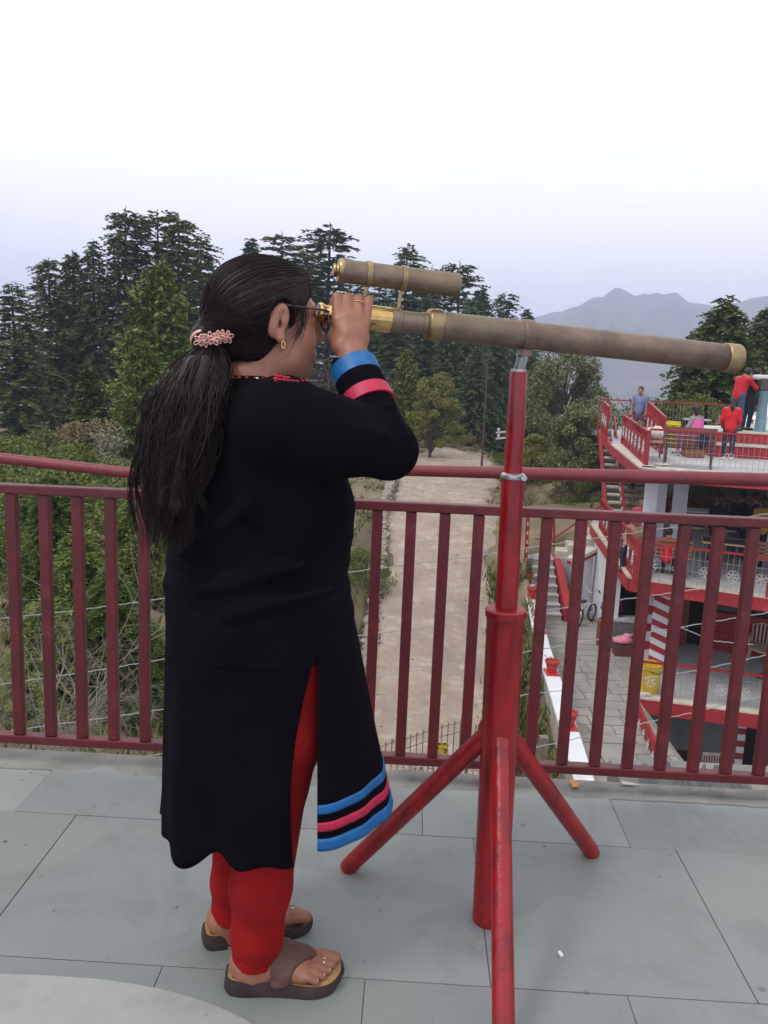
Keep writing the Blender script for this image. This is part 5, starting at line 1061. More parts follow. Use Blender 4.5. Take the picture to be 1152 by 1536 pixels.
# --- skirt panels
def panel(name, m, cs, ph, hem, ztop, nz_, nphi, fold, off=0.0, v0=0.0, v1=1.0):
    V = []; F = []
    for i in range(nz_+1):
        for j in range(nphi+1):
            t = v0+(v1-v0)*i/nz_; s = j/nphi
            p0 = ph(s, t); z = ztop+(hem(s)-ztop)*t
            cx, cy, a, b = cs(t); fo = fold(s, t)
            o2 = off-.003*max(0, 1-t*6) if off == 0 else off; a2, b2 = a+fo+o2, b+fo+o2; q = math.radians(p0)
            p = np.array([cx, cy, z])+TF*(a2*math.cos(q))+TL*(b2*math.sin(q)); V.append(p)
    for i in range(nz_):
        for j in range(nphi): a_ = i*(nphi+1)+j; F.append((a_, a_+1, a_+nphi+2, a_+nphi+1))
    o = link(name, npmesh(name, np.array(V)-ST, F, True), m, wom)
    so = o.modifiers.new('cloth_thickness', 'SOLIDIFY'); so.thickness = .0022; so.offset = -1; return o
ZT = .86
cb = lambda t: (-.262+(-.030)*t, 1.774+.006*t, .2045-.012*t, .2175-.016*t)
phb = lambda s, t: -67-(3*t+9*math.sin(math.pi*min(1, t)))*(1-s)-(230-3*t)*s
hemb = lambda s: .352+.030*math.exp(-((s-.22)/.055)**2)+.012*s+.008*math.sin(s*17)-.006*math.cos(s*40)
foldb = lambda s, t: t*(.010*math.sin(s*21+.6)+.007*math.sin(s*43))+.012*t*t*math.exp(-((s-.13)/.07)**2)-.010*t*t*math.exp(-((s-.215)/.04)**2)
panel('back_panel', M['kurta'], cb, phb, hemb, ZT, 30, 110, foldb)
cf = lambda t: (-.262+.112*t**1.1, 1.774+.016*t, .2045-.014*t, .2175-.024*t)
phf = lambda s, t: (-67.5-31*t)+(130+12*t)*s
hemf = lambda s: .402+.012*math.sin(s*5)*s
foldf = lambda s, t: t*(.005*math.sin(s*13+1)+.002*math.sin(s*33))
panel('front_panel', M['kurta'], cf, phf, hemf, ZT, 30, 70, foldf)
for (w0, w1, mm) in ((.942, 1.003, 'blue_trim'), (.862, .905, 'pink_trim'), (.776, .820, 'blue_trim')):
    panel('trim_band', M[mm], cf, phf, hemf, ZT, 3, 70, foldf, off=.0022, v0=w0, v1=w1)
# --- leggings
Lg = SDF((-.46, 1.55, .06), (-.04, 2.02, .92), .0045)
for Kk, R_ in ((RK, RR_), (LK, LR_)):
    Kn = [np.array(p) for p in Kk]; Lg.chain(Kn, R_, .02)
    for t, rr_ in ((.03, .0480), (.14, .0492), (.25, .0502), (.38, .0520), (.52, .0540), (.70, .0556)):
        c = Kn[-1]*(1-t)+Kn[-2]*t; sc_ = R_[-1]/.0465
        Lg.ell(c+np.array([.003*math.sin(t*40), 0, 0]), np.array((rr_*1.03, rr_*1.01, .0060))*np.array((sc_, sc_, 1)), np.array([[1, 0, .14*math.cos(t*60)], [0, 1, 0], [-.14*math.cos(t*60), 0, 1]]), .007)
    Lg.op(lambda X, Y, Z, c=Kn[-1]: (X*0+Y*0+(c[2]-.004)-Z), Kn[-1]-.07, Kn[-1]+.05, 0, 'and') if False else None
Lg.build('leggings', M['legging'], wom, relax=1)
# --- sandals
def outline(fp, side, s0, s1, g, z):
    pts = []
    ctl = [(s0, 0), (s0+.004, -.026), (.03, -.038), (.08, -.040), (.13, -.046), (.175, -.054), (.205, -.052), (.232, -.038), (.250, -.010), (s1, .012), (.252, .032), (.225, .045), (.18, .044), (.13, .036), (.08, .034), (.03, .036), (s0+.004, .026)]
    m_ = len(ctl)
    for i in range(m_):
        p0, p1, p2, p3 = [np.array(ctl[(i+k) % m_]) for k in (-1, 0, 1, 2)]
        for q in (0, .25, .5, .75):
            c = .5*(2*p1+(p2-p0)*q+(2*p0-5*p1+4*p2-p3)*q*q+(3*p1-p0-3*p2+p3)*q**3); pts.append(fp(c[0], c[1]*side*g, z))
    return pts
def sandal(fp, e, n, ank, side, inside):
    mb = MB(); rings = [outline(fp, side, -.006, .258, 1.0, .0), outline(fp, side, -.012, .262, 1.05, .010), outline(fp, side, -.011, .261, 1.04, .024), outline(fp, side, -.009, .259, 1.01, .032)]
    for k, r in enumerate(rings):
        for p in r:
            s = float(np.dot(p-fp(0, 0, 0), e)); lift = .006 if s < .1 else 0
            p[2] = p[2]*(1.20-.34*min(1, max(0, (s-.05)/.16)))+(.010*max(0, (s-.2)/.06)**2 if k == 0 else .006*max(0, (s-.2)/.06)**2)
    nn = len(rings[0]); vs = [Vector(p) for r in rings for p in r]; fs = [(k*nn+i, k*nn+(i+1) % nn, (k+1)*nn+(i+1) % nn, (k+1)*nn+i) for k in range(len(rings)-1) for i in range(nn)]
    if side < 0: fs = [f[::-1] for f in fs]
    mb.add(vs, fs); mb.f.append(tuple(range(nn))); mb.mi.append(0); mb.f.append(tuple(range((len(rings)-1)*nn, len(rings)*nn))); mb.mi.append(0)
    o = mb.build('sandal', M['sole'], wom, smooth=True, angle=60)
    ins = MB(); pts = outline(fp, side, -.004, .252, .94, 0)
    vs = []
    for p in pts:
        s = float(np.dot(p-fp(0, 0, 0), e)); vs.append(Vector((p[0], p[1], (.032*(1.20-.34*min(1, max(0, (s-.05)/.16)))+.0008)+.006*max(0, (s-.2)/.06)**2)))
    cpt = Vector(fp(.12, 0, .0325)); m0 = len(vs); vs2 = vs+[v+(cpt-v)*.25-Vector((0, 0, .0012)) for v in vs]
    ins.add(vs2+[cpt-Vector((0, 0, .002))], [(i, (i+1) % m0, m0+(i+1) % m0, m0+i) for i in range(m0)]+[(m0+i, m0+(i+1) % m0, 2*m0) for i in range(m0)])
    ins.build('insole', M['insole'], o, smooth=True)
    c = fp(.12, 0, .06); S = SDF(c-np.array([.17, .17, .06]), c+np.array([.17, .17, .08]), .0030)
    foot(S, fp, ank, side, .0050, toes=False); S.cone(fp(.165, .020*side, .055), fp(.196, .013*side, .044), .016, .007, .006); S.cone(fp(.105, -.012*side, .045), fp(.105, -.040*side, .030), .022, .016, .01); S.cone(fp(.12, -.036*side, .045), fp(.12, -.042*side, .028), .016, .012, .01); S.cone(fp(.11, .012*side, .05), fp(.11, .034*side, .030), .020, .012, .01)
    p0 = fp(0, 0, 0)
    def region(X, Y, Z):
        s = (X-p0[0])*e[0]+(Y-p0[1])*e[1]; t = ((X-p0[0])*n[0]+(Y-p0[1])*n[1])*side
        return np.maximum(np.maximum((.094+.10*np.maximum(t, -.05))-s, s-(.198-1.02*np.abs(t-.014))), .0315-Z).astype(np.float32)
    S.op(region, S.lo, S.lo+S.h*S.n, 0, 'and')
    S.build('strap', M['strap'], o, relax=1)
    mb = MB(); c = Vector(fp(.108, -.044*side, .047)); mb.sphere(c, (.007, .005, .0055), 12, 8); mb.build('stud', M['silver'], o, smooth=True)
    return o
sandal(fR, eR, nR, RK[-1], 1, 0); sandal(fL, eL, nL, LK[-1], -1, 0)
def anklet(ank, r, tilt, dz):
    mb = MB(); pts = [Vector(ank)+Vector((r*math.cos(q)-.002, r*.95*math.sin(q), dz+tilt*math.cos(q)+.003*math.sin(q))) for q in np.linspace(0, 2*math.pi, 40)[:-1]]
    mb.tube(pts, .0016, 6, closed=True)
    for k in range(0, 39, 2): mb.sphere(pts[k], .0023, 6, 4)
    for k in range(4): mb.sphere(pts[19]+Vector((-.004, -.003*k+.004, -.004-.003*k)), .0032, 6, 4)
    mb.build('anklet', M['silver'], wom, smooth=True)
anklet(RK[-1], .0445, .014, -.020); anklet(LK[-1], .0430, -.004, -.018)
mb = MB(); mb.tube([Vector(fR(.212, .005+.0115*math.cos(q), .043+.0115*math.sin(q))) for q in np.linspace(0, 6.283, 14)[:-1]], .002, 6, closed=True)
for k in range(5): mb.sphere(Vector(fR(.210+.003*(k-2), .005+.002*(k % 2), .0555)), .003, 6, 4)
mb.build('toe_ring', M['silver'], wom, smooth=True)
mb = MB(); mb.tube([Vector(fL(.212, -.005+.0115*math.cos(q), .043+.0115*math.sin(q))) for q in np.linspace(0, 6.283, 14)[:-1]], .002, 6, closed=True)
for k in range(3): mb.sphere(Vector(fL(.210+.003*(k-1), -.005, .0555)), .003, 6, 4)
mb.build('toe_ring', M['silver'], wom, smooth=True)
for fp, side in ((fR, 1), (fL, -1)):
    for (s, t, r, zz) in ((.241, .026, .0085, .0475), (.235, .005, .0052, .043), (.225, -.013, .005, .0425), (.211, -.029, .0048, .042), (.195, -.044, .0045, .0415)):
        mb = MB(); mb.sphere(Vector(fp(s, t*side, zz)), (r, r*.85, .0022), 10, 6, Matrix.Rotation(.45, 3, 'Y')); mb.build('toe_nail', M['nail'], wom, smooth=True)
# --- hair: cap, combed strands, tail
HS = h(-.137, -.006, -.040)
hc, hr = h(-.022, 0, .026), np.array((.118, .0915, .1065))
Q = SDF(HC-.22, HC+.2, .0036)
Q.ell(hc, hr, HA); Q.cone(h(-.075, 0, -.010), HS, .078, .024, .03); Q.cone(h(-.055, -.01, -.055), h(-.125, -.004, -.045), .058, .030, .03); Q.ell(h(.036, 0, .050), (.066, .066, .066), HA, .03)
def hl(X, Y, Z):
    x, y, z = X-HC[0], Y-HC[1], Z-HC[2]; f = x*HF[0]+y*HF[1]; l = np.abs(x*HL[0]+y*HL[1])
    wav = .004*np.sin(z*95)
    return np.maximum((f-(.030+.66*z+.06*np.maximum(l-.06, 0))+wav)*.83, -(z+.085)-0*f).astype(np.float32)
Q.op(hl, HC-.25, HC+.25, .012, 'and')
for s in (-1, 1): Q.ell(h(.004, .098*s, -.004), (.031, .040, .047), HA, .005, 'sub')
def qd(p):
    g = (np.asarray(p)-Q.lo)/Q.h; i = np.clip(g.astype(int), 0, Q.n-2); f = np.clip(g-i, 0, 1); D_ = Q.d; v = 0
    for a in (0, 1):
        for b in (0, 1):
            for c in (0, 1): v = v+D_[i[..., 0]+a, i[..., 1]+b, i[..., 2]+c]*np.where(a, f[..., 0], 1-f[..., 0])*np.where(b, f[..., 1], 1-f[..., 1])*np.where(c, f[..., 2], 1-f[..., 2])
    return v
def onhair(p, off):
    p = np.array(p, float)
    for _ in range(7):
        e = .003; gr_ = np.stack([(qd(p+np.eye(3)[i]*e)-qd(p-np.eye(3)[i]*e))/(2*e) for i in range(3)], -1); gr_ /= np.linalg.norm(gr_, axis=-1, keepdims=True)+1e-6
        p = p+gr_*np.clip(off-qd(p), -.02, .02)[..., None]
    return p
hair = Q.build('hair', M['hair'], wom, relax=1)
def strand_mesh(name, paths, r0, n=3, parent=hair, m=M['hair']):
    V = []; F = []
    for pts in paths:
        pts = np.asarray(pts); k = len(pts); b = len(V); d = np.gradient(pts, axis=0); d /= np.linalg.norm(d, axis=1)[:, None]+1e-9
        x = np.cross(d, [.3, .2, .93]); x /= np.linalg.norm(x, axis=1)[:, None]+1e-9; y = np.cross(d, x)
        for i in range(k):
            t = i/(k-1); rr_ = r0*(1-.75*t**3)*(.35+.65*min(1, t*8))
            for j in range(n): q = 2*math.pi*j/n; V.append(pts[i]+x[i]*rr_*math.cos(q)+y[i]*rr_*math.sin(q))
        for i in range(k-1):
            for j in range(n): j2 = (j+1) % n; F.append((b+i*n+j, b+i*n+j2, b+(i+1)*n+j2, b+(i+1)*n+j))
    return link(name, npmesh(name, np.array(V)-ST, F, True), m, parent)
paths = []
for k in range(2600):
    q = rng.uniform(-2.6, 2.6); q0 = q
    # start on the hairline: intersection of the cap with the cut, found by stepping along the cap
    best = None
    for t in np.linspace(.05, 1.6, 40):        # polar angle from the forward pole
        l_ = math.sin(t)*math.sin(q); u_ = math.sin(t)*math.cos(q); f_ = math.cos(t)
        p = np.array([f_*hr[0], l_*hr[1], u_*hr[2]])+np.array([-.022, 0, .026])
        if p[0] < .030+.66*p[2]: best = p; break
    if best is None or best[2] < -.02: continue
    if abs(best[1]) > .055 and best[2] < .022: continue
    back = rng.uniform(0, .6)**2
    end = np.array([-.133, -.006, -.034])+rng.normal(0, .011, 3)
    pts = []
    cn = np.array([-.022, 0, .026]); va = (best-cn)/hr; vb = (end-cn)/hr; na, nb2 = np.linalg.norm(va), np.linalg.norm(vb); va /= na; vb /= nb2; om = math.acos(max(-.9995, min(.9995, float(va@vb))))
    for t in np.linspace(back, 1, 22):
        dr = (math.sin((1-t)*om)*va+math.sin(t*om)*vb)/math.sin(om); on = cn+dr*hr*1.01; w_ = min(1, max(0, (t-.86)/.14)); p = on*(1-w_)+end*w_
        pts.append(HC+HF*p[0]+HL*p[1]+HU*p[2])
    pts = np.array(pts); pts[:19] = onhair(pts[:19], .0007+.0009*rng.uniform()); paths.append(pts)
strand_mesh('combed_strand', paths, .0010)
tail_c = [pv(320, 508, 1.735), pv(304, 545, 1.672), pv(288, 590, 1.612), pv(272, 645, 1.578), pv(262, 700, 1.560), pv(256, 750, 1.552), pv(252, 800, 1.548), pv(248, 850, 1.548)]
tail_w = [.026, .048, .061, .067, .062, .049, .034, .022]; tail_d = [.028, .042, .044, .040, .036, .030, .024, .016]
tc_ = np.array(tail_c); tt = np.linspace(0, 1, len(tc_))
def tailp(t, a, r):
    c = np.array([np.interp(t, tt, tc_[:, i]) for i in range(3)]); w = np.interp(t, tt, tail_w); d = np.interp(t, tt, tail_d)
    return c+np.array([.97, -.2, .05])*(w*r*math.cos(a))+np.array([.2, .97, 0])*(d*r*math.sin(a))
TC = SDF((-.56, 1.45, .95), (-.20, 1.80, 1.50), .0048)
for i in range(4, 22):
    for a in (0, 1.05, 2.1, 3.14, 4.2, 5.25):
        t0, t1 = i/22*.76, (i+1)/22*.76
        TC.cone(tailp(t0, a, .50), tailp(t1, a, .50), .017*(1-.7*t0), .017*(1-.7*t1), .010)
TC.build('ponytail_core', M['hair'], hair, relax=1)
paths = []
for k in range(2600):
    a = rng.uniform(0, 2*math.pi); r = math.sqrt(rng.uniform(.25, 1)); L = .42+.58*rng.beta(1.7, 2.0); ph = rng.uniform(0, 6.28); am = rng.uniform(.03, .22); lk_ = math.floor(a*4.5); lock = lk_/4.5
    a = a*.45+lock*.55+.1; fl = 1.0+(.25 if rng.uniform() < .06 else 0)
    wv = .013+.007*math.sin(lk_*2.4); wf = 7+2.2*math.sin(lk_*1.3)
    paths.append([tailp(t*L, a+am*math.sin(t*9+ph), min(1.0, .50+t*2.4)*r*fl*(1+.13*math.sin(t*8+ph*.35+lock*5))*(1-.30*t*t*L))+np.array([1, .2, 0])*(wv+.005*math.sin(ph))*t*math.sin(t*wf+lk_*1.9)*1.6 for t in np.linspace(0, 1, 22)])
# stray locks
for (path) in ([(240, 590), (222, 640), (205, 690), (196, 730), (200, 775), (212, 815)], [(250, 580), (214, 600), (216, 660), (200, 710), (193, 745), (206, 790)], [(262, 590), (232, 640), (212, 690), (203, 720), (212, 760), (226, 800)], [(285, 600), (280, 650), (272, 690), (296, 730), (312, 770)], [(300, 590), (288, 640), (262, 700), (230, 760), (236, 830)]):
    for k in range(12):
        o = rng.normal(0, 3.0, 2); Y = 1.60; cp_ = np.array([pv(u+o[0], v+o[1]*2, (1.555 if i > 1 else 1.60)+rng.normal(0, .006)) for i, (u, v) in enumerate(path)])
        t_ = np.linspace(0, 1, len(cp_)); q = np.linspace(0, 1, 22); sm = np.array([np.interp(q, t_, cp_[:, i]) for i in range(3)]).T
        for _ in range(3): sm[1:-1] = (sm[:-2]+2*sm[1:-1]+sm[2:])/4
        paths.append(sm)
strand_mesh('ponytail_strand', paths, .00095)
# loose wisps before the ear
paths = []
for k in range(26):
    s0 = h(.045+rng.normal(0, .006), -.083, .035+rng.normal(0, .012)); e0 = h(.030+rng.normal(0, .010), -.0815, -.030+rng.normal(0, .014))
    paths.append([s0*(1-t)+e0*t+HF*(.010*math.sin(t*3.0)) for t in np.linspace(0, 1, 8)])
strand_mesh('side_wisp', paths, .0009)
# hair tie: a band with beaded pink flowers
M['pinkbead'] = mat('pink_bead', (.80, .46, .38), .28, (.66, .33, .27), 90, metal=.25)
mb = MB(); tdir = Vector(np.array(tailp(.12, 0, 0))-HS).normalized(); hx_, hy_, _ = frame(tdir)
mb.tube([Vector(HS)+tdir*.010+(hx_*math.cos(q)+hy_*math.sin(q))*.0235 for q in np.linspace(0, 6.283, 28)[:-1]], .005, 8, closed=True)
tie = mb.build('hair_tie', M['pinkbead'], wom, smooth=True)
for i in range(7):
    f = i/6; c = pv(300+42*f, 511-7*f+2*math.sin(i*2.4), 1.668+.006*abs(i-3))
    mb = MB(); 
    for j in range(5):
        q = 2*math.pi*j/5+i*1.3+random.uniform(-.2, .2); rr_ = random.uniform(.0062, .0085); ctr = Vector(c)+Vector((math.cos(q)*rr_, -.002+random.uniform(-.004, .002), math.sin(q)*rr_))
        mb.tube([ctr+Vector((math.cos(w)*.0052*math.cos(q)-math.sin(w)*.0030*math.sin(q), -.0015*math.sin(w+q), math.cos(w)*.0052*math.sin(q)+math.sin(w)*.0030*math.cos(q))) for w in np.linspace(0, 6.283, 10)[:-1]], .0013, 5, closed=True)
    mb.sphere(Vector(c)+Vector((0, -.005, 0)), .0032, 6, 4); mb.build('flower', M['pinkbead'], tie, smooth=True)
# earring, glasses, ring, neckline embroidery, eyes
ec = h(.002, -.096, -.048)
mb = MB(); mb.tube([Vector(ec)+Vector(HF)*(.0055*math.sin(q)*.6)+Vector((0, 0, .0075*math.cos(q)-.002)) for q in np.linspace(0, 6.283, 18)[:-1]], .0019, 8, closed=True); mb.build('earring', M['gold'], wom, smooth=True)
M['frame'] = mat('dark_red_frame', (.05, .018, .016), .35); M['glass'] = mat('clear_lens', (.9, .92, .95), .05)
M['glass'].node_tree.nodes['Principled BSDF'].inputs['Transmission Weight'].default_value = 1.0
g0 = h(.006, -.086, .030); g1 = h(.100, -.070, .026)
mb = MB(); mb.tube([Vector(h(-.012, -.084, .012)), Vector(g0), Vector((g0+g1)/2)-Vector(HL)*.003, Vector(g1), Vector(h(.112, -.060, .024))], [.0016, .002, .0024, .003, .002], 8)
gl = mb.build('glasses', M['frame'], wom, smooth=True)
for s in (-1, 1):
    lp = [Vector(h(.116-.004*math.cos(q)**2, s*(.033+.025*math.cos(q)), .006+.019*math.sin(q))) for q in np.linspace(0, 6.283, 26)[:-1]]
    mb = MB(); mb.tube(lp, .0020, 6, closed=True); mb.build('lens_rim', M['frame'], gl, smooth=True)
    mb = MB(); mb.add(lp+[p+Vector(HF)*.0012 for p in lp], [tuple(range(25))[::-1], tuple(range(25, 50))]+[(i, (i+1) % 25, 25+(i+1) % 25, 25+i) for i in range(25)]); mb.build('lens', M['glass'], gl, smooth=False)
    mb = MB(); mb.sphere(Vector(h(.079, .031*s, .004)), .0128, 14, 10); mb.build('eye', mat('eye_white', (.6, .57, .53), .2), wom, smooth=True)
    mb = MB(); mb.sphere(Vector(h(.0885, .031*s, .004)), .0055, 10, 8); mb.build('iris', mat('iris', (.03, .015, .01), .1), wom, smooth=True)
    mb = MB(); mb.tube([Vector(h(.096-.020*t*t, s*(.014+.036*t), .026+.008*math.sin(t*2.6))) for t in np.linspace(0, 1, 7)], [.0018, .0028, .003, .0028, .0024, .0018, .001], 6); mb.build('eyebrow', M['hair'], wom, smooth=True)
mb = MB(); mb.tube([Vector(h(.113, -.010, .012)), Vector(h(.118, 0, .014)), Vector(h(.113, .010, .012))], .0016, 6); mb.build('bridge', M['frame'], gl)
rc = mcp[2]*.30+pip[2]*.70; rdv = Vector(pip[2]-mcp[2]).normalized(); rx, ry, _ = frame(rdv)
mb = MB(); mb.tube([Vector(rc)+(rx*math.cos(q)+ry*math.sin(q))*.0122 for q in np.linspace(0, 6.283, 22)[:-1]], .0018, 8, closed=True); mb.build('finger_ring', M['gold'], wom, smooth=True)
M['embroid'] = mat('red_embroidery', (.38, .01, .025), .7); M['embw'] = mat('white_thread', (.7, .66, .7), .6)
em = MB(); em2 = MB()
for i in range(40):
    q = math.radians(-172+150*i/39); a_, b_ = .0775, .0855
    c = np.array([-.298, 1.774, 1.3665])+TF*(a_*math.cos(q))+TL*(b_*math.sin(q))
    em.sphere(Vector(c)+Vector((0, 0, .002*math.sin(i*2.2))), (.0052, .0052, .0042), 7, 5)
    if i == 22: em2.sphere(Vector(c)*1.0+Vector((.0, -.004, .001)), .0042, 6, 4)
for i, p in enumerate(neck_pts):
    if p is None: continue
    em.sphere(Vector(p), (.0058, .0022, .0024+.0012*(i % 2)), 7, 5)
    if 7 <= i <= 10:
        for s_ in (-1, 1): em.sphere(Vector(p)+Vector((0, 0, .0055*s_)), (.0044, .0025, .0028), 7, 5)
em.build('neck_embroidery', M['embroid'], wom, smooth=True); em2.build('neck_bead', M['embw'], wom, smooth=True)
for i in range(4):
    v = Vector(tip[i]-dip[i]).normalized(); mb = MB(); mb.sphere(Vector(tip[i])+Vector(sd)*(rad[i]*.62), (rad[i]*.5, .002, rad[i]*.7), 8, 6); mb.build('finger_nail', M['nail'], wom, smooth=True)
# ------------------------------------------------------------------ trees, shrubs, grass
def leafmat(name, cols, rough=.75):
    m = mat(name, cols[0], rough, island=cols, spec=.2)
    b = m.node_tree.nodes['Principled BSDF']; b.inputs['Subsurface Weight'].default_value = 0
    return m
M['cedar'] = leafmat('deodar_needles', [(0.060, 0.105, 0.045), (0.097, 0.153, 0.061), (0.144, 0.202, 0.086), (0.078, 0.130, 0.061)])
M['cedar2'] = leafmat('cedar_needles_green', [(0.068, 0.113, 0.033), (0.109, 0.159, 0.044), (0.150, 0.205, 0.063), (0.083, 0.131, 0.041)])
M['pine'] = leafmat('pine_needles_green', [(0.100, 0.143, 0.033), (0.147, 0.196, 0.046), (0.205, 0.248, 0.068), (0.115, 0.164, 0.039)])
M['fresh'] = leafmat('fresh_green_needles', [(0.044, 0.084, 0.018), (0.074, 0.120, 0.026), (0.113, 0.150, 0.039), (0.054, 0.096, 0.021)])
M['olive'] = leafmat('yellow_green_leaves', [(0.126, 0.138, 0.031), (0.180, 0.186, 0.050), (0.228, 0.222, 0.072), (0.102, 0.120, 0.029)])
M['broad'] = leafmat('dull_green_leaves', [(0.065, 0.084, 0.026), (0.108, 0.128, 0.041), (0.176, 0.181, 0.072), (0.270, 0.261, 0.156)])
M['shrubA'] = leafmat('shrub_leaves', [(0.072, 0.108, 0.022), (0.108, 0.144, 0.033), (0.168, 0.186, 0.053), (0.058, 0.086, 0.020)]); M['shrubB'] = leafmat('rusty_shrub_leaves', [(.13, .105, .05), (.19, .15, .075), (.24, .19, .11), (.085, .085, .035)])
M['blossom'] = leafmat('pale_blossom', [(.22, .21, .15), (.36, .34, .28), (.15, .16, .08), (.09, .11, .04)])
M['bark'] = mat('rough_bark', (.060, .045, .036), .95, (.10, .08, .065), 12, bump=.6, bscale=14, bdist=.03, stretch=(1, 1, .25)); M['twig'] = mat('bare_twig', (.26, .225, .19), .9, (.18, .15, .12), 5)
class LF:                       # collects leaf faces (triangles)
    def __init__(s): s.V = []
    def tri(s, a, b, c): s.V.append(np.array((a, b, c), np.float32)[None])
    def tris(s, a, b, c): s.V.append(np.stack([a, b, c], 1).astype(np.float32))
    def mesh(s, name):
        V = np.concatenate(s.V).reshape(-1, 3); return npmesh(name, V, np.arange(len(V), dtype=np.int32).reshape(-1, 3))
def unit(v): return v/(np.linalg.norm(v, axis=-1, keepdims=True)+1e-9)
def conifer(seed, Hh, R, z0=.12, dens=1.0, droop=.10, shape=.8, plate=1.0, gap=.0, tw=.30, wid=.085, lean=0, flat_top=False, per=3, step=.38):
    r = np.random.default_rng(seed); L = LF(); bmb = MB()
    bmb.tube([Vector((.05*math.sin(t*5+seed), .05*math.cos(t*4), Hh*t-.35*(t == 0))) for t in np.linspace(0, 1, 9)], [.02*Hh*(1-t)**.8+.02 for t in np.linspace(0, 1, 9)], 8)
    z = z0*Hh; side_bias = r.uniform(0, 6.28)
    while z < Hh*.985:
        t = (z/Hh-z0)/(1-z0); prof = (1-t)**shape*(1 if t > .12 else .55+t*3.7)
        if flat_top and t > .7: prof = max(prof, .34)
        prof *= r.uniform(.78, 1.12); nb = int((6+3*(1-t))*dens)+1; a0 = r.uniform(0, 6.28)
        for j in range(nb):
            if r.uniform() < gap: continue
            a = a0+6.283*j/nb+r.normal(0, .25); bl = R*prof*r.uniform(.60, 1.16)*(1+.12*math.cos(a-side_bias))+.18; zz = z+r.normal(0, .012*Hh)
            d = np.array([math.cos(a), math.sin(a), 0]); sd_ = np.array([-d[1], d[0], 0]); rise = r.uniform(.0, .24); ns = max(4, int(bl/(tw*step)))
            P_ = lambda q: np.array([0, 0, zz])+d*(bl*np.asarray(q))[..., None]+np.array([0, 0, 1.0])*(bl*(rise*np.asarray(q)-(rise+droop)*np.asarray(q)**2))[..., None]
            if bl > .6*R and Hh > 3: bmb.tube([Vector(P_(np.array(q))) for q in (0, .35, .7)], [.012*bl+.012, .009*bl+.008, .006], 4, caps=False)
            q = (np.arange(ns)+.6+r.uniform(-.3, .3, ns))/ns; q = q[q > .12]
            q = np.repeat(q, 2*per); n = len(q); sg = np.tile([1, -1], n//2); p = P_(q)
            wl = tw*(1.25-.75*q)*min(1, bl/R*1.6+.35)*r.uniform(.6, 1.3, n)
            o = unit(sd_*(sg*r.uniform(.25, 1.0, n))[:, None]+d*r.uniform(.25, .95, n)[:, None]+np.array([0, 0, 1])*r.normal(-.06, .24/plate, n)[:, None])
            pr = unit(np.cross(o, np.stack([r.normal(0, .45, n), r.normal(0, .45, n), np.ones(n)], 1)))*(wid*r.uniform(.6, 1.3, n))[:, None]
            e = p+o*wl[:, None]; m = p+o*(wl*.42)[:, None]; L.tris(p, m+pr, e); L.tris(p, e, m-pr)
            e = P_(np.array(1.06)); p = P_(np.array(.8)); pr = sd_*wid; L.tri(p-pr, p+pr, e)
        z += Hh*.030*r.uniform(.8, 1.25)*(1.2-.5*t)/max(.6, dens**.5)
    for q in range(10):
        a = r.uniform(0, 6.28); p = np.array([0, 0, Hh*(.95+.006*q)]); e = p+np.array([math.cos(a)*.18, math.sin(a)*.18, r.uniform(.05, .3)])*min(1, Hh/6); pr = np.array([0, 0, wid*.6]); L.tri(p-pr, p+pr, e)
    return bmb.mesh('trunk', smooth=True), L.mesh('crown')
def broadleaf(seed, Hh, R, z0=.3, n=5200, ls=.11, clump=26, spread=.55):
    r = np.random.default_rng(seed); L = LF(); bmb = MB(); tips = []
    bmb.tube([Vector((.06*Hh*.3*math.sin(t*4+seed), .04*math.cos(t*3), Hh*.75*t-.3*(t == 0))) for t in np.linspace(0, 1, 7)], [.022*Hh*(1-.8*t) for t in np.linspace(0, 1, 7)], 7)
    for k in range(clump):
        t = r.uniform(z0, 1); a = r.uniform(0, 6.28); rad = R*math.sin(math.pi*min(1, max(.08, (t-z0)/(1-z0)*.86+.10)))**.7*r.uniform(.45, 1.0)
        c = np.array([math.cos(a)*rad, math.sin(a)*rad, Hh*t]); tips.append((c, R*r.uniform(.20, .42)))
        b = np.array([0, 0, Hh*max(.12, t-.22-.2*rad/R)]); m = (b+c)/2+np.array([0, 0, .05*Hh]); bmb.tube([Vector(b), Vector(m), Vector(c)], [.008*Hh, .005*Hh, .002*Hh], 5, caps=False)
    for c, cr_ in tips:
        k = n//clump; v = unit(r.normal(0, 1, (k, 3))); p = c+v*(cr_*r.uniform(.3, 1, k)**spread)[:, None]*np.array([1, 1, .75]); o = unit(r.normal(0, 1, (k, 3))); q = unit(np.cross(o, r.normal(0, 1, (k, 3)))); w = (ls*r.uniform(.6, 1.3, k))[:, None]
        L.tris(p-q*w*.4, p+q*w*.4, p+o*w); L.tris(p-q*w*.4, p-o*w*.6, p+q*w*.4)
    return bmb.mesh('trunk', smooth=True), L.mesh('crown')
protos = {}
def proto(key, fn, *a, **k):
    if key not in protos: protos[key] = fn(*a, **k)
    return protos[key]
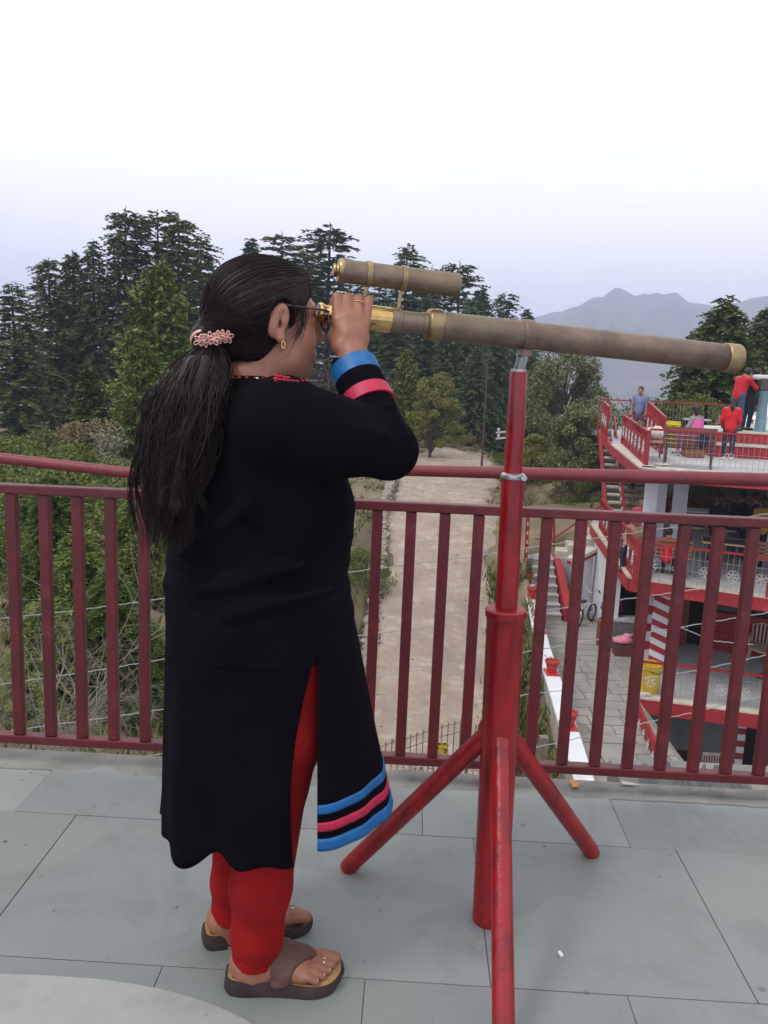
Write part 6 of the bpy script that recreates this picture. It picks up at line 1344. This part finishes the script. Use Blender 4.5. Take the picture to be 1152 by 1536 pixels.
def plant(name, label, cat, key, u, vb, vt, Y, basis, leaf, group=None, rz=0.0, wscale=1.0, sink=.25, part=('trunk', 'crown'), zbase=None):
    """stand a tree of the proto `key` (height basis) where column u meets the ground at depth Y, tall enough to reach row vt"""
    t = P(u, vt, Y); z = Hs(t.x, Y)-sink if zbase is None else zbase
    if zbase is None and vb is not None: z = min(z, P(u, vb, Y).z)
    s = (t.z-z)/basis; o = thing(name, label, cat, (t.x, Y, z), rz, group); tm, cm = protos[key]
    a = link(part[0], tm, M['bark'], o); b = link(part[1], cm, None, o)
    for ob, m in ((a, M['bark']), (b, leaf)):
        if len(ob.data.materials) == 0: ob.data.materials.append(None)
        ob.material_slots[0].link = 'OBJECT'; ob.material_slots[0].material = m
    o.scale = (s*wscale, s*wscale, s); return o
for i in range(4): proto('cedar%d' % i, conifer, 11+i, 16, 5.0, z0=.10, droop=.12+.03*i, shape=.50+.06*i, gap=.05, tw=.62, wid=.085, dens=1.5, plate=1.6, per=3, flat_top=(i % 2 == 1))
for i in range(3): proto('open%d' % i, conifer, 31+i, 15, 4.6, z0=.18, droop=.05, shape=.40, gap=.14, tw=.62, wid=.085, plate=2.0, per=3, flat_top=True, dens=1.15)
proto('slim0', conifer, 51, 14, 3.2, z0=.06, droop=.2, shape=.62, gap=.03, tw=.55, wid=.08, dens=1.5); proto('slim1', conifer, 52, 14, 2.9, z0=.08, droop=.16, shape=.66, gap=.05, tw=.55, wid=.08, dens=1.5)
proto('bushy0', conifer, 61, 9, 2.7, z0=.05, droop=-.15, shape=.62, gap=.02, tw=.52, wid=.085, plate=.45, dens=1.25); proto('bushy1', conifer, 62, 9, 2.9, z0=.05, droop=-.10, shape=.55, gap=.02, tw=.52, wid=.085, plate=.45, dens=1.2)
proto('young0', conifer, 71, 6, 1.6, z0=.03, droop=.22, shape=.85, gap=.0, tw=.36, wid=.05, dens=1.3); proto('young1', conifer, 72, 5, 1.7, z0=.03, droop=.30, shape=.7, gap=.0, tw=.26, wid=.020, dens=1.6, per=4, step=.30)
proto('wide0', conifer, 81, 11, 5.0, z0=.02, droop=.16, shape=.5, gap=.03, tw=.6, wid=.09, dens=1.6); proto('wide1', conifer, 82, 11, 4.6, z0=.02, droop=.2, shape=.55, gap=.04, tw=.6, wid=.09, dens=1.6)
proto('leafy0', broadleaf, 91, 7, 2.1, z0=.22, n=11000, ls=.13, clump=38); proto('leafy1', broadleaf, 92, 9, 2.9, z0=.22, n=17000, ls=.13, clump=52); proto('leafy2', broadleaf, 93, 6, 1.7, z0=.3, n=7000, ls=.12, clump=30)
for i in range(3): proto('shrub%d' % i, broadleaf, 101+i, 1.6, 1.0, z0=.05, n=5200, ls=.042, clump=24)
CG = 'tall dark cedars on the wooded hillside'
ced = [('cedar0', 18, 660, 425, 47, 1.0, 'dark cedar at the far left edge of the wood'), ('cedar1', 72, 640, 388, 56, .95, 'dark cedar second from the left in the wood'), ('slim0', 108, 640, 378, 60, 1.0, 'slender dark cedar between the left cedars'),
       ('cedar2', 140, 640, 362, 57, .9, 'dark cedar leaning against the tallest cedar, on its left'), ('cedar3', 188, 640, 312, 58, .95, 'tallest dark cedar with a broad top on the left'), ('open0', 235, 640, 318, 60, .95, 'broad flat topped cedar right of the tallest one'), ('cedar1', 268, 640, 322, 56, .85, 'dark cedar with tiered branches just left of the woman'), ('cedar0', 302, 640, 352, 60, .8, 'dark cedar partly behind the womans head'),
       ('slim1', 352, 640, 395, 66, 1.0, 'slender cedar hidden behind the womans hair'), ('slim1', 376, 640, 360, 78, 1.0, 'slim pale cedar top just above the womans head'), ('open1', 424, 640, 350, 76, .95, 'cedar with open tiers above the womans forehead'), ('open2', 496, 640, 338, 74, 1.05, 'round topped cedar behind the small finder scope'), ('open1', 460, 640, 372, 82, .9, 'cedar between the two open topped cedars'), ('cedar2', 545, 650, 420, 78, .9, 'dark cedar behind the finder scope struts'),
       ('cedar0', 612, 660, 369, 72, .92, 'pointed dark cedar above the middle of the telescope'), ('cedar3', 648, 670, 400, 80, .9, 'dark cedar behind the front end of the finder scope'), ('open2', 690, 680, 393, 76, .85, 'layered dark cedar right of the finder scope'), ('slim0', 722, 680, 432, 84, 1.1, 'small dark cedar between two taller ones above the telescope'), ('cedar1', 758, 690, 440, 78, .85, 'dark cedar above the telescope mount'), ('slim1', 792, 690, 466, 86, 1.0, 'last small cedar at the right end of the wood'),
       ('cedar2', 715, 705, 520, 56, 1.0, 'dark cedar below the telescope left of the red pole'), ('cedar1', 672, 690, 500, 60, 1.1, 'dark cedar behind the yellow green trees'), ('cedar3', 748, 705, 505, 58, .9, 'dark cedar behind the red pole'), ('cedar0', 592, 668, 455, 62, 1.0, 'dark cedar behind the womans hand'), ('cedar3', 790, 710, 520, 60, .95, 'dark cedar right of the red pole'), ('cedar1', 704, 700, 462, 66, 1.0, 'dark cedar rising behind the telescope between mount and flange'), ('open0', 775, 705, 492, 68, 1.0, 'open cedar just right of the telescope mount'), ('cedar2', 640, 680, 448, 66, 1.0, 'dark cedar behind the flange of the telescope'), ('cedar0', 570, 660, 430, 70, 1.0, 'dark cedar directly behind the gripping hand'), ('slim1', 840, 715, 550, 60, 1.2, 'slim dark cedar behind the crown of the spreading leafy tree'), ('slim0', 822, 715, 545, 62, 1.1, 'dark cedar behind the spreading leafy tree')]
for i, (k, u, vb, vt, Y, w, lb) in enumerate(ced): plant('cedar_tree', lb, 'tree', k, u, vb, vt, Y, 16 if k.startswith('cedar') else 15 if k.startswith('open') else 14, M['cedar'] if i % 3 else M['cedar2'] if i in (0, 6, 12, 20, 21) else M['cedar'], CG, rz=i*1.7, wscale=w*(1.0 if k.startswith('cedar') else 1.05))
plant('cedar_tree', 'wide green cedar behind the upper terrace under the telescope tip', 'tree', 'wide0', 1092, 640, 447, 33, 11, M['cedar2'], 'cedars behind the upper terrace', 1.0, .95)
plant('cedar_tree', 'dark cedar at the right edge behind the upper terrace', 'tree', 'wide1', 1150, 640, 462, 36, 11, M['cedar'], 'cedars behind the upper terrace', 2.0, .9)
plant('cedar_tree', 'lower green cedar left of the wide one behind the upper terrace', 'tree', 'wide1', 1046, 650, 512, 34, 11, M['cedar2'], 'cedars behind the upper terrace', .3, .85)
plant('pine_tree', 'bushy light green pine left of the woman, in front of the cedars', 'tree', 'bushy0', 240, 640, 398, 36, 9, M['pine'], None, .4, 1.05)
plant('pine_tree', 'lower rounded green pine beside the womans ponytail', 'tree', 'bushy1', 212, 690, 515, 31, 9, M['pine'], None, 2.1, 1.0)
plant('young_cedar', 'small conical bright green cedar on the left slope', 'tree', 'young0', 134, 700, 550, 31, 6, M['fresh'], None, .9, 1.1)
plant('young_cedar', 'young green cedar seen through the left balusters', 'tree', 'young1', 78, 1000, 705, 13.5, 5, M['fresh'], None, .2, .95)
YG = 'young green cedars on the near slope'
for i, (u, vt, Y, vb, lb) in enumerate(((30, 745, 17, 960, 'young green cedar at the left edge behind the first baluster'), (118, 790, 11.5, 1090, 'drooping young cedar between the second and third balusters'), (165, 850, 10.5, 1100, 'young cedar low down between the third and fourth balusters'), (205, 735, 15.5, 960, 'young cedar beside the kurta at the height of the hair ends'), (222, 930, 10.5, 1130, 'small young cedar close to the kurta near the bottom rail'), (60, 900, 10.0, 1130, 'young cedar half covered by the bare twigs at the left'))):
    plant('young_cedar', lb, 'tree', 'young1', u, vb, vt, Y, 5, M['fresh'] if i % 2 == 0 else M['pine'], YG, i*1.1, 1.15)
plant('young_cedar', 'yellow green conifer just right of the womans sleeve', 'tree', 'bushy0', 612, 665, 525, 46, 9, M['olive'], None, .2, .8)
plant('leafy_tree', 'yellow green leafy tree standing at the road bend', 'tree', 'leafy0', 652, 690, 563, 43, 7, M['olive'], None, .2, 1.0)
plant('leafy_tree', 'spreading dull green tree right of the red pole', 'tree', 'leafy1', 852, 720, 528, 40, 9, M['broad'], None, .2, .95)
plant('leafy_tree', 'pale blossoming tree beside the corner of the upper terrace', 'tree', 'leafy2', 905, 730, 600, 35, 6, M['blossom'], None, .2, 1.1)
plant('leafy_tree', 'green tree overhanging the bank behind the outside stair', 'tree', 'leafy0', 872, 760, 610, 31, 7, M['broad'], None, 2.2, 1.0)
plant('leafy_tree', 'olive tree on the bank right of the dirt road', 'tree', 'leafy2', 800, 770, 655, 36, 6, M['olive'], None, 1.2, 1.1)
# shrubs on the slopes
SG = 'shrubs on the hillside'; sl_ = []
words = ['left of the woman', 'at the left edge', 'behind the left balusters', 'under the cedars', 'by the dirt road', 'on the right bank']
shr = [(815, 760, 715, 37, 'shrubA', 'green shrub low on the bank just right of the road pole'), (842, 775, 735, 32, 'shrubB', 'brown shrub on the bank between the stair rail and the leafy tree'), (885, 775, 725, 30, 'shrubA', 'green shrub tight against the outside stair'), (770, 740, 712, 37, 'shrubB', 'rusty shrub beside the red pole at the handrail'), (745, 720, 690, 42, 'shrubA', 'green shrub left of the red pole at the road end'),
       (812, 830, 795, 28.5, 'shrubA', 'green shrub just behind the top of the stone steps'), (848, 815, 775, 30, 'shrubA', 'green shrub under the pipe handrail'), (600, 690, 660, 45, 'shrubB', 'rusty shrub at the left end of the road bend'), (640, 682, 662, 49, 'shrubA', 'green shrub in the middle of the road bend'), (134, 690, 640, 29, 'shrubB', 'rust coloured round shrub below the small conical cedar'), (60, 700, 655, 28, 'shrubA', 'low green shrub under the leftmost cedars'), (175, 715, 655, 27, 'blossom', 'pale flowering shrub just above the handrail left of the ponytail'), (20, 720, 665, 24, 'shrubA', 'green shrub above the handrail at the left edge'), (100, 735, 676, 22, 'shrubA', 'second green shrub from the left edge just above the handrail'),
       (215, 740, 680, 25, 'shrubA', 'green shrub half hidden by the hanging hair'), (40, 800, 715, 17, 'shrubA', 'green shrub behind the first baluster'), (130, 800, 725, 18, 'shrubA', 'green shrub behind the third baluster'), (165, 870, 770, 15, 'shrubA', 'green shrub behind the fourth baluster, upper one'), (205, 850, 780, 17, 'shrubB', 'rusty shrub close to the womans back'),
       (130, 960, 850, 13, 'shrubA', 'dense green shrub low behind the third baluster'), (150, 1060, 960, 11.5, 'shrubA', 'dark green shrub near the deck edge on the left'), (200, 1040, 950, 12.5, 'shrubA', 'green shrub near the deck edge beside the kurta'), (190, 960, 890, 15, 'shrubB', 'brown shrub on the bare patch of the slope'), (225, 1120, 1040, 10.5, 'shrubA', 'green shrub touching the bottom rail by the kurta'), (95, 1120, 1030, 10.5, 'shrubA', 'green shrub under the bare twigs'),
       (20, 860, 790, 15, 'shrubA', 'green shrub behind the bare bush at the left edge'), (552, 800, 752, 30, 'shrubA', 'green shrub on the verge just right of the kurta, far one'), (550, 890, 830, 24, 'shrubA', 'green shrub on the verge just right of the kurta, near one'), (620, 675, 640, 46, 'shrubA', 'green shrub at the road bend under the leafy tree'), (700, 688, 655, 48, 'shrubB', 'rusty shrub at the end of the dirt road'), (680, 672, 640, 50, 'shrubA', 'green shrub behind the end of the dirt road'),
       (790, 720, 680, 40, 'shrubB', 'rusty shrub right of the red pole above the top rail'), (770, 700, 660, 44, 'shrubA', 'green shrub just right of the red pole'), (830, 735, 690, 36, 'shrubA', 'green shrub on the bank under the spreading tree'), (870, 745, 700, 33, 'shrubA', 'green shrub beside the outside stair'), (800, 800, 745, 31, 'shrubB', 'brown shrub on the bank above the stone steps, left one'), (860, 800, 760, 29, 'shrubA', 'dark green shrub above the stone steps, right one'),
       (830, 830, 790, 28, 'shrubB', 'brown shrub at the head of the stone steps'), (760, 780, 745, 34, 'shrubA', 'green shrub on the road verge by the red pole'), (985, 640, 610, 33, 'shrubA', 'green shrub behind the back railing of the upper terrace'), (1060, 645, 600, 31, 'shrubA', 'wide green shrub behind the round terrace table'), (930, 650, 615, 33, 'blossom', 'pale twiggy shrub behind the man in blue'), (1075, 770, 735, 27, 'shrubA', 'green hedge bush behind the middle terrace, left'), (1130, 770, 735, 26.5, 'shrubB', 'brownish hedge bush behind the middle terrace, right')]
for i, (u, vb, vt, Y, m, lb) in enumerate(shr):
    zb = P(u, vb, Y).z; zz = Hs(P(u, vb, Y).x, Y)
    zz_ = min(zb, zz+.1) if i < 42 else zb
    plant('shrub', lb, 'shrub', 'shrub%d' % (i % 3), u, None, vt, Y, 1.6, M[m], SG, rz=i*1.3, wscale=1.15, zbase=zz_-.1, part=('stem', 'foliage'))
# more small undergrowth, too many to count: one object
r = np.random.default_rng(5); L = LF()
def tuft(x, y, z, h_, n, w):
    for k in range(n):
        a = r.uniform(0, 6.28); b = np.array([x+r.normal(0, .12), y+r.normal(0, .12), z-.03]); o = np.array([math.cos(a)*.6, math.sin(a)*.6, r.uniform(.5, 1.3)])*h_*r.uniform(.5, 1.2); s = np.array([-math.sin(a), math.cos(a), 0])*w; L.tri(b-s, b+s, b+o)
pts = []
for k in range(13000):
    y = 6+r.uniform(0, 1)**1.4*44; x = r.uniform(-.62, .42)*y
    if k > 11500: y = r.uniform(10, 27); x = r.uniform(float(road_x(y))+float(np.interp(y, RY, RW))/2-.1, max(float(road_x(y))+float(np.interp(y, RY, RW))/2, wallx(y)-.12))

    if abs(x-float(road_x(y))) < float(np.interp(y, RY, RW))/2-abs(r.normal(0, .22)): continue
    if x > wallx(min(y, 27))-.1 and y < 26: continue
    if fbm(np.array([x*.5]), np.array([y*.5]), 3, 8)[0] < -.12: continue
    pts.append((x, y))
zs = H(np.array([p[0] for p in pts]), np.array([p[1] for p in pts]))
for (x, y), z in zip(pts, zs): tuft(x, y, z, r.uniform(.10, .38), 6, .012+.0007*y)
M['grass'] = leafmat('dry_grass_and_weeds', [(.06, .085, .020), (.095, .115, .032), (.17, .155, .065), (.12, .13, .04), (.05, .075, .018)])
o = link('undergrowth', L.mesh('undergrowth'), M['grass']); tag(o, 'grass and weeds growing over the slopes', 'grass', kind='stuff')
# bare twiggy bush against the left of the railing
def bare(seed, n, Hh, R, base_n, thick, dead=.0):
    r = np.random.default_rng(seed); mb = MB()
    def grow(p, d, L_, th, lv):
        k = 5; pts = [Vector(p)]; dd = np.array(d, float)
        for i in range(k): dd = dd+r.normal(0, .13, 3)+np.array([0, 0, -.05*lv]); dd /= np.linalg.norm(dd); p = p+dd*L_/k; pts.append(Vector(p))
        mb.tube(pts, [th*(1-.15*i) for i in range(k+1)], 4 if lv < 2 else 3, caps=False)
        if lv < 3:
            for j in range(r.integers(3, 6)):
                t = r.uniform(.3, 1); i = min(k-1, int(t*k)); q = np.array(pts[i].lerp(pts[i+1], t*k-i)); nd = dd*.6+r.normal(0, .55, 3); nd /= np.linalg.norm(nd); grow(q, nd, L_*r.uniform(.45, .75), th*.5, lv+1)
    for k in range(base_n):
        a = r.uniform(0, 6.28); grow(np.array([math.cos(a)*.1, math.sin(a)*.1, -.2]), np.array([math.cos(a)*R, math.sin(a)*R, 1.0])/math.hypot(R, 1), Hh*r.uniform(.5, .75), thick, 0)
    return mb
q = P(25, 1128, 7.6); o = bare(3, 0, 2.6, .75, 16, .011).build('bare_bush', M['twig']); o.location = (q.x, q.y, q.z-.35); tag(o, 'leafless grey twig bush behind the left end of the railing', 'bush')
q = P(130, 1150, 6.6); o = bare(8, 0, 1.5, .9, 9, .008).build('bare_bush', M['twig']); o.location = (q.x, q.y, q.z-.2); tag(o, 'low leafless twigs beside the bottom rail left of the kurta', 'bush')
q = P(492, 602, 38); o = bare(13, 0, 3.9, .45, 5, .045).build('bare_tree', M['bark']); o.location = (q.x, q.y, q.z-.3); tag(o, 'bare thin tree seen between the womans face and her sleeve', 'tree')
# utility pole and wires
pole = thing('utility_pole', 'thin rust brown utility pole at the end of the dirt road', 'pole', (P(723, 702, 40).x, 40, P(723, 702, 40).z-.4))
M['rust'] = mat('rust_brown_metal', (.10, .05, .042), .85, (.07, .04, .035), 6)
mb = MB(); mb.tube([P(722, 706, 40)-Vector((0, 0, .4)), P(733, 525, 40)], [.06, .042], 10); mb.build('shaft', M['rust'], pole, smooth=True)
p2 = thing('insulator_arm', 'white crossarm with insulators on a thin pole just left of the red stand', 'insulator', P(757, 720, 34))
mb = MB(); mb.tube([P(762, 730, 34)-Vector((0, 0, .3)), P(768, 625, 34)], [.06, .045], 8); mb.build('shaft', M['rust'], p2, smooth=True)
for v in (648, 657):
    mb = MB(); mb.bar(P(744, v+1, 34), P(784, v-3, 34), .07, .06); mb.build('crossarm', M['white_iron'], p2)
    for u in (748, 781): mb = MB(); c = P(u, v-3, 34); mb.lathe(c, (0, 0, 1), [(-.05, .03), (-.03, .06), (0, .065), (.02, .04), (.05, .05), (.09, .02)], 8); mb.build('insulator', M['white_iron'], p2, smooth=True)
def cable(label, pts, rad, sag=0.0, m='wire', group=None, name='cable'):
    mb = MB(); out_ = []
    for a, b in zip(pts[:-1], pts[1:]):
        n = 14
        for i in range(n): t = i/n; out_.append(a*(1-t)+b*t-Vector((0, 0, sag*4*t*(1-t)))+Vector((0, 0, .0022*math.sin(i*2.1+a.x*9))))
    out_.append(pts[-1]); mb.tube(out_, rad, 5); o = mb.build(name, M[m], smooth=True); return tag(o, label, 'wire', group)
WY = 4.6; WG = 'fence wires strung below the deck'
WL = ['top wire strung across beyond the railing', 'second wire from the top beyond the railing', 'third wire from the top beyond the railing', 'fourth wire from the top, low beyond the railing', 'lowest wire, rising to the right behind the right balusters']
ws = [[(-60, 935), (120, 915), (217, 902), (541, 856), (737, 831), (810, 819), (889, 808), (982, 795), (1230, 760)], [(-60, 1036), (130, 1008), (245, 989), (548, 952), (729, 929), (911, 902), (1005, 890), (1152, 868), (1240, 855)],
      [(-60, 1108), (40, 1093), (240, 1065), (585, 1012), (725, 989), (795, 977), (892, 960), (1020, 941), (1152, 919), (1240, 904)], [(-60, 1175), (583, 1081), (721, 1054), (791, 1042), (881, 1031), (1050, 1005), (1152, 982), (1240, 964)], [(560, 1160), (700, 1140), (823, 1117), (947, 1089), (1038, 1069), (1152, 1042), (1240, 1020)]]
for k, w in enumerate(ws): cable(WL[k], [P(u, v, WY) for u, v in w], .0030, 0, 'wire', WG)
cable('loose end of wire hanging from the third fence wire', [P(1020, 941, WY-.01), P(1050, 953, WY), P(1075, 962, WY), P(1130, 967, WY)], .003)
cable('thin overhead line crossing in front of the trees below the telescope', [P(470, 562, 36), P(735, 540, 40)], .012, .2, 'iron'); cable('thin stay wire running down right of the red pole', [P(733, 528, 40), P(905, 700, 34)], .010, .1, 'iron')
# rubble and a tarpaulin just below the deck edge at the right
M['tarp'] = mat('grey_tarpaulin', (.16, .175, .17), .45, (.10, .11, .11), 6, bump=.5, bscale=12, bdist=.02); M['rubble'] = mat('broken_brick', (.40, .22, .17), .9, (.30, .27, .24), 6, bump=.4, bscale=20)
mb = MB(); c = [D(.95, .43), D(2.6, .43), D(2.6, .95), D(.95, .95)]; mb.prism([xy(p) for p in c], -.45, -.16); tag(mb.build('ledge', M['concrete'], bevel=.01), 'rough cement ledge just below the deck edge on the right', 'ledge')
V = []; F = []
for i in range(25):
    for j in range(9): V.append(D(1.02+.42*i/24, .47+.30*j/8, -.13+.035*math.sin(i*1.1+j*.8)+.025*math.sin(i*.5-j*1.7)+.02*math.sin(i*2.3)))
for i in range(24):
    for j in range(8): a = i*9+j; F.append((a, a+9, a+10, a+1))
o = link('tarpaulin', npmesh('tarpaulin', V, F, True), M['tarp']); tag(o, 'crumpled grey tarpaulin below the deck edge on the right', 'tarpaulin')
BL = [a+' broken brick piece on the ledge below the deck edge, counted from the tarpaulin' for a in ('first', 'second', 'third', 'fourth', 'fifth', 'sixth', 'seventh', 'eighth', 'ninth')]
for k in range(9):
    S = MB(); w, d_, hh = random.uniform(.10, .2), random.uniform(.08, .12), random.uniform(.05, .08); S.box((0, 0, hh/2), (w, d_, hh), taper=random.uniform(.75, .95)); o = S.build('brick_fragment', M['rubble'], None, bevel=.012)
    p = D(1.52+.115*k, .50+.05*(k % 3), -.159); o.location = p; o.rotation_euler = (random.uniform(-.15, .15), random.uniform(-.15, .15), random.uniform(0, 3)); tag(o, BL[k], 'brick', 'broken bricks on the ledge')
# loose stones along the left edge of the road
M['stone'] = mat('road_stone', (.36, .31, .26), .9, (.25, .21, .17), 6, bump=.4, bscale=15)
sms = []
for k in range(4):
    mb = MB(); mb.sphere((0, 0, 0), 1, 8, 6); rr_ = np.random.default_rng(k); mb.v = [tuple(np.array(p)*(1+rr_.normal(0, .12))*np.array([1.2, .9, .6])) for p in mb.v]; sms.append(mb.mesh('stone'))
kerb = thing('stone_kerb', 'row of rough stones edging the left side of the dirt road', 'kerb', (float(road_x(24)), 24, float(road_z(24))))
for k in range(64):
    y = 15+k*.34; x = float(road_x(y))-float(np.interp(y, RY, RW))/2-.12; s = random.uniform(.14, .24)
    for lv in range(2):
        o = link('stone', sms[(k+lv) % 4], M['stone'], kerb); o.location = Vector((x+random.uniform(-.05, .05), y+lv*.15, float(road_z(y))+.05+.2*lv))-Vector(kerb.location); o.scale = (s, s, s); o.rotation_euler = (random.uniform(-.3, .3), random.uniform(-.3, .3), random.uniform(0, 6))
r = np.random.default_rng(77); L = MB()
for k in range(300):
    y = 9+r.uniform(0, 1)*38; x = float(road_x(y))+r.uniform(-.52, .52)*float(np.interp(y, RY, RW)); s = r.uniform(.010, .030); L.sphere((x, y, float(road_z(y))+.05), (s*1.3, s, s*.7), 5, 3)
o = L.build('road_gravel', M['stone']); tag(o, 'loose small stones scattered over the dirt road', 'gravel', kind='stuff')
# ------------------------------------------------------------------ hazy mountain air
hz = mat('haze_air', (1, 1, 1)); t = hz.node_tree; t.nodes.remove(t.nodes['Principled BSDF']); pv_ = t.nodes.new('ShaderNodeVolumePrincipled'); pv_.inputs['Color'].default_value = (.66, .72, .94, 1); pv_.inputs['Density'].default_value = .00064; pv_.inputs['Anisotropy'].default_value = .2
t.links.new(pv_.outputs[0], t.nodes['Material Output'].inputs['Volume'])
mb = MB(); zmax = float(GZ.max())+20; mb.box((0, 0, (zmax+float(GZ.min())-1)/2), (5400, 5400, zmax-(float(GZ.min())-1))); hb = mb.build('haze', hz); tag(hb, kind='stuff'); hb.display_type = 'WIRE'
SC.cycles.volume_bounces = 1; SC.cycles.max_bounces = 6
bpy.context.view_layer.update()
